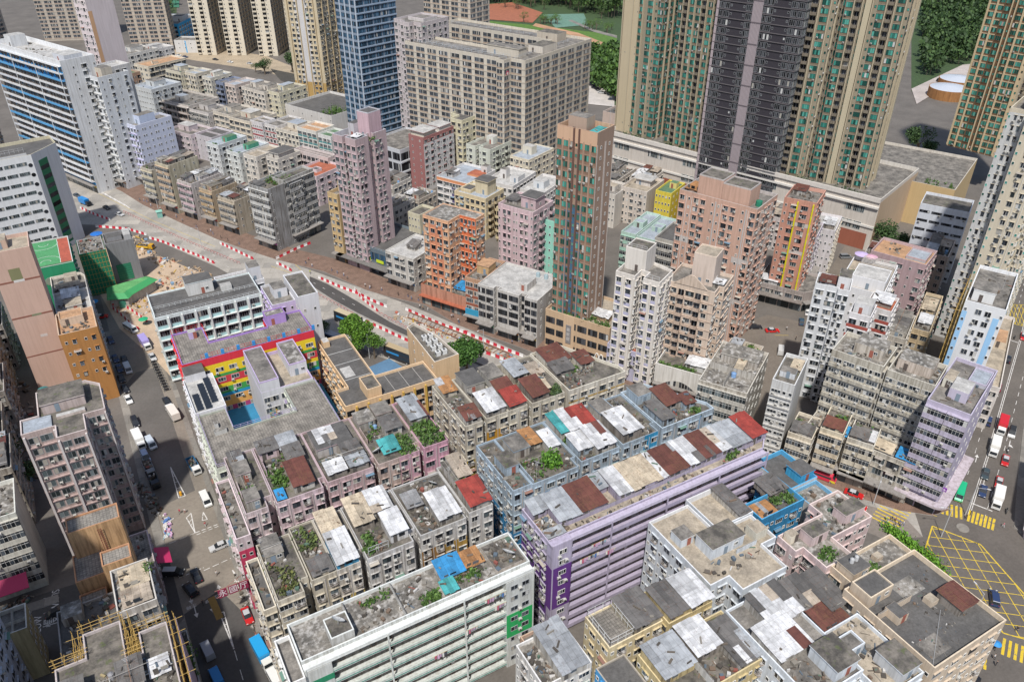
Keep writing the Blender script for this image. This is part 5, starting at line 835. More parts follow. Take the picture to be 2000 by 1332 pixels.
for u in (4.6,9.6):
    g=MB(); g.box(u-.22,-.5,4,u+.22,-.02,38.5,P((.62,.55,.02),.4)); g.build('yellow_pipe',b.root)
b.paint(0,4.9,9.3,30,31.3,(.55,.5,.47)); b.paint(0,4.9,9.3,20,21.3,(.55,.5,.47)); b.clutter(1,2,9.6,12,40); b.shed(1,7,5,12,'rust',1.8,.1); b.done()
b=D('podium_block','dark curved corner podium with black shop signs under the yellow piped tower',205.5,155.6,19,16,6.5,(.36,.32,.3),'c',ang=-60,sides={0:dict(pat='X',shop=1,zb=4.2,canc=(.25,.22,.2)),1:dict(pat='.',shop=1)},grime=.6,fp=[(0,0),(16.5,0),(19,2.6),(19,16),(0,16)]); b.shed(1,.6,7,4,'white',2.4,.2,wc=(.5,.5,.5)); b.done()
b=D(AB,'white corner house with rounded cream balconies behind the yellow piped tower',231,171.2,8,15,18,(.6,.57,.58),'w',ang=-58,sides={0:fs(pat='s'),1:dict(pat='G',bw=3,acc=(.6,.54,.44))},grime=.4); b.shed(3,3,7,9,'white',2.0,.2); b.done()
b=D(AB,'grey white tenement strip between the piped tower and the white corner house',219,169,9,12,20,(.5,.46,.5),'c',ang=-58,sides={0:fs(pat='W'),1:fs(pat='W',shop=1)},grime=.5); b.done()
# cream and red blocks in the middle distance
b=D(AT,'maroon and white block with an outside stair strip and flat canopy roof',136.4,321.5,9,21,25,(.32,.14,.13),'w',ang=-66,sides={0:dict(pat='.s.',bw=3,ac=.4),1:dict(pat='Ws',bw=2.5,ac=.5)},grime=.2,ph=.6); b.paint(1,0,21,0,22.5,(.58,.56,.55)); b.box('rooftop_hut',.6,1,8.4,9,25,27.4,(.6,.55,.45),'w',over=.8,door=False); b.box('rooftop_hut',1,12,8,20,25,27,(.6,.57,.52),'w',over=.4); b.done()
b=D(AT,'pale yellow slim block with cluttered roof tanks before the estate slab',159.3,328.5,12,22,27,(.62,.58,.42),'d',ang=-66,sides={0:fs(pat='WW',bw=2.4),1:fs(pat='WW.s',bw=2.4)},fp=[(0,6),(5,6),(5,0),(12,0),(12,22),(0,22)],grime=.35); b.tank(6,16,.8,1.8,(.03,.25,.4)); b.clutter(2,9,11,21,40); b.done()
b=D(AB,'pale mint white block with sunken roof wells and a square stair house',163.6,309.5,14,21,18,(.58,.6,.52),'c',ang=-66,sides={0:fs(pat='sW.',bw=2.4),1:fs(pat='sWB',bw=2.4)},fp=[(0,0),(5.5,0),(5.5,3),(7.5,3),(7.5,0),(14,0),(14,21),(0,21)],grime=.25); b.box('rooftop_hut',5,9,9,13,18,21.4,(.62,.63,.57),'w'); b.box('partition_wall',6.4,.4,6.6,20,18,19.2,(.6,.62,.55),door=False); b.done()
b=D(AB,'cream block with a blue grey roof deck and boxy stair house',174.4,293,10.5,20,17,(.64,.58,.46),'p',ang=-66,sides={0:fs(pat='WsW',bw=2.4),1:fs(pat='WsW',bw=2.6)},grime=.2,ph=.5); b.box('rooftop_hut',2,7,7,11,17,20.6,(.64,.6,.5),'w'); b.done()
b=D(AB,'white block with an orange roof edge and purple stripe',140.4,285.5,17,20,14.5,(.64,.62,.6),'p',sides={0:fs(pat='X',bw=3),1:dict(pat='s')},grime=.2); b.paint(0,0,17,13.9,15.2,(.62,.26,.12)); b.paint(0,8,10,0,13.8,(.1,.08,.18)); b.shed(2,4,6,9,'dark',2,.2,wc=(.6,.58,.56)); b.box('rooftop_hut',9,10,16,16,14.5,15.3,(.6,.25,.12),'r',door=False); b.box('rooftop_hut',13,15,16,18,14.5,18,(.62,.6,.58),'c'); b.done()
b=D(AB,'cream yellow block with a flat dark topped stair tower behind the orange tower',136.3,262.2,15.5,13,17,(.62,.52,.34),'p',sides={0:fs(pat='W'),1:fs(pat='sB')},grime=.3); b.box('stair_tower',7,5,13,11,17,22.5,(.6,.52,.36),'d',over=.5); b.box('light_well',1,3,6,9,17,18,(.6,.5,.32),'d',door=False,par=.5); b.done()
b=D(AB,'white roofed block with stepped parapets left of the brown tower',156,275,14,20,14,(.62,.6,.58),'w',ang=-60,sides={0:fs(pat='W'),1:fs(pat='W')},grime=.2); b.box('rooftop_hut',3,8,6,11,14,18,(.64,.62,.6),'c'); b.box('rooftop_hut',9,6,13,12,14,16.6,(.62,.62,.62),'w'); b.done()
b=D(AB,'white and grey block with roof box touching the brown tower',163,262,11,20,14,(.6,.58,.56),'w',ang=-60,sides={0:fs(pat='W'),1:fs(pat='W')},grime=.2); b.box('rooftop_hut',3,6,8,11,14,17,(.6,.62,.63),'w'); b.done()
b=D(AB,'yellow balcony house between the pink block and white roofs',146.5,246,15,12,14,(.6,.5,.3),'m',ang=-62,sides={0:fs(pat='B'),1:fs(pat='W')},grime=.4); b.box('rooftop_hut',3,4,8,9,14,16.5,(.6,.5,.33),'c'); b.done()
b=D(AB,'pale yellow narrow house right of the pink tower foot',108,262.5,6,9,16,(.58,.54,.4),'m',sides={0:fs(pat='s')},grime=.4); b.done()
b=D(AT,'navy glass skyscraper banded with pale blue spandrels',140.5,407,17,26,80,(.22,.27,.34),'c',ang=-72,sides={0:dict(pat='X|',bw=2.7,fh=3.3,wh=2.0,sill=.9,hood=0,ac=0,gl='b',fr='k',ribc=(.5,.55,.6),rib=.1),1:dict(pat='X',bw=4,fh=3.3,wh=2.1,sill=.7,hood=0,ac=0,gl='b',fr='k',slab=.4,slabh=.5,acc=(.28,.36,.46))},grime=.05); b.done()
b=D('podium_block','dark glass podium with white slab edges at the foot of the navy skyscraper',129,332,22,26,17,(.5,.51,.53),'c',ang=-68,sides={0:dict(pat='X',bw=4,fh=5,wh=3.4,hood=0,gl='k',fr='k',ac=0),1:dict(pat='X',bw=4,fh=5,wh=3.4,hood=0,gl='k',fr='k',ac=0,slab=.5,slabh=.6,acc=(.55,.56,.58))},grime=.1); b.done()
b=D(AT,'grey pink stepped tower with scattered windows behind the navy skyscraper',*at(829,298)[:2],15,16,63,(.5,.45,.45),'c',ang=-66,sides={0:fs(pat='WsG',bw=2.4,ac=.5),1:fs(pat='Ws',bw=2.6)},fp=[(0,0),(7,0),(7,-3),(13,-3),(13,0),(18,0),(18,20),(0,20)],grime=.3); b.box('rooftop_hut',4,6,14,16,60,64,(.55,.52,.5),'c',par=.6); b.done()
b=D(AT,'tall cream tower with grey window strips rising from a walled garden podium',143,482,22,20,85,(.55,.47,.33),'c',ang=-50,sides={0:dict(pat='.|WW|.',bw=2.8,fh=3,ac=.6,ribc=(.52,.42,.27),rib=.8),1:fs(pat='WW|s',bw=2.6,ribc=(.5,.4,.25),rib=.6),3:fs(pat='W')},grime=.25); b.paint(0,0,22,0,12,(.45,.3,.11)); b.paint(1,0,20,0,12,(.36,.26,.12)); b.paint(0,6.6,15,12,85,(.56,.55,.55)); b.done()
b=D('podium_block','white walled garden podium around the tall cream tower',125,419,38,34,10,(.6,.58,.55),'d',ang=-66,sides={0:dict(pat='...s',bw=3)},grime=.3,ph=1.4); b.plants(26,3,37,14,60,hh=3); b.done()
# estate
ES=(.55,.5,.42); EF=dict(pat='WW.',bw=2.7,fh=2.85,ww=.9,wh=1.75,hood=0,ac=.0,spc=(.42,.32,.24),slab=.12,slabh=.2,acc=(.45,.4,.33),fr='g',gl='d')
b=Bd('estate_block','U shaped cream estate slab with many window bays and a red emblem',144.8,384.8,-66,86,60,55,ES,'c',{0:EF,1:dict(EF,pat='WW.'),3:EF,4:EF,5:EF,6:EF},fp=[(15,0),(72,0),(72,-2),(76,-2),(76,3),(84,3),(84,58),(0,58),(0,44),(70,44),(70,16),(15,16)],grime=.25,ph=1.2,cope=(.64,.58,.48))
for q in ((16,5,72,5),(16,8,72,8),(76,6,76,57),(1,51,68,51)): b.rail(*q,55,1.2,(.45,.5,.56),4,'roof_pipe')
b.box('rooftop_hut',58,9,76,15,55,58.6,ES,'c',over=.3); b.box('rooftop_hut',72,22,80,34,55,58,(.6,.55,.48),'m'); b.box('rooftop_hut',60,46,72,54,55,58.6,(.5,.44,.36),'m'); 
g=MB(); g.cyl(0,0,-.05,.08,1.1,1.1,P((.45,.05,.12)),18); g.cyl(0,0,.081,.1,.6,.6,P((.6,.56,.5)),18); o=g.build('emblem',b.root,(76.02,.5,50)); o.rotation_euler=(math.pi/2,0,math.pi/2)
for k in range(4):
    g=MB(); g.box(76,.1,44.6-k*3.2,76.06,1.3,44.9-k*3.2,P((.2,.12,.12))); g.box(76,.6,44-k*3.2,76.06,.85,45.6-k*3.2,P((.2,.12,.12))); g.box(76,.1,43.8-k*3.2,76.06,1.4,44-k*3.2,P((.2,.12,.12))); g.build('sign_character',b.root)
b.done()
for lab,x,y,a,w,d,h,c,st in (
 ('far beige estate slab cut by the top edge behind the grey pink tower',205,470,-66,36,18,66,(.55,.48,.4),EF),
 ('brown gridded estate slab behind the pink white tower, top left',58,688,-20,30,16,60,(.46,.4,.33),dict(EF,spc=(.4,.3,.24))),
 ('grey brown gridded estate slab at the top left corner',2,760,-20,44,16,70,(.45,.4,.34),dict(EF,spc=(.4,.3,.24))),
 ('dark edge estate slab at the far upper left corner',-50,700,-40,26,16,70,(.36,.32,.28),dict(EF,spc=(.3,.24,.2))),
 ('cream stair ended tower, leftmost of the row of cream towers',99,652,-30,14,40,70,(.64,.58,.47),dict(pat='Bs.',bw=3,fh=3,acc=(.64,.58,.47))),
 ('cream stair ended tower, second in the row of cream towers',118,640,-30,14,40,70,(.64,.58,.47),dict(pat='Bs.',bw=3,fh=3,acc=(.64,.58,.47))),
 ('cream stair ended tower, third in the row of cream towers',138,626,-30,14,40,70,(.64,.58,.47),dict(pat='Bs.',bw=3,fh=3,acc=(.64,.58,.47))),
 ('cream stair ended tower, last in the row beside the tall cream tower',158,614,-30,14,40,70,(.64,.58,.47),dict(pat='Bs.',bw=3,fh=3,acc=(.64,.58,.47)))):
    b=Bd('estate_block',lab,x,y,a,w,d,h,c,'c',{0:st,1:dict(EF,spc=(.4,.3,.24)),3:st},grime=.2); b.done()
b=Bd('school_block','bright blue and white school with framed stairs far behind, top left',70,712,-32,30,40,14,(.05,.36,.66),'c',{0:dict(pat='B|',bw=4,fh=3.4,acc=(.55,.6,.62),ribc=(.04,.36,.68),rib=1),1:dict(pat='X|',bw=3.4,fh=3.4,spc=(.5,.56,.6),ribc=(.05,.4,.7),rib=.3,hood=0)},grime=.1,cope=(.5,.55,.6)); b.box('rooftop_hut',20,14,28,26,14,18,(.6,.6,.6),'d'); b.done()
b=Bd('school_block','low white hall with blue piping beside the blue school',86,668,-32,18,14,8,(.58,.57,.55),'c',{0:dict(pat='.s',bw=4)},grime=.2); b.paint(0,8,8.8,0,8.6,(.04,.35,.66)); b.done()
# right hand slope: towers on the long podium
PO=(.58,.53,.47)
b=D('podium_block','long pale podium with classical cornices and a brick red base under the green windowed towers',263.5,178.5,128,44,20.5,PO,'c',ang=-70.5,sides={0:dict(pat='.X.',bw=7,fh=7,wh=3.2,sill=1.4,hood=0,ac=0,zb=7,gl='c'),1:dict(pat='.')},grime=.25,ph=1.6,cope=(.66,.63,.58))
b.paint(0,2,126,0,6.8,(.3,.1,.06)); b.paint(1,0,44,0,20.5,(.5,.37,.25)); b.paint(0,0,128,17.8,18.6,(.66,.63,.58),.9); b.paint(0,0,128,20.4,22.2,(.62,.58,.53),.6); b.paint(0,0,128,9.6,10.4,(.62,.6,.56),.5)
for k in range(6): b.plants(8+k*20,1,20+k*20,3,16,hh=2,c=(.04,.08,.025))
b.done()
GT1=(.27,.235,.17); GF=dict(pat='X|B|X|',bw=2.5,fh=2.95,wh=1.95,sill=.6,hood=0,ac=.35,gl='g',fr='k',ribc=(.4,.34,.24),rib=.7,spc=(.2,.155,.105),acc=(.2,.17,.13))
b=D(AT,'green windowed tower at the left end of the podium with a bare tan pier',233,281,22,26,92,GT1,'c',ang=-76,z0=20.5,sides={0:dict(GF,pat='|.X|sX'),1:dict(GF,pat='X|'),3:dict(pat='X|',gl='k',fr='g',bw=2.4,fh=2.95,wh=2.2,sill=.4,hood=0)},grime=.1); b.paint(0,1,9,0,92,(.48,.4,.27),.5); b.done()
b=D(AT,'green windowed tower with laundry balconies left of the dark purple tower',241.5,252,24,24,92,GT1,'c',ang=-76,z0=20.5,sides={0:GF,1:dict(GF,pat='s..|X')},fp=[(0,0),(18,0),(18,2.5),(24,2.5),(24,24),(0,24)],grime=.1); b.done()
DK=(.032,.028,.036)
b=D(AT,'dark purple glass tower with a ribbed pink grey central pier',248.6,219,36,24,110,DK,'c',ang=-70.3,sides={0:dict(pat='XXs...sXX',bw=2.9,fh=3.15,wh=2.1,sill=.5,hood=0,ac=0,gl='k',fr='g',spc=(.06,.052,.06),slab=.3,slabh=.15,acc=(.11,.1,.105)),1:dict(pat='X',bw=2.6,fh=3.15,wh=2.6,sill=.3,hood=0,ac=0,gl='c',fr='g',slab=.3,slabh=.2,acc=(.1,.1,.11))},grime=.05); b.paint(0,15.4,19.4,10,110,(.36,.31,.33),.4); b.paint(0,0,1,6,110,(.36,.3,.31),.3)
g=MB()
for k in range(7): g.box(15.7+k*.55,-.52,10,15.9+k*.55,-.42,110,P((.25,.21,.22)))
for k in range(12): g.box(15.4,-.55,14+k*8,19.4,-.42,14.4+k*8,P((.12,.1,.11)))
g.build('pier_rib',b.root); b.done()
b=D(AT,'broad green windowed tower with a tall cream pier at its right corner',269,190.6,38,17,92,GT1,'c',ang=-62,z0=20.5,sides={0:dict(GF,pat='X|B|X|s'),1:dict(GF,pat='X|s|X')},fp=[(0,0),(13,0),(13,2.5),(16,2.5),(16,0),(38,0),(38,17),(0,17)],grime=.1); b.paint(5,14.4,17,0,92,(.46,.4,.28),.9); b.paint(4,7,9,0,92,(.46,.4,.28),.9); b.done()
b=D(AT,'cream tower with a dark bronze glazed strip near the top right corner',358,193,22,22,100,(.5,.4,.26),'c',ang=-80,z0=18,sides={0:dict(pat='|X|XX|s',bw=2.4,fh=2.95,wh=1.9,sill=.5,hood=0,ac=.1,gl='g',fr='b',ribc=(.52,.42,.27),rib=.6,spc=(.18,.1,.05)),1:dict(GF,pat='|WB')},grime=.1); b.paint(0,6.2,12.5,0,100,(.12,.07,.035),.03); b.done()
b=D('podium_block','tan tile clad podium with a sloping skylight below the bronze glazed tower',306,176,42,46,17,(.48,.35,.18),'c',ang=-66,sides={0:dict(pat='.')},grime=.12,ph=1.2,cope=(.6,.56,.5)); b.plants(30,2,40,8,14); b.shed(20,1,26,5,'dark',1.2,.4); b.done()
CE=(.55,.49,.38)
b=D(AT,'cream tower with white pipes and rows of hooded windows, right edge',237,110,16,22,74,CE,'c',ang=-70,z0=0,sides={0:dict(pat='s.W,W,s',bw=2.3,fh=2.9,ac=.7,gl='g',pipe=(.62,.6,.56),hood=1),1:dict(pat='WG',bw=2.4,fh=2.9,ac=.9,gl='g',acc=CE),3:dict(pat='s',bw=3,fh=2.9)},fp=[(0,0),(5,0),(5,-3),(13,-3),(13,0),(16,0),(16,22),(0,22)],grime=.2,ph=1.2); b.paint(0,0,5,0,74,(.5,.5,.49)); b.box('rooftop_hut',3,4,13,16,74,79,(.6,.54,.44),'c',par=.6); b.tank(9,2,.9,2,(.03,.14,.4)); b.done()
b=D(AB,'grey white slab with long slot windows behind the mauve block',267,146,16,13,27,(.56,.58,.62),'m',ang=-62,sides={0:dict(pat='X',bw=3.4,fh=3.4,wh=.9,sill=1.4,hood=0,ac=.4,gl='k',fr='k'),1:dict(pat='.')},grime=.2); b.done()
# right street blocks
b=D(AT,'white slim slab with two window columns and a long blank white side',170.4,117.4,9,7,36,(.6,.61,.62),'c',ang=-55,sides={0:dict(pat='WW',bw=2.5,fh=2.8,ac=.7,ww=.7),1:dict(pat='.')},fp=[(0,0),(6,0),(6,-.8),(9,-.8),(9,7),(0,7)],grime=.25,ph=1.2); b.shed(1,2,5,6,'rust',1.2,.1); b.box('rooftop_hut',5.4,1,8.6,6.4,36,40,(.62,.62,.63),'m'); b.done()
b=D(AB,'white block with brick red window bands beside the slim white slab',170,109.2,5.5,8,32,(.62,.6,.6),'c',ang=-62,sides={0:dict(pat='WW',bw=2.2,fh=3,ac=.4,slab=.06,slabh=.8,acc=(.36,.08,.06)),1:dict(pat='W',bw=2.6)},grime=.3); b.box('rooftop_hut',.6,2,5,7,32,35,(.62,.62,.63),'w'); b.done()
b=D(AB,'white block with brick red bands and a red tiled roof edge, right of its twin',180.5,110.4,7,9,30,(.62,.6,.59),'r',ang=-64,sides={0:dict(pat='WW',bw=2.6,fh=3,ac=.5,slab=.06,slabh=.8,acc=(.36,.08,.06)),1:dict(pat='W')},grime=.35); b.shed(1,3,6,8,'white',1.8,.2); b.done()
b=D(AB,'white stepped block with a steel pergola and parasols on its roof',193,122,13,22,26,(.66,.66,.67),'b',ang=-62,sides={0:dict(pat='s.s',bw=3),1:dict(pat='W',bw=3)},grime=.15,ph=1.2); b.box('rooftop_hut',3,3,12.4,12,26,29.4,(.68,.68,.69),'w',par=.2)
g=MB()
for k in range(9): g.box(3,13+k*.9,28.6,12.6,13.12+k*.9,28.75,P((.55,.52,.48)))
for x in (3,12.5):
    for y in (13,20.2): g.box(x-.08,y-.08,26,x+.08,y+.08,28.6,P((.55,.52,.48)))
g.build('pergola',b.root); b.plants(.6,2,2,12,12); b.done()
b=D(AB,'mauve brick block with sandy roof and a blue grey roof pen',222.5,129.5,17,13,25,(.4,.29,.3),'o',ang=-68,sides={0:dict(pat='W.s.W',bw=2.6,fh=3.2,ac=.6),1:dict(pat='W')},grime=.3); b.box('rooftop_hut',10,3,16,11,25,25.6,(.4,.42,.45),'p',door=False,par=.5); b.clutter(2,5,9,12,16); b.done()
b=D(AB,'old tan row house with cluttered roof yards in the shaded alley',205,112,5,26,15,(.5,.4,.26),'m',ang=-62,sides={0:dict(pat='W'),1:dict(pat='W')},grime=.6); b.shed(1,4,4.4,9,'white',1.8,.2); b.shed(.6,13,4,20,'tan',1.8,.2); b.clutter(.6,1,4.6,25,30); b.done()
b=D(AB,'grimy narrow tenement with messy roof between the red banded and mauve blocks',194,112,6,16,16,(.46,.43,.38),'m',ang=-62,sides={0:dict(pat='W'),1:dict(pat='W')},grime=.8); b.rooftop(.5); b.plants(1,8,5,12,10); b.done()
GC=(.5,.47,.4); GS=dict(pat='XX',bw=2.5,fh=3.1,ww=.9,wh=1.2,sill=1.2,hood=0,ac=.75,slab=.45,slabh=.9,acc=(.5,.47,.4),gl='d',shop=1)
b=D(AB,'grey concrete tenement with deep stained balcony bands facing the brick pavement',156.5,93.6,12.6,11,30,GC,'x',ang=-68,sides={0:GS,1:dict(pat='RA',bw=2.6,fh=3.1)},grime=.85,ph=1.2); b.box('rooftop_hut',4,4,11,10,30,32.8,(.6,.55,.48),'x',win_=True); b.clutter(1,1,12,10,40); b.done()
b=D(AB,'grey concrete tenement with faded red roof rim next to the lilac corner block',161,82.6,11,11,29.6,GC,'x',ang=-68,sides={0:GS,1:dict(pat='W')},grime=.85,ph=1.2); b.box('rooftop_hut',1,4,9,10,29.6,32.4,(.6,.52,.45),'x'); b.clutter(1,1,10,10,40); b.done()
b=D('podium_block','stained two storey shop base of the grey tenements with awnings and laundry',155.4,77.5,27,7,11.4,(.5,.47,.41),'x',ang=-68,sides={0:dict(pat='X',bw=2.8,fh=3.4,wh=2,ac=.9,shop=1,gl='c',cd=3)},grime=.8,ph=.6)
for u,k in ((3,'white'),(8.6,'blue'),(16.4,'tan'),(22,'blue')): b.shed(u,.3,u+4.4,3.2,k,1.6,.35)
b.clutter(1,3,26,6.5,60); b.done()
LC=(.43,.39,.49)
b=D(AB,'lilac corner block with white balcony bands and rounded canopy at the crossing',158.4,71.6,9.4,23,29.6,LC,'c',ang=-70,sides={0:dict(pat='R',bw=3.1,fh=3.0,acc=(.46,.42,.52),ac=.5,out=.9,gl='d',zb=3.4),1:dict(pat='...s',bw=3,fh=3)},grime=.2,ph=1.0); b.box('rooftop_hut',3,5,7,11,29.6,32.4,(.5,.46,.56),'w'); b.box('rooftop_hut',.6,9,2.8,14,29.6,32,(.6,.57,.48),'b',win_=True); b.clutter(2,3,8.6,20,40); b.box('light_well',5,14,9,21,29.6,30.4,(.5,.5,.56),'p',door=False,par=.4)
g=MB(); n=12; g.prism([(-.2,.4),(9.6,.4)]+[(9.6+2.4*math.sin(i*math.pi/2/n),-2.4+2.4-2.4*math.cos(i*math.pi/2/n)) for i in range(0)]+[(11.6,2.2),(11.8,23),(9.42,23),(9.42,-.02),(-.2,-.02)][::1],3.6,4.1,mat('wall',(.45,.42,.4)))
g=MB(); g.prism([(-.2,-2.2),(9.4,-2.2),(10.8,-1.6),(11.6,-.4),(11.8,1),(11.8,23),(9.43,23),(9.43,-.03),(-.2,-.03)],3.5,4.1,mat('wall',(.52,.46,.5),grime=.6)); g.build('canopy',b.root); b.shops(Vector((0,0)),Vector((1,0)),Vector((0,-1)),9.4,dict(cd=.5)); b.done()
b=D(AT,'white and sky blue tower with paired windows behind the lilac corner block',193,88.6,9.4,24,38,(.66,.67,.68),'c',ang=-64,sides={0:dict(pat='s.WW.s',bw=1.5,fh=3,ww=.7,ac=.5,hood=0),1:dict(pat='W.',bw=2.8,fh=3)},fp=[(0,0),(9.4,0),(9.4,24),(0,24)],grime=.1,ph=1.0); b.paint(0,0,1.2,3,36,(.3,.52,.75),.04); b.paint(0,7.2,8.6,3,36,(.3,.52,.75),.04); b.box('rooftop_hut',1,3,6,9,38,41,(.66,.66,.65),'c',over=.1); b.mast(7,14,5); b.clutter(1,10,9,22,20)
scaffold(b,0,20,0,0,36,depth=1.2,step=1.6); b.done()
b=D(AB,'low white topped block with beige roof along the right road',200,86,9,44,13,(.58,.54,.5),'b',ang=-62,sides={0:dict(pat='W'),1:dict(pat='W')},grime=.3); b.box('rooftop_hut',2,24,8,32,13,15,(.6,.5,.38),'o'); b.done()
b=D(AB,'white six storey house with a yellow canvas on its roof beside the alley',140.4,105,5.6,14,23,(.58,.58,.57),'m',ang=-60,sides={0:dict(pat='XX',bw=2.4,wh=1.0,slab=.4,slabh=.3,acc=(.58,.57,.54),ac=.8,hood=0,fh=3.2),1:dict(pat='.')},grime=.5,ph=1.2); b.shed(2.6,8,5,12,'tan',1.0,.1); b.box('rooftop_hut',.8,4,4.6,7,23,24.6,(.58,.6,.62),'c'); b.done()
for lab,cx,cy,w,d,h,c,acc in (('cream narrow tenement with enclosed balconies at the lane mouth',141.4,97.2,6,10,11,(.56,.5,.4),(.58,.53,.44)),
 ('cream tenement with a dark brown lean-to roof',146.3,92.4,5.6,11,14,(.58,.52,.4),(.58,.5,.38)),
 ('grey topped tenement with a red and white lattice stair beside it',150.6,86.4,6.4,12,13,(.56,.53,.46),(.58,.53,.43))):
    b=D(AB,lab,cx,cy,w,d,h,c,'m',ang=-62,sides={0:dict(pat='R',bw=2.8,acc=acc,shop=1,ac=.6,fh=3.1),1:dict(pat='s')},grime=.7); b.shed(.5,.4,w-.5,3.4,'rust' if 'brown' in lab else 'dark',2.2,.4); b.clutter(.6,4,w-.6,d-.6,20); b.plants(1,5,w-1,8,5); b.done()
b=Bd(AB,'pink and white corner block at the right edge of the crossing',168.6,55.4,-63,34,24,12.6,(.64,.52,.53),'w',{'*':dict(pat='X.',bw=3,fh=3.4,wh=1.3,hood=0,slab=.6,slabh=.5,acc=(.66,.58,.58),ac=.2)},fp=[(0,2),(2,0),(34,0),(34,24),(0,24)],grime=.25); b.clutter(3,3,30,20,40); b.done()
# small houses filling the second grid
b=D(AB,'low pinkish block with rooftop machinery between the estate and the green windowed towers',245,313,16,16,20,(.52,.42,.37),'d',ang=-66,sides={0:dict(pat='.')},grime=.3); b.clutter(2,2,14,14,60,big=1.4); b.done()
for x,y,l in ((1868,172,'round copper walled hall with a pale dome roof, farther of the pair'),(1850,190,'round copper walled hall with a pale dome roof, nearer of the pair')):
    q=at(x,y); o=tag(empty('round_hall',(q.x,q.y,0)),l,'hall'); g=MB(); g.cyl(0,0,-.2,6,12,12,mat('wall',(.36,.17,.06)),28); g.build('wall',o); g=MB(); g.cyl(0,0,6,7.5,11.6,2,P((.5,.53,.58),.3),28); g.build('roof',o)
b=Bd(AB,'rusty brown block partly hidden left of the blue and white slab',-66,436,0,36,26,22,(.34,.26,.2),'d',{0:dict(pat='W'),1:dict(pat='W')},grime=.6); b.rooftop(.2); b.done()
FH=random.Random(11)
for i,(cx,cy,w,d,h,c,l) in enumerate(((101,300,11,14,11,(.56,.52,.46),'low beige house behind the pink tower, left of the yellow narrow house'),(107,287,9,13,10,(.5,.48,.45),'low grey house between the pink tower and the maroon block'),(114,305,10,12,12,(.6,.57,.52),'low cream house under the dark glass podium'),(120,292,9,12,9,(.45,.4,.34),'low brown house in front of the maroon block'),(121,270,7,10,8,(.5,.47,.42),'low grey shed house behind the orange tower'),(160,355,12,14,14,(.55,.5,.45),'low beige house between the maroon block and the estate slab'),(150,345,10,14,12,(.58,.55,.52),'low white house behind the maroon block'),(200,262,10,20,12,(.55,.5,.44),'low beige house behind the canopied cream block'),(212,255,9,16,12,(.6,.56,.5),'low cream house at the brick red podium base, left'),(184,262,9,14,12,(.6,.58,.55),'low white house hidden right of the brown tower'),(222,214,10,12,14,(.5,.46,.42),'grey house between the yellow twin block and the podium'),(232,196,10,12,13,(.55,.5,.48),'pale house between the salmon tower and the podium'),(240,152,10,14,12,(.45,.42,.4),'grey low house behind the mauve brick block'),(203,136,9,12,12,(.5,.47,.44),'grey low house between the white stepped and mauve blocks'),(252,140,8,16,16,(.5,.42,.36),'brown low house below the tan clad podium'))):
    b=D('town_house',l,cx,cy,w,d,h,c,FH.choice('cmx'),sides={0:fs(pat='W'),1:fs(pat='W')},grime=.5); b.rooftop(.3); b.done()
# ---------------------------------------------------------------- ground, roads, pavements and markings
def struct(name,mb): return tag(mb.build(name),kind='structure')
def sheet(name,pts,z,m): g=MB(); g.poly([(x,y,z) for x,y in pts],m); return struct(name,g)
def slabp(name,pts,m,z=.13): g=MB(); g.prism(pts,-.05,z,P((.36,.34,.32)),m,False); return struct(name,g)
A=lambda *p:[tuple(at(*q))[:2] for q in p]
sheet('ground',[(-900,-300),(1900,-300),(1900,2000),(-900,2000)],0,mat('road',(.14,.125,.11)))
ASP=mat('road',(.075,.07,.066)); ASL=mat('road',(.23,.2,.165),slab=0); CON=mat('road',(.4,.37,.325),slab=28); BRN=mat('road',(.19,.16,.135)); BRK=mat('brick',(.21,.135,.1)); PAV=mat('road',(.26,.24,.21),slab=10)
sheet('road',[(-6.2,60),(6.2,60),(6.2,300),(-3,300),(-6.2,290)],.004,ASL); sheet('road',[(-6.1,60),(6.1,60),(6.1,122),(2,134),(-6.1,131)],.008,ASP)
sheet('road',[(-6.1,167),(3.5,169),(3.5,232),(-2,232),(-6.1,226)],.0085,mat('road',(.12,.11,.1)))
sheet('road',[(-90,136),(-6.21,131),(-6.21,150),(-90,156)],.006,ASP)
far=[(-30,485),(-4.4,418.3),(21.6,353),(36,318.4),(49,287.5),(63.9,257.8),(79.8,227.6),(92.7,197.7),(104.7,166),(119,142),(129,120),(137.5,100),(147,82),(152,75)]
near=[(-40,440),(-20,390),(-8,362),(10.9,348),(22.5,320.6),(34.8,293),(50,250),(57,226),(66.7,203),(80,182),(100,158),(112,130),(122,108),(133,90),(141.5,72),(150,68)]
def strip(name,a,b,z,m):
    g=MB(); n=len(a)-1
    def s(l,t):
        k=t*(len(l)-1); i=min(int(k),len(l)-2); f=k-i; return (l[i][0]*(1-f)+l[i+1][0]*f,l[i][1]*(1-f)+l[i+1][1]*f)
    g.poly([(x,y,z) for x,y in a]+[(x,y,z) for x,y in reversed(b)],m); return struct(name,g)
strip('road',[(x+7,y+3.6) for x,y in far],near,.01,CON)
strip('road',A((605,540),(640,555),(700,590),(760,628),(830,662),(905,695),(960,720))[:],A((605,556),(650,585),(700,612),(712,618),(770,645),(830,672),(905,700),(958,724)),.014,ASP)
strip('road',[(104.7,166),(119,142),(129,120),(137.5,100),(147,82),(152,75)],[(100,158),(112,130),(122,108),(133,90),(141.5,72),(150,68)],.015,mat('road',(.22,.19,.165)))
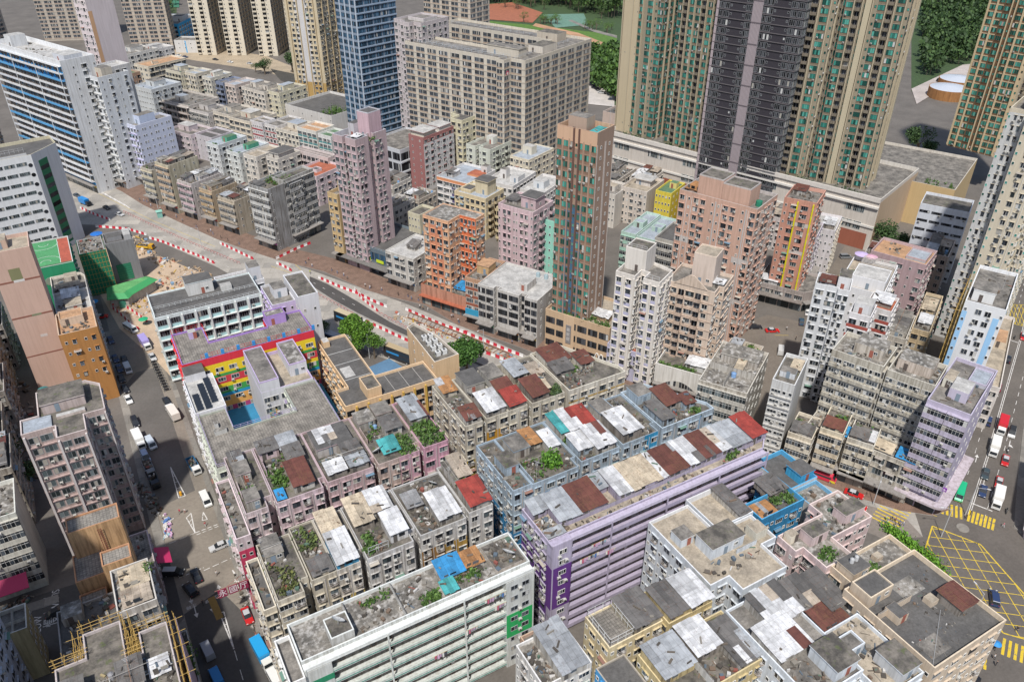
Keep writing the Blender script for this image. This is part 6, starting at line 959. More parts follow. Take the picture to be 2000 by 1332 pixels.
# brick pavement along the far side of the diagonal road
fl=[(-22,486),(3,420),(14,391),(20,370),(30,344),(41,317),(48,303),(57,287),(70,268),(79,246),(84,238),(93,226),(97,208),(108,187),(118,165),(130,146),(138,130),(136,112)]
slabp('pavement',[(x-.3,y-.1) for x,y in fl[:-2]]+[(132.5,128.5),(140,132)]+list(reversed([(x+9,y+5) for x,y in fl[:-1]])),BRK)
slabp('pavement',[(138.6,101.5),(148,83.5),(152.6,76.4),(158,71.4),(163,70.6),(166,73),(172,78),(160,88),(150,104),(143,112)],BRK)
slabp('pavement',[(6.21,20),(7.6,20),(7.6,222),(6.21,222)],PAV); slabp('pavement',[(-8.2,20),(-6.21,20),(-6.21,130),(-8.2,128)],PAV); slabp('pavement',[(-8.2,151),(-6.21,151),(-6.21,262),(-8.2,262)],PAV)
slabp('pavement',[(-90,150.4),(-29,147.6),(-29,150),(-90,153.6)],PAV)
# right road and the crossing
RD=mat('road',(.125,.11,.096)); rl=[(162.4,73.3),(190.3,85.8),(222.8,100.8),(256,117),(320,150),(520,250)]; rr=[(171.5,59.6),(190.4,70.6),(211,81.9),(262,106),(330,140),(535,238)]
strip('road',rl,rr,.012,RD)
sheet('road',[(141.6,71.8),(150,67.9),(152,75),(162.2,73.2),(171.4,59.7),(168,40),(172,-80),(128,-80),(124.5,40),(124.5,62)],.009,RD)
slabp('pavement',[(171.7,59.3),(190.6,70.2),(211,81.5),(214,78),(194,64),(178,50),(171,44),(169.4,50)],PAV)
slabp('pavement',[(118.5,15),(124.3,15),(124.3,62),(121.5,62)],PAV); slabp('pavement',[(162.6,73.6),(190.3,86.2),(222.8,101.2),(256,117.6),(262,122),(254,126),(215,104),(188,91),(164,79)],BRK)
slabp('pavement',A((1845,1225),(1870,1220),(1915,1332),(1930,1420),(1900,1420)),PAV)
sheet('road',A((1425,640),(1500,615),(1570,630),(1600,560),(1650,480),(1700,492),(1655,560),(1600,690),(1560,770),(1480,860),(1400,860)),.007,mat('road',(.17,.145,.12)))
sheet('sandy_road',A((290,105),(520,140),(600,170),(620,150),(520,110),(330,80)),.006,mat('road',(.38,.31,.22)))
sheet('hill_road',A((1135,160),(1165,160),(1200,190),(1200,210),(1150,205),(1120,190)),.35,mat('road',(.5,.46,.42)))
sheet('hill_road',A((1780,175),(1880,128),(1960,120),(1960,140),(1880,150),(1790,205)),.35,mat('road',(.45,.4,.37)))
sheet('construction_ground',[(x,y) for x,y in ((-4,330),(8,332),(21,306),(31,286),(34,270),(22,262),(8,258),(7.5,222),(4.5,236),(-3,262),(-7,300))],.016,mat('road',(.5,.38,.27)))
sheet('school_court',[(15,160),(44,160),(44,192),(15,192)],6.0,mat('road',(.03,.2,.36)))
sheet('ball_court',A((690,730),(760,700),(830,745),(752,790)),.02,mat('road',(.1,.2,.32)))
W_=mat('worn',(.62,.6,.57)); Y_=mat('worn',(.62,.44,.03)); MK=[0]
def mark(mb,a,b,w,m,z=.02):
    a=Vector(a[:2]);b=Vector(b[:2]);d=(b-a).normalized();n=Vector((-d.y,d.x))*w/2; MK[0]=(MK[0]+1)%7; z+=MK[0]*.0012
    mb.poly([(*(a-n),z),(*(b-n),z),(*(b+n),z),(*(a+n),z)],m)
def dash(mb,a,b,w,on,off,m):
    a=Vector(a[:2]);b=Vector(b[:2]);L=(b-a).length;d=(b-a)/L;t=0
    while t<L: mark(mb,a+d*t,a+d*min(L,t+on),w,m); t+=on+off
g=MB(); p2=lambda x,y:at(x,y)
# left street: lane hatching, triangles, give way lines
for a,b in (((395,1042),(425,1015)),):
    pass
for (x0,y0,x1,y1,x2,y2) in ((333,912,349,972,362,968),(454,1113,470,1145,478,1142),(381,1040,364,1011,373,1002)):
    mark(g,p2(x0,y0),p2(x1,y1),.22,W_); mark(g,p2(x0,y0),p2(x2,y2),.22,W_); mark(g,p2(x1,y1),p2(x2,y2),.2,W_)
    for k in (.3,.5,.7): 
        q=lambda a,b:(a[0]+(b[0]-a[0])*k,a[1]+(b[1]-a[1])*k); mark(g,p2(*q((x0,y0),(x1,y1))),p2(*q((x0,y0),(x2,y2))),.16,W_)
for a,b in (((429,1197),(457,1267)),((437,1194),(457,1267))): mark(g,p2(*a),p2(*b),.24,W_)
for k in range(6):
    f=k/6; mark(g,p2(429+28*f,1197+70*f),p2(437+20*f,1194+73*f),.16,W_)
for a,b in (((397,1000),(395,1016)),((395,1016),(405,1014)),((405,1014),(397,1000))): mark(g,p2(*a),p2(*b),.2,W_)
dash(g,p2(382,1040),p2(440,1018),.22,.9,.5,W_); dash(g,p2(384,1044),p2(440,1022),.2,.9,.5,W_); dash(g,p2(310,1070),p2(382,1040),.12,1.6,.8,W_); dash(g,p2(398,1114),p2(455,1088),.18,1.4,.6,W_); dash(g,p2(350,1128),p2(398,1108),.2,.9,.4,W_)
dash(g,p2(458,1270),p2(480,1345),.14,2.6,2.4,W_); mark(g,p2(412,1166),p2(430,1208),1.5,mat('road',(.26,.17,.05)),.03)
for a,b in (((106,1167),(50,1190)),((85,1198),(125,1183)),((0,1222),(62,1195))): mark(g,p2(*a),p2(*b),.14,W_)
def arrow(x,y,ang,L=3.6,turn=0,m=W_):
    c=at(x,y); d=Vector((math.cos(ang),math.sin(ang))); n=Vector((-d.y,d.x)); c=Vector((c.x,c.y)); MK[0]+=1; z=.03+(MK[0]%7)*.001
    mark(g,c-d*L/2,c+d*L*.25,.2,m); t=c+d*L/2
    if turn: mark(g,c+d*L*.25,c+d*L*.4+n*turn*.6,.22,m); t=c+d*L*.5+n*turn*1.0; d=(d+n*turn*1.3).normalized(); n=Vector((-d.y,d.x))
    b=t-d*1.2; g.poly([(*t,z),(*(b+n*.5),z),(*(b-n*.5),z)],m)
for q in ((429,1152,1.57),(463,1138,1.57),(372,1168,-1.57),(382,1194,-1.57),(413,1184,-1.57)): arrow(*q)
# right road
ra=R(27)
for off,k in ((4.4,0),(4.65,0),):
    pass
cl=[(166.2,67.0),(190.3,78.2),(217,91.2),(259,111.5),(325,145)]
for a,b in zip(cl,cl[1:]):
    mark(g,a,b,.16,W_); mark(g,(a[0]-.15,a[1]+.4),(b[0]-.15,b[1]+.4),.16,W_)
def off(l,d): 
    o=[]
    for i,(x,y) in enumerate(l):
        e=Vector(l[min(i+1,len(l)-1)])-Vector(l[max(i-1,0)]); e.normalize(); o.append((x-e.y*d,y+e.x*d))
    return o
for d in (3.2,):
    o=off(cl,d); [dash(g,a,b,.13,2,3.2,W_) for a,b in zip(o,o[1:])]
o=off(cl,-3.1); [dash(g,a,b,.13,2.4,2.6,W_) for a,b in zip(o,o[1:])]
mark(g,p2(1899,983),p2(1938,998),.3,W_); mark(g,p2(1955,658),p2(1990,670),.3,W_)
for q in ((1882,888,ra,3.6,1),(1907,895,ra,3.6,0),(1944,690,ra,3.2,0),(1946,775,ra,3.2,0),(1972,866,ra+3.14,3.2,1),(1921,944,ra+3.14,3,0)): arrow(*q)
for a,b in (((1926,717),(1949,719)),((1949,719),(1944,734)),((1932,747),(1938,749))): mark(g,p2(*a),p2(*b),.16,W_)
tag(struct('road_marking',g),kind='structure'); g=MB()
# yellow zebra stripes
def zebra(p,q,n,L,w=.55):
    p=at(*p);q=at(*q); d=(q-p).normalized(); nn=Vector((-d.y,d.x,0))
    for i in range(n):
        c=p+(q-p)*(i/(n-1)); mark(g,c-nn*L/2,c+nn*L/2,w,Y_)
zebra((1752,989),(1728,1022),7,6.6,.42); zebra((1841,992),(1877,1002),5,4.4); zebra((1893,1007),(1940,1024),7,4.4); zebra((1893,1282),(1924,1294),4,3.4); zebra((1960,1262),(1996,1277),4,4.6)
# box junction
bx=[at(*q) for q in ((1821,1027),(1915,1063),(2005,1165),(2010,1250),(1960,1236),(1892,1175),(1808,1070))]
def clip_in(p):
    c=False;n=len(bx)
    for i in range(n):
        a,b=bx[i],bx[i-1]
        if (a.y>p.y)!=(b.y>p.y) and p.x<(b.x-a.x)*(p.y-a.y)/(b.y-a.y)+a.x: c=not c
    return c
for i in range(len(bx)): mark(g,bx[i-1],bx[i],.3,Y_)
for th in (R(58),R(-40)):
    d=Vector((math.cos(th),math.sin(th),0)); n=Vector((-d.y,d.x,0)); c0=at(1900,1130)
    for k in range(-9,10):
        t=-32;run=None
        while t<=32:
            p=c0+n*(k*2.9)+d*t; ins=clip_in(p)
            if ins and run is None: run=p
            if (not ins or t>31.5) and run is not None: mark(g,run,p,.17,Y_); run=None
            t+=.5
b2=[at(*q) for q in ((1955,594),(2010,596),(2010,640),(1962,628))]
for i in range(4): mark(g,b2[i-1],b2[i],.25,Y_)
for k in range(7): mark(g,b2[0]+(b2[1]-b2[0])*(k/7),b2[3]+(b2[2]-b2[3])*min(1,(k+2)/7),.15,Y_); mark(g,b2[0]+(b2[1]-b2[0])*((k+1)/7),b2[3]+(b2[2]-b2[3])*max(0,(k-1)/7),.15,Y_)
for a,b in (((1705,962),(1760,990)),((1760,990),(1830,1008)),((530,520),(600,545)),((560,500),(590,530)),((575,512),(612,520)),((1513,655),(1540,655)),((160,362),(300,432)),((300,432),(420,482))): mark(g,p2(*a),p2(*b),.14,Y_)
struct('yellow_marking',g); g=MB()
for k in range(9): dash(g,at(300,452),at(470,533),.14,2.2,5,W_) if k==0 else None
dash(g,at(205,395),at(420,500),.14,2,5,W_); dash(g,at(612,552),at(700,600),.14,1.4,4.4,W_); dash(g,at(720,628),at(800,670),.14,2,4.4,W_); dash(g,at(620,600),at(780,690),.14,2,6,W_)
for k in range(10): mark(g,at(160+9*k,353+5*k),at(172+9*k,362+5*k),.4,W_)
struct('road_marking',g)
def rtext(s,px,py,size,a,sx=1,z=.035): q=at(px,py); return tag(text(s,(q.x,q.y,z),size,(0,0,a),W_,'road_lettering',sx=sx),kind='structure')
rtext('SLOW',74,1222,2.2,R(84),.9); rtext('慢',102,1213,3.2,R(84),.8); rtext('SLOW',107,1170,2.2,R(-96),.9); rtext('慢',82,1177,3.2,R(-96),.8)
rtext('KEEP',1936.5,719.5,2.3,R(-63),1.0); rtext('CLEAR',1935,725.5,2.3,R(-63),.95); rtext('勿',1937,734,1.9,R(-63)); rtext('阻',1934.5,742,1.9,R(-63))
for s,x,y,a in (('只准','429','1163',0),('只准','466','1150',0),('左轉','374','1184',3.14),('只准','410','1172',3.14)): rtext(s,int(x),int(y),1.1,a)
# park and wooded slope
sheet('lawn',A((905,38),(1060,52),(1205,70),(1205,110),(1150,104),(1050,74),(900,66)),.3,mat('deck',(.1,.2,.03),dirt=.3))
sheet('hillside',A((900,-30),(1230,-30),(1230,215),(1140,200),(1060,60),(900,40)),.06,mat('deck',(.05,.09,.03),dirt=.3))
sheet('hillside',A((1780,-40),(2100,-40),(2050,140),(1880,128),(1780,180)),.06,mat('deck',(.05,.09,.03),dirt=.3))
sheet('hillside',A((255,-30),(345,-30),(345,90),(290,80),(255,70)),.06,mat('deck',(.06,.09,.03),dirt=.3))
sheet('playground',A((920,12),(1000,6),(1060,26),(1040,46),(960,40),(905,34)),.35,mat('deck',(.36,.13,.07),dirt=.2))
sheet('park_court',A((1060,30),(1140,28),(1150,50),(1085,56)),.36,mat('deck',(.14,.26,.2),dirt=.2))
sheet('park_path',A((1110,42),(1160,64),(1205,76),(1205,71),(1160,59),(1116,40)),.37,PAV); sheet('park_path',A((1040,52),(1130,74),(1190,96),(1190,89),(1130,66),(1046,47)),.38,mat('road',(.45,.26,.15)))
sheet('green_court',A((290,-6),(350,-6),(350,16),(296,14)),.36,mat('deck',(.05,.2,.12),dirt=.2))
sheet('hillside',A((528,135),(600,150),(668,168),(668,205),(600,178),(548,158)),.05,mat('deck',(.07,.065,.055),dirt=.3))
# ---------------------------------------------------------------- trees
def tree_mesh(h,r,n,seed,c=(.06,.13,.025)):
    q=random.Random(seed); t=MB(); bk=P((.13,.1,.07)); t.tube((0,0,-.2),(0,0,h*.45),r*.07+.08,r*.05+.05,bk,8)
    cl=[]
    for i in range(9):
        a=q.random()*6.28; rr=q.uniform(.25,.85)*r; z=h*q.uniform(.5,.92); e=(math.cos(a)*rr,math.sin(a)*rr,z); t.tube((0,0,h*q.uniform(.28,.45)),e,r*.035+.03,.03,bk,5); cl.append((Vector(e),r*q.uniform(.3,.5)))
    cl.append((Vector((0,0,h*.88)),r*.5)); k=MB(); m=mat('leaf',c)
    global rnd; old=rnd; rnd=q
    for i in range(n):
        p,s=q.choice(cl); d=Vector((q.gauss(0,1),q.gauss(0,1),q.gauss(0,.8))).normalized()*s*q.random()**.35
        leafq(k,p+d,q.uniform(.5,1.0)*max(.14,r*.06),m)
    rnd=old; return t,k
TM={}
def tree(x,y,h,r,label,seed=1,n=1500,group=None,c=(.06,.13,.025),z=0):
    k=(round(h),round(r),seed,n,c)
    if k not in TM: TM[k]=tree_mesh(h,r,n,seed,c)
    o=tag(empty('tree',(x,y,z),rnd.random()*6),label,'tree',group); TM[k][0].build('trunk',o); TM[k][1].build('crown',o); return o
tree(61,209,12.5,6,'large bright green tree between the white school tower and the peach school',1,5200,c=(.09,.2,.02))
tree(65,203,9,3.6,'smaller bright tree crowding the front of the large street tree',2,2200,c=(.08,.18,.02))
tree(87.5,183,11,5.6,'dense deep green tree behind the pointed peach school wing',3,5200,c=(.045,.12,.02))
tree(54,222,7,3,'shaded tree beside the bus behind the white stair tower',4,1200,c=(.05,.1,.025))
for i,(px,py,h,r,l) in enumerate(((518,146,9,6,'dark round tree on the sandy road edge behind the low cream houses'),(500,142,6,3,'small tree left of the dark round tree on the sandy road'),(572,142,13,8,'tall dark tree against the foot of the tall cream tower'),(1722,488,11,7,'dark tree in the gap beneath the podium tan side wall'),(1745,500,9,5,'dark tree next to the grey slot windowed slab'),(1700,480,9,5,'leftmost dark tree in the gap below the podium'),(288,82,12,7,'tree in front of the bright blue school'),(1790,300,12,8,'tree in the gap right of the tall cream pier tower'),(1808,310,9,6,'lower tree beside the tan clad podium'),(1990,480,14,8,'tree at the right edge above the shaded road'),(45,925,10,5,'dark tree in the alley left of the mauve tower'),(60,960,9,5,'dark tree at the near end of the left alley'))):
    p=at(px,py); tree(p.x,p.y,h,r,l,5+i%3,1500,c=(.04,.085,.025))
fr=random.Random(5)
def rpt(poly): 
    while True:
        x=fr.uniform(min(p[0] for p in poly),max(p[0] for p in poly)); y=fr.uniform(min(p[1] for p in poly),max(p[1] for p in poly)); c=False
        for i in range(len(poly)):
            a,b=poly[i],poly[i-1]
            if (a[1]>y)!=(b[1]>y) and x<(b[0]-a[0])*(y-a[1])/(b[1]-a[1])+a[0]: c=not c
        if c: return x,y
PT_=TM
def parktree(n,poly,label,grp,hr,c):
    for i in range(n):
        p=at(*rpt(poly)); h=fr.uniform(*hr); tree(p.x,p.y,h,h*.5,label,20+i%4,420,grp,c,z=.2)
# one object per tree for the park, one mass for the wooded slopes
parktree(34,((905,14),(1060,24),(1195,40),(1195,10),(1000,-8),(905,-8)),'green park tree among the far trees behind the estate','park trees behind the estate',(9,15),(.06,.12,.03))
parktree(16,((960,40),(1100,52),(1195,68),(1195,58),(1060,44)),'young park tree on the bright lawn behind the estate','young lawn trees in the park',(6,9),(.08,.16,.035))
def forest(name,poly,n,hr,c,cl=46):
    b=MB(); m=mat('leaf',c); bk=P((.1,.08,.06))
    for i in range(n):
        p=at(*rpt(poly)); h=fr.uniform(*hr); r=h*.42; b.tube((p.x,p.y,0),(p.x,p.y,h*.6),.25,.15,bk,4)
        for j in range(cl):
            d=Vector((fr.gauss(0,1),fr.gauss(0,1),fr.gauss(0,.7))).normalized()*r*fr.random()**.3
            leafq(b,p+Vector((0,0,h*.7))+d,fr.uniform(.7,1.5),m)
    return tag(b.build(name),kind='stuff')
forest('wooded_slope',((1150,112),(1206,108),(1206,205),(1140,158),(1140,120)),190,(7,12),(.05,.11,.02))
forest('wooded_slope',((900,-10),(1225,-10),(1225,26),(1195,40),(1080,12),(905,8)),260,(12,20),(.045,.09,.022))
forest('wooded_slope',((1800,-20),(1980,-20),(1960,120),(1880,124),(1800,160)),340,(8,15),(.035,.075,.02))
forest('wooded_slope',((260,-16),(345,-16),(345,20),(300,70),(262,60)),90,(9,14),(.05,.085,.025))
# hedge by the crossing
h=MB(); m=mat('leaf',(.1,.24,.02))
for i in range(2600):
    t=rnd.random(); p=at(1735,1036)*(1-t)+at(1832,1116)*t; leafq(h,Vector((p.x+rnd.gauss(0,1.3)*(.5+t*.4),p.y+rnd.gauss(0,1.3),.2+abs(rnd.gauss(.8,.6)))),rnd.uniform(.14,.3),m)
tag(h.build('hedge'),'bright green clipped hedge between the peach block and the yellow box junction','hedge')
# ---------------------------------------------------------------- vehicles
VC={}
GLS=lambda:P((.025,.03,.035),.12)
def wheelmesh(r=.32):
    k=('wh',r)
    if k not in VC:
        b=MB(); t=P((.02,.02,.02),.8); n=12
        for y0,y1,rr,mm in ((-.11,.11,r,t),(-.12,.12,r*.55,P((.4,.4,.4),.4))):
            A0=[(rr*math.cos(i*6.2832/n),y0,rr*math.sin(i*6.2832/n)) for i in range(n)]; B0=[(x,y1,z) for x,_,z in A0]
            b.poly(A0,mm); b.poly(B0[::-1],mm)
            for i in range(n): b.poly([A0[i],B0[i],B0[(i+1)%n],A0[(i+1)%n]],mm)
        VC[k]=b
    return VC[k]
def ext(b,prof,w,m,wt=None):
    # side profile extruded across the width, pinched a little at the top edge
    k=len(b.v); n=len(prof); wt=wt or w; zm=max(z for x,z in prof); z0=min(z for x,z in prof)
    f=lambda z:w+(wt-w)*((z-z0)/(zm-z0))
    b.v+=[(x,-f(z),z) for x,z in prof]+[(x,f(z),z) for x,z in prof]; i0=b.m(m)
    for i in range(n):
        j=(i+1)%n; b.f.append((k+i,k+j,k+n+j,k+n+i)); b.mi.append(i0)
    b.f.append(tuple(range(k+n-1,k-1,-1))); b.mi.append(i0); b.f.append(tuple(range(k+n,k+2*n))); b.mi.append(i0)
def vehicle(kind,c,label,cat,px,py,ang,group=None,c2=None,z=0):
    p=at(px,py) if px is not None else py; name=cat.replace(' ','_'); key=(kind,c,c2)
    r=tag(empty(name,(p.x,p.y,z),R(ang)),label,cat,group)
    if key not in VC:
        pt=lambda q:P(q,.3); B=MB();G=MB();X=None;xn=None; wb=1.35; wr=.32; hw=.86; L=2.3
        if kind=='sedan':
            ext(B,[(-2.3,.3),(2.25,.28),(2.32,.55),(2.2,.72),(.95,.86),(-1.55,.9),(-2.25,.84),(-2.34,.55)],.87,pt(c),.8)
            G.hexa([(-1.7,-.76,.86),(1.05,-.76,.84),(1.05,.76,.84),(-1.7,.76,.86),(-1.1,-.58,1.38),(.3,-.58,1.38),(.3,.58,1.38),(-1.1,.58,1.38)],GLS())
            B.hexa([(-1.12,-.61,1.375),(.32,-.61,1.375),(.32,.61,1.375),(-1.12,.61,1.375),(-1.0,-.54,1.44),(.22,-.54,1.44),(.22,.54,1.44),(-1.0,.54,1.44)],pt(c2 or c))
            for s in (-1,1): B.hexa([(-.42,s*.79-.01,.86),(-.34,s*.79-.01,.86),(-.34,s*.79+.01,.86),(-.42,s*.79+.01,.86),(-.42,s*.6-.02,1.4),(-.34,s*.6-.02,1.4),(-.34,s*.6+.02,1.4),(-.42,s*.6+.02,1.4)],pt(c2 or c))
        elif kind=='mpv':
            ext(B,[(-2.3,.3),(2.25,.3),(2.3,.7),(1.5,1.0),(-2.3,1.05),(-2.35,.6)],.9,pt(c),.86)
            G.hexa([(-2.28,-.84,1.03),(1.55,-.84,.98),(1.55,.84,.98),(-2.28,.84,1.03),(-2.1,-.7,1.72),(.65,-.7,1.72),(.65,.7,1.72),(-2.1,.7,1.72)],GLS())
            B.hexa([(-2.16,-.74,1.715),(.7,-.74,1.715),(.7,.74,1.715),(-2.16,.74,1.715),(-2.05,-.66,1.8),(.55,-.66,1.8),(.55,.66,1.8),(-2.05,.66,1.8)],pt(c2 or c)); wb=1.4
        elif kind in('van','minibus'):
            L=2.5 if kind=='van' else 3.3; hw=.92
            ext(B,[(-L,.35),(L,.33),(L+.06,.8),(L-.35,1.15),(L-.95,1.95),(-L+.05,2.0),(-L-.03,1.0)],.94,pt(c),.86); B.box(-L+.1,-.8,1.99,L-1.1,.8,2.06,pt(c2 or c))
            if kind=='minibus': B.hexa([(L-1.4,-.95,.36),(L+.02,-.95,.34),(L+.02,.95,.34),(L-1.4,.95,.36),(L-1.4,-.93,1.0),(L-.2,-.93,1.0),(L-.2,.93,1.0),(L-1.4,.93,1.0)],pt((.6,.5,.04)) if c2 else pt(c))
            G.hexa([(L-.42,-.8,1.17),(L-.32,-.8,1.14),(L-.32,.8,1.14),(L-.42,.8,1.17),(L-.98,-.76,1.9),(L-.88,-.76,1.9),(L-.88,.76,1.9),(L-.98,.76,1.9)],GLS())
            for s in (-1,1): G.box(-L+.4,s*.92-.02,1.2,L-1.2,s*.92+.02,1.75,GLS())
            wb=L*.62
        elif kind=='truck':
            L=3.6; hw=1.0; ext(B,[(1.9,.45),(3.6,.45),(3.65,1.1),(3.45,2.1),(1.95,2.15)],1.0,pt(c),.94); B.box(-3.6,-.4,.5,2,.4,.75,P((.05,.05,.05)))
            G.hexa([(3.52,-.85,1.2),(3.66,-.85,1.2),(3.66,.85,1.2),(3.52,.85,1.2),(3.36,-.82,1.95),(3.5,-.82,1.95),(3.5,.82,1.95),(3.36,.82,1.95)],GLS()); 
            for s in (-1,1): G.box(2.4,s*.98-.02,1.25,3.2,s*.98+.02,1.9,GLS())
            X=MB(); X.box(-3.7,-1.1,.8,1.75,1.1,2.9,pt(c2 or c)); X.box(-3.6,-1.0,2.901,1.65,1.0,2.96,pt(tuple(min(1,q*1.05) for q in (c2 or c)))); xn='cargo_box'; wb=2.5; wr=.42
        elif kind=='flatbed':
            L=3.4; hw=1.0; ext(B,[(1.7,.45),(3.4,.45),(3.45,1.1),(3.25,2.2),(1.75,2.25)],1.0,pt(c),.94); B.box(-3.4,-.4,.5,1.8,.4,.75,P((.05,.05,.05)))
            G.hexa([(3.32,-.85,1.2),(3.46,-.85,1.2),(3.46,.85,1.2),(3.32,.85,1.2),(3.16,-.82,2.0),(3.3,-.82,2.0),(3.3,.82,2.0),(3.16,.82,2.0)],GLS())
            X=MB(); q=pt(c2 or c); X.box(-3.5,-1.1,.8,1.6,1.1,.95,q); X.box(-3.5,-1.1,.951,1.6,-1.0,1.6,q); X.box(-3.5,1.0,.951,1.6,1.1,1.6,q); X.box(-3.5,-.99,.951,-3.4,.99,1.6,q); X.box(1.5,-.99,.951,1.6,.99,1.9,q)
            for i in range(26): X.rot(rnd.uniform(-3.1,1.2),rnd.uniform(-.75,.75),rnd.random()*3,rnd.uniform(.3,.9),rnd.uniform(.2,.6),.94,rnd.uniform(1.1,1.9),mat('junk'))
            xn='cargo_bed'; wb=2.4; wr=.42
        elif kind=='bus':
            L=5.6; hw=1.2; ext(B,[(-5.6,.35),(5.55,.35),(5.65,1.2),(5.5,4.2),(-5.5,4.25),(-5.65,1.2)],1.25,pt(c),1.2); B.box(-5.4,-1.15,4.249,5.3,1.15,4.32,pt(c2 or c))
            for s in (-1,1):
                for z0 in (1.2,2.9): G.box(-5.2,s*1.235-.03,z0,5.0,s*1.235+.03,z0+.95,GLS())
            for z0 in (1.1,2.8): G.box(5.52,-1.05,z0,5.67,1.05,z0+1.1,GLS())
            X=MB(); X.box(-4.4,-1.3,2.2,.6,-1.27,2.85,P((.03,.25,.55))); X.box(-4.4,1.27,2.2,.6,1.3,2.85,P((.03,.25,.55))); xn='advert_panel'; wb=3.6; wr=.5
        elif kind=='bike':
            L=.9; hw=0; ext(B,[(-.75,.6),(-.1,.35),(.35,.4),(.55,.75),(.15,.95),(-.2,.78),(-.8,.85)],.16,pt(c),.12); B.tube((.55,0,.4),(.3,0,1.05),.04,.04,P((.3,.3,.3))); B.box(.26,-.36,1.02,.34,.36,1.08,P((.05,.05,.05)))
            G.box(-.75,-.15,.851,-.1,.15,.93,P((.03,.03,.03))); wb=.65; wr=.3
        VC[key]=(B,G,X,xn,wb,wr,hw,L)
    B,G,X,xn,wb,wr,hw,L=VC[key]
    B.build('body',r); G.build('seat' if kind=='bike' else 'window_glass',r)
    if X: X.build(xn,r)
    w=wheelmesh(wr)
    for x in (-wb,wb):
        for s in ((0,) if kind=='bike' else (-1,1)): w.build('wheel',r,(x,s*(hw-.06),wr))
    if kind!='bike':
        if 'hl' not in VC: b=MB(); b.box(-.06,-.17,-.07,.03,.17,.07,P((.7,.7,.66),.2)); VC['hl']=b; b=MB(); b.box(-.03,-.14,-.07,.06,.14,.07,P((.4,.02,.02),.3)); VC['tl']=b
        zz=.62 if kind=='sedan' else .8
        for s in (-1,1): VC['hl'].build('headlight',r,(L-.02,s*(hw-.26),zz)); VC['tl'].build('tail_light',r,(-L+.01 if kind!='bus' else -5.6,s*(hw-.22),zz+.12))
    return r
RED=(.5,.02,.02); SIL=(.5,.5,.5); WHI=(.7,.7,.68); BLK=(.02,.022,.028); NAV=(.03,.05,.12); GRY=(.2,.21,.22)
TX=lambda l,x,y,a:vehicle('sedan',RED,l,'taxi',x,y,a,c2=(.45,.46,.47))
TX('red taxi with a silver roof turning out beside the blue tarpaulin stall',198,621,-12); TX('red taxi parked in the shade under the overhead crimson sign in the left street',484,1205,-88)
TX('red taxi in the right road just below the white motorcycle',1962.5,902,-153); TX('red taxi hemmed behind the white lorry at the crossing stop line',1950,945,-153); TX('red taxi waiting beside the brick pavement, nearer the shop fronts',1667,967,-62); TX('red taxi with a pale roof queueing behind the corner block, nearer the camera',1673,990,-62); TX('red taxi rounding the dark corner podium',1508,648,-28); TX('red taxi cut by the right edge at the upper box junction',1998,660,-150)
vehicle('minibus',WHI,'white minibus with dark windows beside the red and white barriers','minibus',256,645,-68); vehicle('minibus',(.02,.42,.2),'green topped minibus with a yellow front crossing the zebra stripes','minibus',1874,966,-153,c2=(.02,.42,.2)); vehicle('minibus',(.55,.03,.06),'red roofed minibus parked behind the blue and white block','minibus',1606,934,-62,c2=(.6,.06,.1))
vehicle('truck',WHI,'white cab truck with a lilac cargo box in the left street','truck',285,676,-82,c2=(.36,.3,.6)); vehicle('sedan',SIL,'silver car behind the lilac boxed truck','car',298.6,700,-84)
vehicle('truck',WHI,'truck with a cream white box unloading in the sunny part of the left street','truck',339,812,98,c2=(.66,.62,.56)); vehicle('flatbed',WHI,'white cab tipper lorry with a blue bed of timber in the left street','truck',380,915,-83,c2=(.04,.16,.3)); vehicle('van',WHI,'white van driving towards the crossing in the left street','van',403,980,-86)
for i,(k,c,l,x,y,a) in enumerate((('sedan',NAV,'dark blue car parked under the orange wall, farthest of its row',217,667,-84),('sedan',NAV,'navy car second in the kerb row below the orange wall',226.4,703,-84),('sedan',BLK,'black car double parked ahead of the pale blue roofed van',244,705,-86),('van',(.5,.55,.6),'pale blue roofed van double parked in the left street','van'and 250.8,724,-86),('sedan',NAV,'navy car third in the kerb row beside the pale blue roofed van',234,722,-84),('sedan',BLK,'black car fourth in the shaded kerb row',238,742,-84),('sedan',BLK,'black car fifth in the kerb row just behind the white one',245,762,-84),('sedan',WHI,'white car at the near end of the shaded kerb row',251.7,783,-84),('sedan',BLK,'black car parked behind the row of motorcycles in the left street',327,787,-83),('mpv',BLK,'black car parked alone in the sharp edged shade of the mauve tower',265,828,-86),('truck',WHI,'small white box truck beside the market canopies',273.7,866,-84),('van',(.5,.56,.62),'silver blue van next to the small white box truck',296,870,-80),('mpv',(.3,.4,.55),'light blue car with roof rack ahead of the junk laden truck',285.4,895,-84),('flatbed',GRY,'grey truck loaded with scrap beside the market stalls',293,920,-84),('flatbed',BLK,'dark truck with piled goods near the crimson awnings',301,942,-84),('sedan',SIL,'silver car crossing the junction beside the crimson wall',429.4,1069,183),('mpv',BLK,'black people carrier with a silver roof turning at the junction',340,1121,-28),('sedan',BLK,'black car with red tail lights waiting at the give way line',384.4,1127,95),('mpv',BLK,'glossy black car behind the give way line in the left street',372.4,1155,105),('van',(.3,.31,.34),'grey roofed van parked near the mauve scaffold net',406.4,1274,97),('van',(.03,.2,.5),'blue topped van cut by the bottom edge',424,1326,97),('van',WHI,'white van at the bottom edge behind the blue topped lorry',536,1326,97),('sedan',BLK,'black car driving past the slow marking at lower left',113,1197,8))):
    vehicle(k,c,l,'car' if k in('sedan','mpv') else ('van' if k=='van' else 'truck'),x,y,a,c2=(.5,.52,.55) if 'silver roof' in l else None)
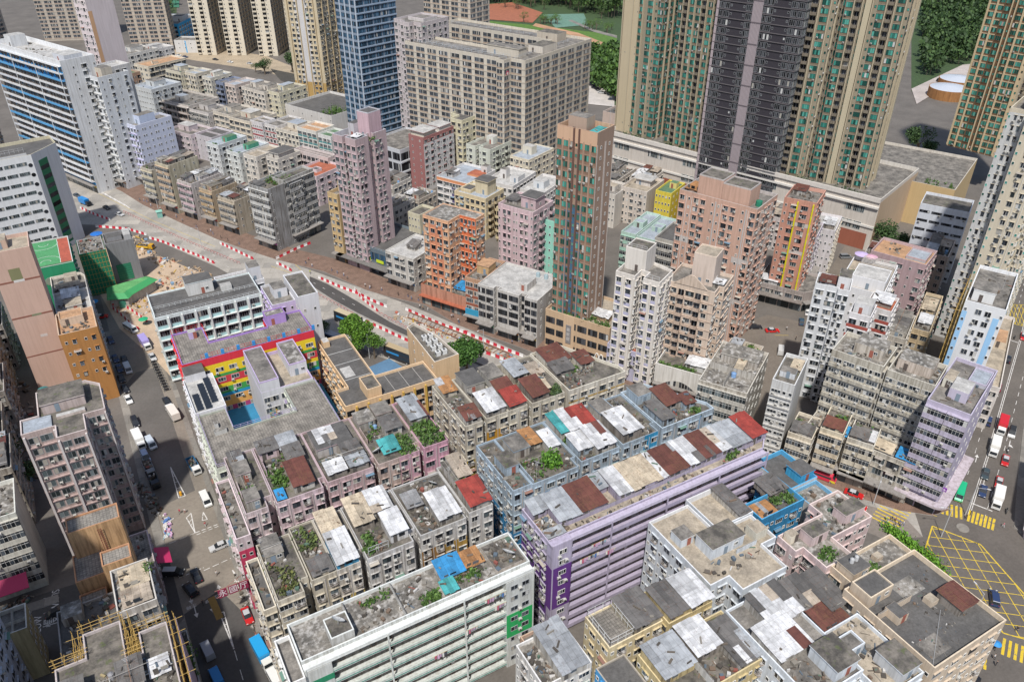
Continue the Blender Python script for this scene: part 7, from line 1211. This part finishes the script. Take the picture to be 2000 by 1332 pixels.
vehicle('truck',(.66,.66,.62),'lorry with a bright blue tarpaulin box in the lower left street','truck',514,1284,-83,c2=(.02,.3,.62))
for i in range(11): vehicle('bike',(.03,.03,.035),'black motorcycle in the kerbside row of parked motorcycles','motorcycle',301+i*2.6,709+i*5.4,5+rnd.uniform(-8,8),'row of parked motorcycles')
for k,c,l,x,y,a,c2 in (('mpv',NAV,'navy people carrier alone in the left lane of the right road',1928.6,825,27,None),('truck',WHI,'truck with a red box following the white one in the right road',1955,838,-153,(.5,.02,.03)),('truck',WHI,'truck with a white box ahead of the red one in the right road',1940,880,-153,(.68,.67,.63)),('mpv',WHI,'white car with a black roof beside the red box truck',1975,848,-153,(.03,.03,.03)),('sedan',(.05,.07,.08),'dark green black car in the middle lane above its navy twin',1923.7,928,-153,None),('sedan',NAV,'navy car first at the stop line in the middle lane',1918.7,962,-153,None),('truck',WHI,'white lorry waiting at the stop line by the zebra stripes',1946,980,-153,(.7,.69,.66)),('sedan',GRY,'grey car in the left lane above the keep clear lettering',1942,706,27,None),('sedan',BLK,'black car beside the double white line above the maroon car',1967.6,704,27,None),('sedan',(.2,.01,.04),'maroon car below the keep clear lettering',1948.6,759,27,None),('mpv',NAV,'navy people carrier turning across the yellow box junction',1940,1171,38,None),('van',BLK,'black van at the bottom edge near the small zebra stripes',1884,1320,84,None),
 ('sedan',BLK,'black car farthest up the side street row',1617.6,547,43,None),('mpv',WHI,'white car with a sunroof second down the side street row',1609,562,43,None),('sedan',WHI,'white saloon third down the side street row',1598.7,581,43,None),('sedan',BLK,'black car between two white ones in the side street row',1588,597,43,None),('sedan',WHI,'white car fifth down the side street row',1576.6,612,43,None),('sedan',(.04,.08,.12),'blue black car nearest the corner in the side street row',1565,631,43,None),('sedan',BLK,'black car in deep shade behind the red taxi',1474.7,641,-28,None),('mpv',WHI,'white car with a dark roof leaving the side street',1578.7,672,43,(.04,.04,.05)),('sedan',WHI,'white car half hidden behind the slim white slab',1572,700,43,None),('van',(.55,.55,.54),'silver van behind the white six storey house',1524,688,43,None),('mpv',GRY,'grey car crossing at the top of the side street',1651,504,-25,None),('sedan',(.6,.42,.02),'yellow car at the corner of the white stepped block',1641.8,547,43,None),
 ('truck',BLK,'lorry with a bright blue cover on the far diagonal road',168,400,-66,(.02,.22,.55)),('sedan',BLK,'black car ahead of the blue covered lorry',209,408,-70,None),('sedan',SIL,'silver car on the sunlit concrete of the diagonal road',234.4,421,-60,None),('sedan',(.07,.09,.12),'dark car in the shade of the round windowed block',151,384,-66,None),('flatbed',(.55,.3,.02),'orange tipper truck inside the construction yard','yard' and 286,486,-40,(.6,.36,.02)),
 ('sedan',WHI,'white car parked by the blue piped hall',349,110,-50,None),('sedan',NAV,'blue car parked near the foot of the cream towers',362,113,-50,None),('sedan',WHI,'white car on the sandy road below the cream towers',450,123,-55,None),('sedan',SIL,'silver car on the sandy road left of the round tree',488,126,-55,None),('sedan',GRY,'grey car on the sandy road nearest the round tree',505,128,-55,None),('sedan',BLK,'black car in front of the second cream tower',421,118,-55,None),
 ('mpv',BLK,'black car highest on the hill road beside the estate',1154,169,-60,None),('mpv',BLK,'black car in the middle of the hill road queue',1163,175,-60,None),('sedan',SIL,'silver car lowest in the hill road queue',1174,184,-60,None),('mpv',BLK,'black car on the curved road by the wooded slope, top right',1832,160,20,None)):
    vehicle(k,c,l,'car' if k in('sedan','mpv') else ('van' if k=='van' else 'truck'),x,y,a,c2=c2,z=.36 if 'hill road' in l or 'curved' in l else 0)
vehicle('bus',(.03,.03,.035),'black double decker bus with a beige roof and blue advert beside the large street tree','bus',682,634,-64,c2=(.5,.42,.28)); vehicle('bus',(.035,.03,.03),'brown roofed double decker bus behind the pointed peach school wing','bus',782,703,-62,c2=(.42,.33,.2))
vehicle('bus',(.06,.12,.3),'blue sided bus half hidden behind the white school stair tower','bus',640,668,-64,c2=(.4,.42,.45))
vehicle('bike',WHI,'white scooter above the red taxi in the right road','motorcycle',1967.5,882,-153); vehicle('bike',BLK,'motorcycle stopped at the upper box junction','motorcycle',1981,661,27); vehicle('bike',(.05,.05,.05),'black motorcycle passing the white lorry at the kerb','motorcycle',1965,1000,-153)
# ---------------------------------------------------------------- people
PC={}
def person(x,y,shirt,trous,label,rot=0,pose=0,z=0,group=None,hair=(.015,.012,.01)):
    k=(shirt,trous,pose,hair)
    if k not in PC:
        me=PM[pose].copy()
        for c in ((.45,.28,.2),shirt,trous,hair,(.03,.03,.03)): me.materials.append(P(c,.8))
        for f in me.polygons:
            zc=f.center.z; ax=abs(f.center.x); f.material_index=4 if zc<.1 else (2 if zc<.93 and ax<.2 else (0 if (zc<1.12 and ax>.2) else (1 if zc<1.46 else (3 if zc>1.66 or (zc>1.56 and f.center.y<0) else 0))))
            f.use_smooth=True
        PC[k]=me
    p=at(x,y) if x>-1e5 else y; o=bpy.data.objects.new('person',PC[k]); col.objects.link(o); o.location=(p.x,p.y,z); o.rotation_euler=(0,0,R(rot)); tag(o,label,'person',group); return o
WS=(.6,.6,.6); DK_=(.03,.03,.035); BU=(.1,.2,.4); HV=(.5,.6,.03)
for x,y,s,t,l,r in ((1729,1015,WS,DK_,'person in a white top leading the group over the yellow stripes',40),(1741,1016,DK_,DK_,'person in black at the middle of the yellow striped crossing',30),(1748,1019,(.3,.05,.06),DK_,'person in a dark red top on the yellow striped crossing',20),(1756,1024,BU,(.05,.06,.1),'person in a blue shirt on the near side of the yellow stripes',50),(1763,1026,WS,BU,'person in white and blue jeans at the right of the crossing group',60),(1747,1029,DK_,WS,'person in black top and pale trousers stepping off the yellow stripes',40),(1731,1024,WS,BU,'person in white shirt and blue jeans at the hedge end of the crossing',90),(1758,1029,(.3,.3,.32),DK_,'person in grey closest to the hedge at the crossing',10),
 (1656,936,WS,DK_,'person in white walking on the brick pavement by the shutters',100),(1675,945,DK_,DK_,'person in black beside the blue shop sign on the brick pavement',120),(1711,962,(.25,.12,.3),DK_,'person in purple standing near the white pole',70),(1759,978,(.6,.4,.45),DK_,'person in pink on the pavement corner under the lilac block',80),
 (424,1124,WS,(.2,.15,.14),'person in a white top crossing the lower left street',0),(390,1162,DK_,DK_,'person in black walking behind the glossy black car',200),(397,1181,(.06,.05,.06),DK_,'person in dark clothes by the arrow marking in the left street',210),(402,1028,(.45,.06,.08),WS,'person in red beside the white triangle marking',30),(362,1002,WS,(.3,.06,.06),'person in white near the yellow bollard on the left street',150),(352,1003,(.5,.05,.1),DK_,'person in crimson by the market goods in the left street',150),
 (1554,664,DK_,DK_,'lone person in black crossing the side street',60),(1593,562,WS,(.3,.25,.3),'person in white on the kerb beside the parked white cars',40),(1589,558,(.2,.2,.35),DK_,'person in a bluish top on the kerb beside the parked white cars',40),(1536,645,WS,DK_,'person in white at the podium corner by the red taxi',10),
 (606,535,HV,DK_,'worker in a yellow vest by the barriers near the blue glass podium',200),(580,495,DK_,DK_,'person in black among the barriers at the road junction',180),(603,510,(.4,.1,.1),DK_,'person in dark red at the yellow painted crossing',180),(610,522,WS,BU,'person in a pale top waiting at the yellow painted crossing',170),(820,602,WS,DK_,'person in white by the low white block shops',110),(826,605,(.3,.2,.1),DK_,'person in brown in front of the orange rimmed podium',110),(836,608,WS,WS,'person all in white under the orange rimmed podium',100),(1013,668,HV,BU,'worker in a yellow vest outside the wide grey white block',90),(1000,672,BU,DK_,'person in blue walking under the wide grey white block',90),
 (270,603,(.05,.05,.05),DK_,'person in black near the blue stall in the upper left street',100),(1944,1300,DK_,DK_,'person in black on the kerb at the bottom right',0),(1940,1287,WS,DK_,'person in a white top at the bottom right kerb',20),(1958,1030,(.5,.15,.2),WS,'person in a rose top on the pavement right of the zebra stripes',30),(1886,1013,DK_,DK_,'person waiting on the crossing island between zebra stripes',50),
 (1985,1232,DK_,DK_,'person in black near the lower edge of the box junction',90)):
    person(x,y,s,t,l,r,rnd.choice((0,1,1,2)),z=.13 if 'pavement' in l or 'kerb' in l else .02)
PG=random.Random(21)
for k,(s,l) in enumerate(((DK_,'pedestrian in dark clothes on the brick pavement of the diagonal road'),(WS,'pedestrian in a pale top on the brick pavement of the diagonal road'),((.2,.24,.3),'pedestrian in a grey blue top on the brick pavement of the diagonal road'))):
    for q in range(11):
        i=PG.randrange(2,len(fl)-4); f=PG.random(); x=fl[i][0]*(1-f)+fl[i+1][0]*f+PG.uniform(.5,2.2); y=fl[i][1]*(1-f)+fl[i+1][1]*f+PG.uniform(.2,1.2); person(-1e6,Vector((x,y,0)),s,DK_ if q%2 else BU,l,PG.uniform(0,360),PG.randrange(3),z=.13,group='pedestrians on the far brick pavement, '+('dark','pale','grey blue')[k])
u=tag(empty('umbrella',at(1941,1268,0)),'blue umbrella carried over the bottom right pavement','umbrella'); g=MB(); g.cyl(0,0,1.9,2.3,.95,.05,P((.03,.25,.6)),10); g.build('canopy',u); g=MB(); g.tube((0,0,1.0),(0,0,2.2),.02,.02,P((.1,.1,.1))); g.build('handle',u)
person(1941,1269,DK_,DK_,'person walking beneath the blue umbrella at the bottom right',0,1)
# ---------------------------------------------------------------- barriers and site works
BM={}
def barrier(c):
    if c not in BM:
        b=MB(); m=P(c,.5); ext(b,[(-.24,0),(.24,0),(.2,.25),(.08,.35),(.07,1.0),(-.07,1.0),(-.08,.35),(-.2,.25)],.72,m); BM[c]=b
    return BM[c]
def line(pts,lab,step=1.6,fence=False,start=0):
    W=[at(*p) for p in pts]; k=start; acc=0
    for a,b in zip(W,W[1:]):
        d=b-a; L=d.length; n=max(1,round(L/step)); ang=math.atan2(d.y,d.x)
        for i in range(n):
            q=a+d*((i+.5)/n); c=(.5,.02,.04) if k%2 else (.68,.66,.64); k+=1
            if fence:
                if 'fn' not in BM:
                    f=MB(); rd=P((.5,.06,.05),.5); wt=P((.65,.62,.6),.5)
                    f.box(-.76,-.03,.85,.76,.03,.97,rd); f.box(-.76,-.03,.4,.76,.03,.5,wt); f.box(-.74,-.2,0,-.66,.2,.06,rd); f.box(-.73,-.025,.06,-.67,.025,.85,rd); f.box(.67,-.025,0,.73,.025,.85,rd); f.box(-.04,-.02,.1,.04,.02,.85,wt); BM['fn']=f
                o=BM['fn'].build('barrier_rail',None,q,ang); tag(o,'low red and white barrier rail, '+lab,'barrier','low barrier rails '+lab)
            else:
                o=barrier(c).build('road_barrier',None,q,ang+math.pi/2); tag(o,('red' if k%2==0 else 'white')+' plastic road barrier, '+lab,'barrier','plastic barriers '+lab)
line([(622,543),(665,562),(700,575),(735,592),(757,601)],'along the brick pavement before the blue glass podium')
line([(692,565),(708,585),(735,606),(738,609)],'beside the black asphalt strip')
line([(792,605),(830,622),(870,638),(915,652)],'edging the trench below the orange podium')
line([(882,641),(928,659),(950,668),(985,683),(1022,697)],'edging the trench before the grey white block')
line([(710,626),(735,638),(765,652),(797,667)],'between the two concrete carriageways')
line([(908,678),(940,688),(968,697),(1000,711)],'by the deep green tree')
line([(157,407),(185,420),(216,431)],'in the shade of the round windowed block'); line([(187,444),(220,446),(251,449),(287,460)],'bordering the construction yard'); line([(292,466),(322,475),(352,487),(386,500),(419,515)],'on the road edge of the construction yard')
line([(217,600),(240,618),(262,640),(272,644)],'beside the white minibus'); line([(244,599),(262,610),(288,629)],'in front of the green roofed site office')
line([(539,507),(560,497),(580,487),(607,476)],'across the road mouth by the grey corner tenement'); line([(540,515),(556,522),(570,530)],'near the white school roofs'); line([(430,476),(455,488),(480,500),(495,507)],'along the pavement of the brown tenements')
line([(241,415),(300,443),(360,470),(430,500),(470,517)],'down the middle of the far concrete road',2.0,True); line([(618,575),(660,597),(705,624)],'beside the first double decker bus',2.0,True); line([(735,610),(790,640),(840,668),(862,676)],'along the open trench',2.0,True)
b=Bd('site_tower','tower wrapped in dark green safety net inside the construction yard',-8.4,291,0,8,13,16,(.3,.3,.3),'c',{},grime=.3,ph=.4); net=mat('net',(.01,.17,.09))
g=MB(); g.box(-.35,-.4,0,8.3,-.3,16.6,net); g.box(8.25,-.29,0,8.35,13.2,16.6,net); g.box(-.35,-.29,0,-.25,13.2,16.6,net); g.build('safety_net',b.root); b.clutter(.6,.6,7.4,12.4,70)
g=MB()
for k in range(9):
    g.tube((-.4,-.46,k*1.9+.6),(8.4,-.46,k*1.9+.6),.05,.05,bam,4)
    g.tube((k*1.05,-.46,0),(k*1.05,-.46,17.4),.05,.05,bam,4)
g.build('bamboo_scaffold',b.root); b.done()
b=Bd('site_building','grey plant building with a green louvre next to the netted tower',.2,296,0,9.4,10,15.5,(.22,.22,.23),'d',{},grime=.3,ph=.7); g=MB(); g.box(1.4,-.06,1,6.4,.02,7.4,P((.02,.16,.09)))
for k in range(7): g.box(1.5,-.12,1.2+k*.9,6.3,-.055,1.4+k*.9,P((.03,.22,.12)))
g.build('louvre',b.root); b.box('roof_hatch',1,3,6,7,15.5,17,(.26,.26,.27),'d',door=False); b.box('rooftop_hut',6.6,2,9,8,15.5,17.4,(.4,.4,.4),'w',door=False); b.done()
r=tag(empty('site_office',(0,0,0)),'low pale site office under a bright green folded roof','office'); g=MB(); fp=[(-3.4,277.6),(2,275.6),(3.4,277.6),(12.4,284.4),(10.4,287.6),(-2.6,285.6)]; g.prism(fp,-.3,3.9,mat('wall',(.5,.48,.44))); g.build('wall',r)
g=MB(); ro=inset(fp,-.9); ri=inset(fp,1.2); GRN=mat('deck',(.13,.4,.14),dirt=.25)
for i in range(6): g.poly([(*ro[i],3.9),(*ro[(i+1)%6],3.9),(*ri[(i+1)%6],5.2),(*ri[i],5.2)],P((.05,.3,.1)))
g.poly([(*p,5.2) for p in ri],GRN); g.poly([(*p,3.88) for p in reversed(ro)],GRN); g.build('roof',r); g=MB(); g.box(-1,275.9,.2,1.2,276.2,2.8,P((.04,.2,.14))); g.box(-3.2,277.2,1.4,-2.6,277.4,2,P((.5,.05,.06))); g.build('door',r)
def heap(name,poly,n,sz,label,z=.02,m=None):
    b=MB(); m=m or mat('junk')
    for i in range(n):
        p=at(*rpt(poly)); w,d,h=(fr.uniform(.15,1)*sz for _ in range(3)); 
        if fr.random()<.35: w*=3; d*=.3; h*=.4
        b.rot(p.x,p.y,fr.random()*3,w,d,z,z+h*.8,m)
    return tag(b.build(name),kind='stuff')
heap('site_materials',((250,470),(330,505),(415,535),(400,560),(330,580),(300,560),(310,520),(250,490)),230,1.3,'',m=mat('site')); heap('site_materials',((185,455),(270,462),(300,475),(280,490),(200,470)),110,1.2,'',m=mat('site')); heap('site_materials',((220,600),(285,575),(300,600),(290,625),(240,610)),60,1.0,'',m=mat('site')); heap('trench_works',((770,610),(920,665),(1010,700),(990,705),(880,665),(770,625)),200,1.0,'',m=mat('site')); heap('market_goods',((318,1000),(332,1015),(337,1050),(322,1050)),70,.9,'',m=mat('cloth')); heap('market_goods',((262,940),(300,960),(322,1010),(300,1010),(270,960)),80,.9,''); heap('market_goods',((5,1185),(60,1160),(62,1170),(15,1195)),60,.9,''); heap('alley_clutter',((0,700),(60,760),(100,900),(60,960),(0,900)),160,1.6,''); heap('kerbside_goods',((455,1110),(475,1160),(540,1330),(530,1330),(465,1150)),90,.8,'')
g=MB(); RS=P((.25,.1,.05))
for a,b in (((800,612),(1000,695)),((796,622),(985,702))):
    p,q=at(*a),at(*b); g.tube((p.x,p.y,.6),(q.x,q.y,.6),.15,.15,RS,5)
for k in range(24):
    f=k/23; p=at(800+200*f,612+83*f); q=at(796+189*f,622+80*f); g.tube((p.x,p.y,.5),(q.x,q.y,.5),.08,.08,RS,4)
tag(g.build('trench_bracing'),'rusty steel bracing frame over the open road trench','bracing')
# umbrellas, awnings and street poles
def parasol(px,py,c,label,r=1.4,z=0,h=2.4):
    p=at(px,py,z); u=tag(empty('parasol',p),label,'parasol'); g=MB(); g.cyl(0,0,h,h+.5,r,.08,P(c),10); g.build('canopy',u); g=MB(); g.cyl(0,0,0,h,.04,.04,P((.4,.4,.4)),6); g.build('pole',u)
parasol(283,635,(.02,.36,.16),'green parasol beside the lilac boxed truck',1.6); parasol(220,593,(.2,.08,.4),'small purple parasol at the yard entrance',1.0); parasol(185,601,(.03,.25,.55),'blue tarpaulin parasol over the stall near the red taxi',1.8); parasol(191,467,(.02,.15,.5),'bright blue parasol behind the netted tower',2.4)
parasol(1680,510,(.5,.4,.62),'lilac striped parasol on the white stepped block roof',2.2,26); parasol(1698,515,(.62,.35,.45),'pink parasol on the white stepped block roof',2.0,26)
def pole(px,py,h,label,arm=2.2,ang=0,c=(.45,.46,.47)):
    p=at(px,py); o=tag(empty('street_lamp',p,R(ang)),label,'street lamp'); g=MB(); g.cyl(0,0,0,h,.12,.07,P(c),8); g.build('pole',o); g=MB(); g.tube((0,0,h-.1),(arm,0,h+.5),.05,.04,P(c)); g.build('arm',o); g=MB(); g.hexa([(arm-.1,-.12,h+.42),(arm+.7,-.14,h+.5),(arm+.7,.14,h+.5),(arm-.1,.12,h+.42),(arm-.1,-.1,h+.55),(arm+.7,-.1,h+.58),(arm+.7,.1,h+.58),(arm-.1,.1,h+.55)],P((.55,.55,.55))); g.build('lamp_head',o)
for x,y,l,a in ((722,700,'street lamp beside the large street tree',150),(1705,985,'bent lamp post at the end of the brick pavement by the taxis',210),(395,485,'street lamp on the far pavement before the brown tenements',200),(312,420,'street lamp by the pale green kiosk on the far pavement',200),(945,690,'street lamp beside the brick banded block',200),(1885,1005,'signal post on the crossing island',-60),(1838,1048,'lamp post inside the box junction hedge corner',150),(1152,166,'lamp post on the hill road beside the estate',0),(1896,1215,'tall post at the lower corner of the box junction',80)): pole(x,y,9,l,ang=a)
g=tag(empty('kiosk',at(313,424)),'pale green kiosk on the far pavement below the tenements','kiosk'); q=MB(); q.box(-1,-1,0,1,1,2.6,P((.2,.42,.36))); q.build('wall',g); q=MB(); q.box(-1.3,-1.3,2.601,1.3,1.3,2.8,P((.25,.5,.42))); q.build('roof',g)
isl=MB(); isl.cyl(0,0,0,.2,1.5,1.4,PAV,16); tag(isl.build('traffic_island',None,at(1880,1031)),kind='structure')
c=tag(empty('traffic_cone',at(354,968)),'yellow beacon bollard at the tip of the lane hatching','bollard'); g=MB(); g.cyl(0,0,0,.2,.5,.45,P((.2,.2,.2))); g.build('base',c); g=MB(); g.cyl(0,0,.2,1.3,.35,.3,P((.7,.35,.02)),12); g.build('beacon',c)
# overhead street sign and other lettering
s=tag(empty('overhead_sign',(7.2,124.2,0)),'crimson overhead sign with three pale characters reaching over the left street','sign')
g=MB(); g.tube((.4,0,10.2),(-6.4,0,10.2),.07,.07,P((.3,.12,.1))); g.tube((.4,0,8.2),(-6.4,0,8.2),.07,.07,P((.3,.12,.1))); g.tube((.4,0,12.5),(-4,0,10.3),.04,.04,P((.3,.12,.1))); g.build('frame',s)
for k,ch in enumerate('永國厅'):
    g=MB(); g.hexa([(-5.9+k*2.1,-.5,8.3),(-4.1+k*2.1,-.5,8.3),(-4.1+k*2.1,-.4,8.3),(-5.9+k*2.1,-.4,8.3),(-5.9+k*2.1,-.12,10.1),(-4.1+k*2.1,-.12,10.1),(-4.1+k*2.1,-.02,10.1),(-5.9+k*2.1,-.02,10.1)],P((.2,.015,.05))); e=g.build('sign_panel',s); text(ch,(-5+k*2.1,-.35,9.2),1.7,(R(78),0,0),P((.62,.58,.6)),'lettering',e)
for k,ch in enumerate('嘉家居'): text(ch,(8.5,-.33,9-k*1.7),1.35,(math.pi/2,0,0),P((.6,.58,.55)),'lettering',PODB.root)
g=MB(); 
for cx in (-.75,.75):
    pts=[(cx+.75*math.cos(t),2.6*math.sin(t)) for t in [i*math.pi/10 for i in range(11)]]
    for (x0,z0),(x1,z1) in zip(pts,pts[1:]): g.tube((x0,-.15,z0),(x1,-.15,z1),.16,.16,P((.75,.74,.7)),5)
g.build('arch_logo',PODB.root,(19.6,0,1.2))
sg=tag(empty('sign',(150.2,92.6,0),R(-68)),'purple signboard with a row of white characters under the blue awning','sign'); sg.location=(160.5,78.4,0)
g=MB(); g.box(-1,-3.9,7.4,6.4,-3.7,8.5,P((.2,.03,.32))); e=g.build('sign_panel',sg)
g=MB(); q=random.Random(3)
for i in range(9):
    for j in range(4): x=-.8+i*.8; g.box(x+q.uniform(0,.2),-3.95,7.6+j*.18,x+q.uniform(.35,.6),-3.905,7.68+j*.18,P((.66,.62,.68)))
g.build('lettering',e)
# laundry
def laundry(parent,x,y,z,n,label,ax=(1,0)):
    o=tag(empty('hanging_laundry',parent.wp((x,y,z)),parent.ang),label,'laundry'); g=MB(); g.tube((0,0,0),(n*.5,0,0),.03,.03,bam,4); g.build('pole',o); g=MB(); m=mat('cloth')
    for i in range(n):
        h=rnd.uniform(.6,1.2); w=rnd.uniform(.3,.45); u=i*.5+.05; dx=rnd.uniform(-.1,.1)
        g.hexa([(u,-.03+dx,-h),(u+w,-.03+dx,-h),(u+w,.03+dx,-h),(u,.03+dx,-h),(u,-.03,0),(u+w,-.03,0),(u+w,.03,0),(u,.03,0)],m)
    g.build('clothes',o)
LP=[o for o in bpy.data.objects if o.get('label','').startswith('long lilac gallery')][0]; LG=[o for o in bpy.data.objects if o.get('label','').startswith('long white gallery')][0]
class Q_:
    def __init__(s,o): s.o=o; s.ang=o.rotation_euler.z
    def wp(s,p): return Vector((s.o.location.x+p[0],s.o.location.y+p[1],p[2]))
for x,z,n,l in ((9,23.4,7,'laundry on the lilac galleries, highest line near the violet corner'),(6.4,20.6,9,'laundry on the lilac galleries, long line below the highest one'),(12.6,19.6,5,'laundry on the lilac galleries, short line right of the long one')): laundry(Q_(LP),x,-1.75,z,n,l)
for x,z,n,l in ((33,22.8,9,'laundry on the white green galleries, longest line near the top right'),(29,16.9,5,'laundry on the white green galleries, middle line right of centre'),(22,14,6,'laundry on the white green galleries, line below the centre pipe'),(8,11.2,5,'laundry on the white green galleries, line low on the left'),(35,19.9,5,'laundry on the white green galleries, line under the longest one')): laundry(Q_(LG),x,-1.75,z,n,l)
# ---------------------------------------------------------------- light, sky and camera
w=bpy.data.worlds.new('World'); sc.world=w; w.use_nodes=True; wt=w.node_tree; bg=wt.nodes['Background']; sk=wt.nodes.new('ShaderNodeTexSky'); sk.sky_type='NISHITA'; sk.sun_disc=False
SEL=R(57); SAZ=R(230)      # direction towards the sun in the ground plan
sk.sun_elevation=SEL; sk.sun_rotation=math.pi/2-SAZ; sk.air_density=1.0; sk.dust_density=1.5; wt.links.new(sk.outputs[0],bg.inputs[0]); bg.inputs[1].default_value=.105
sl=bpy.data.lights.new('sun','SUN'); sl.energy=3.9; sl.angle=R(2); sl.color=(1,.965,.91); so=bpy.data.objects.new('sun',sl); col.objects.link(so)
sd=Vector((math.cos(SEL)*math.cos(SAZ),math.cos(SEL)*math.sin(SAZ),math.sin(SEL))); so.rotation_euler=sd.to_track_quat('Z','Y').to_euler(); so.location=(0,0,300)
cd=bpy.data.cameras.new('camera'); cam=bpy.data.objects.new('camera',cd); col.objects.link(cam); cam.location=CAM; cd.sensor_width=36; cd.lens=27.9; cd.clip_end=6000; cd.clip_start=1
cam.rotation_euler=Matrix((RT,UP,-FW)).transposed().to_euler(); sc.camera=cam
sc.view_settings.view_transform='Standard'; sc.view_settings.look='None'; sc.view_settings.exposure=0.22; sc.view_settings.gamma=1
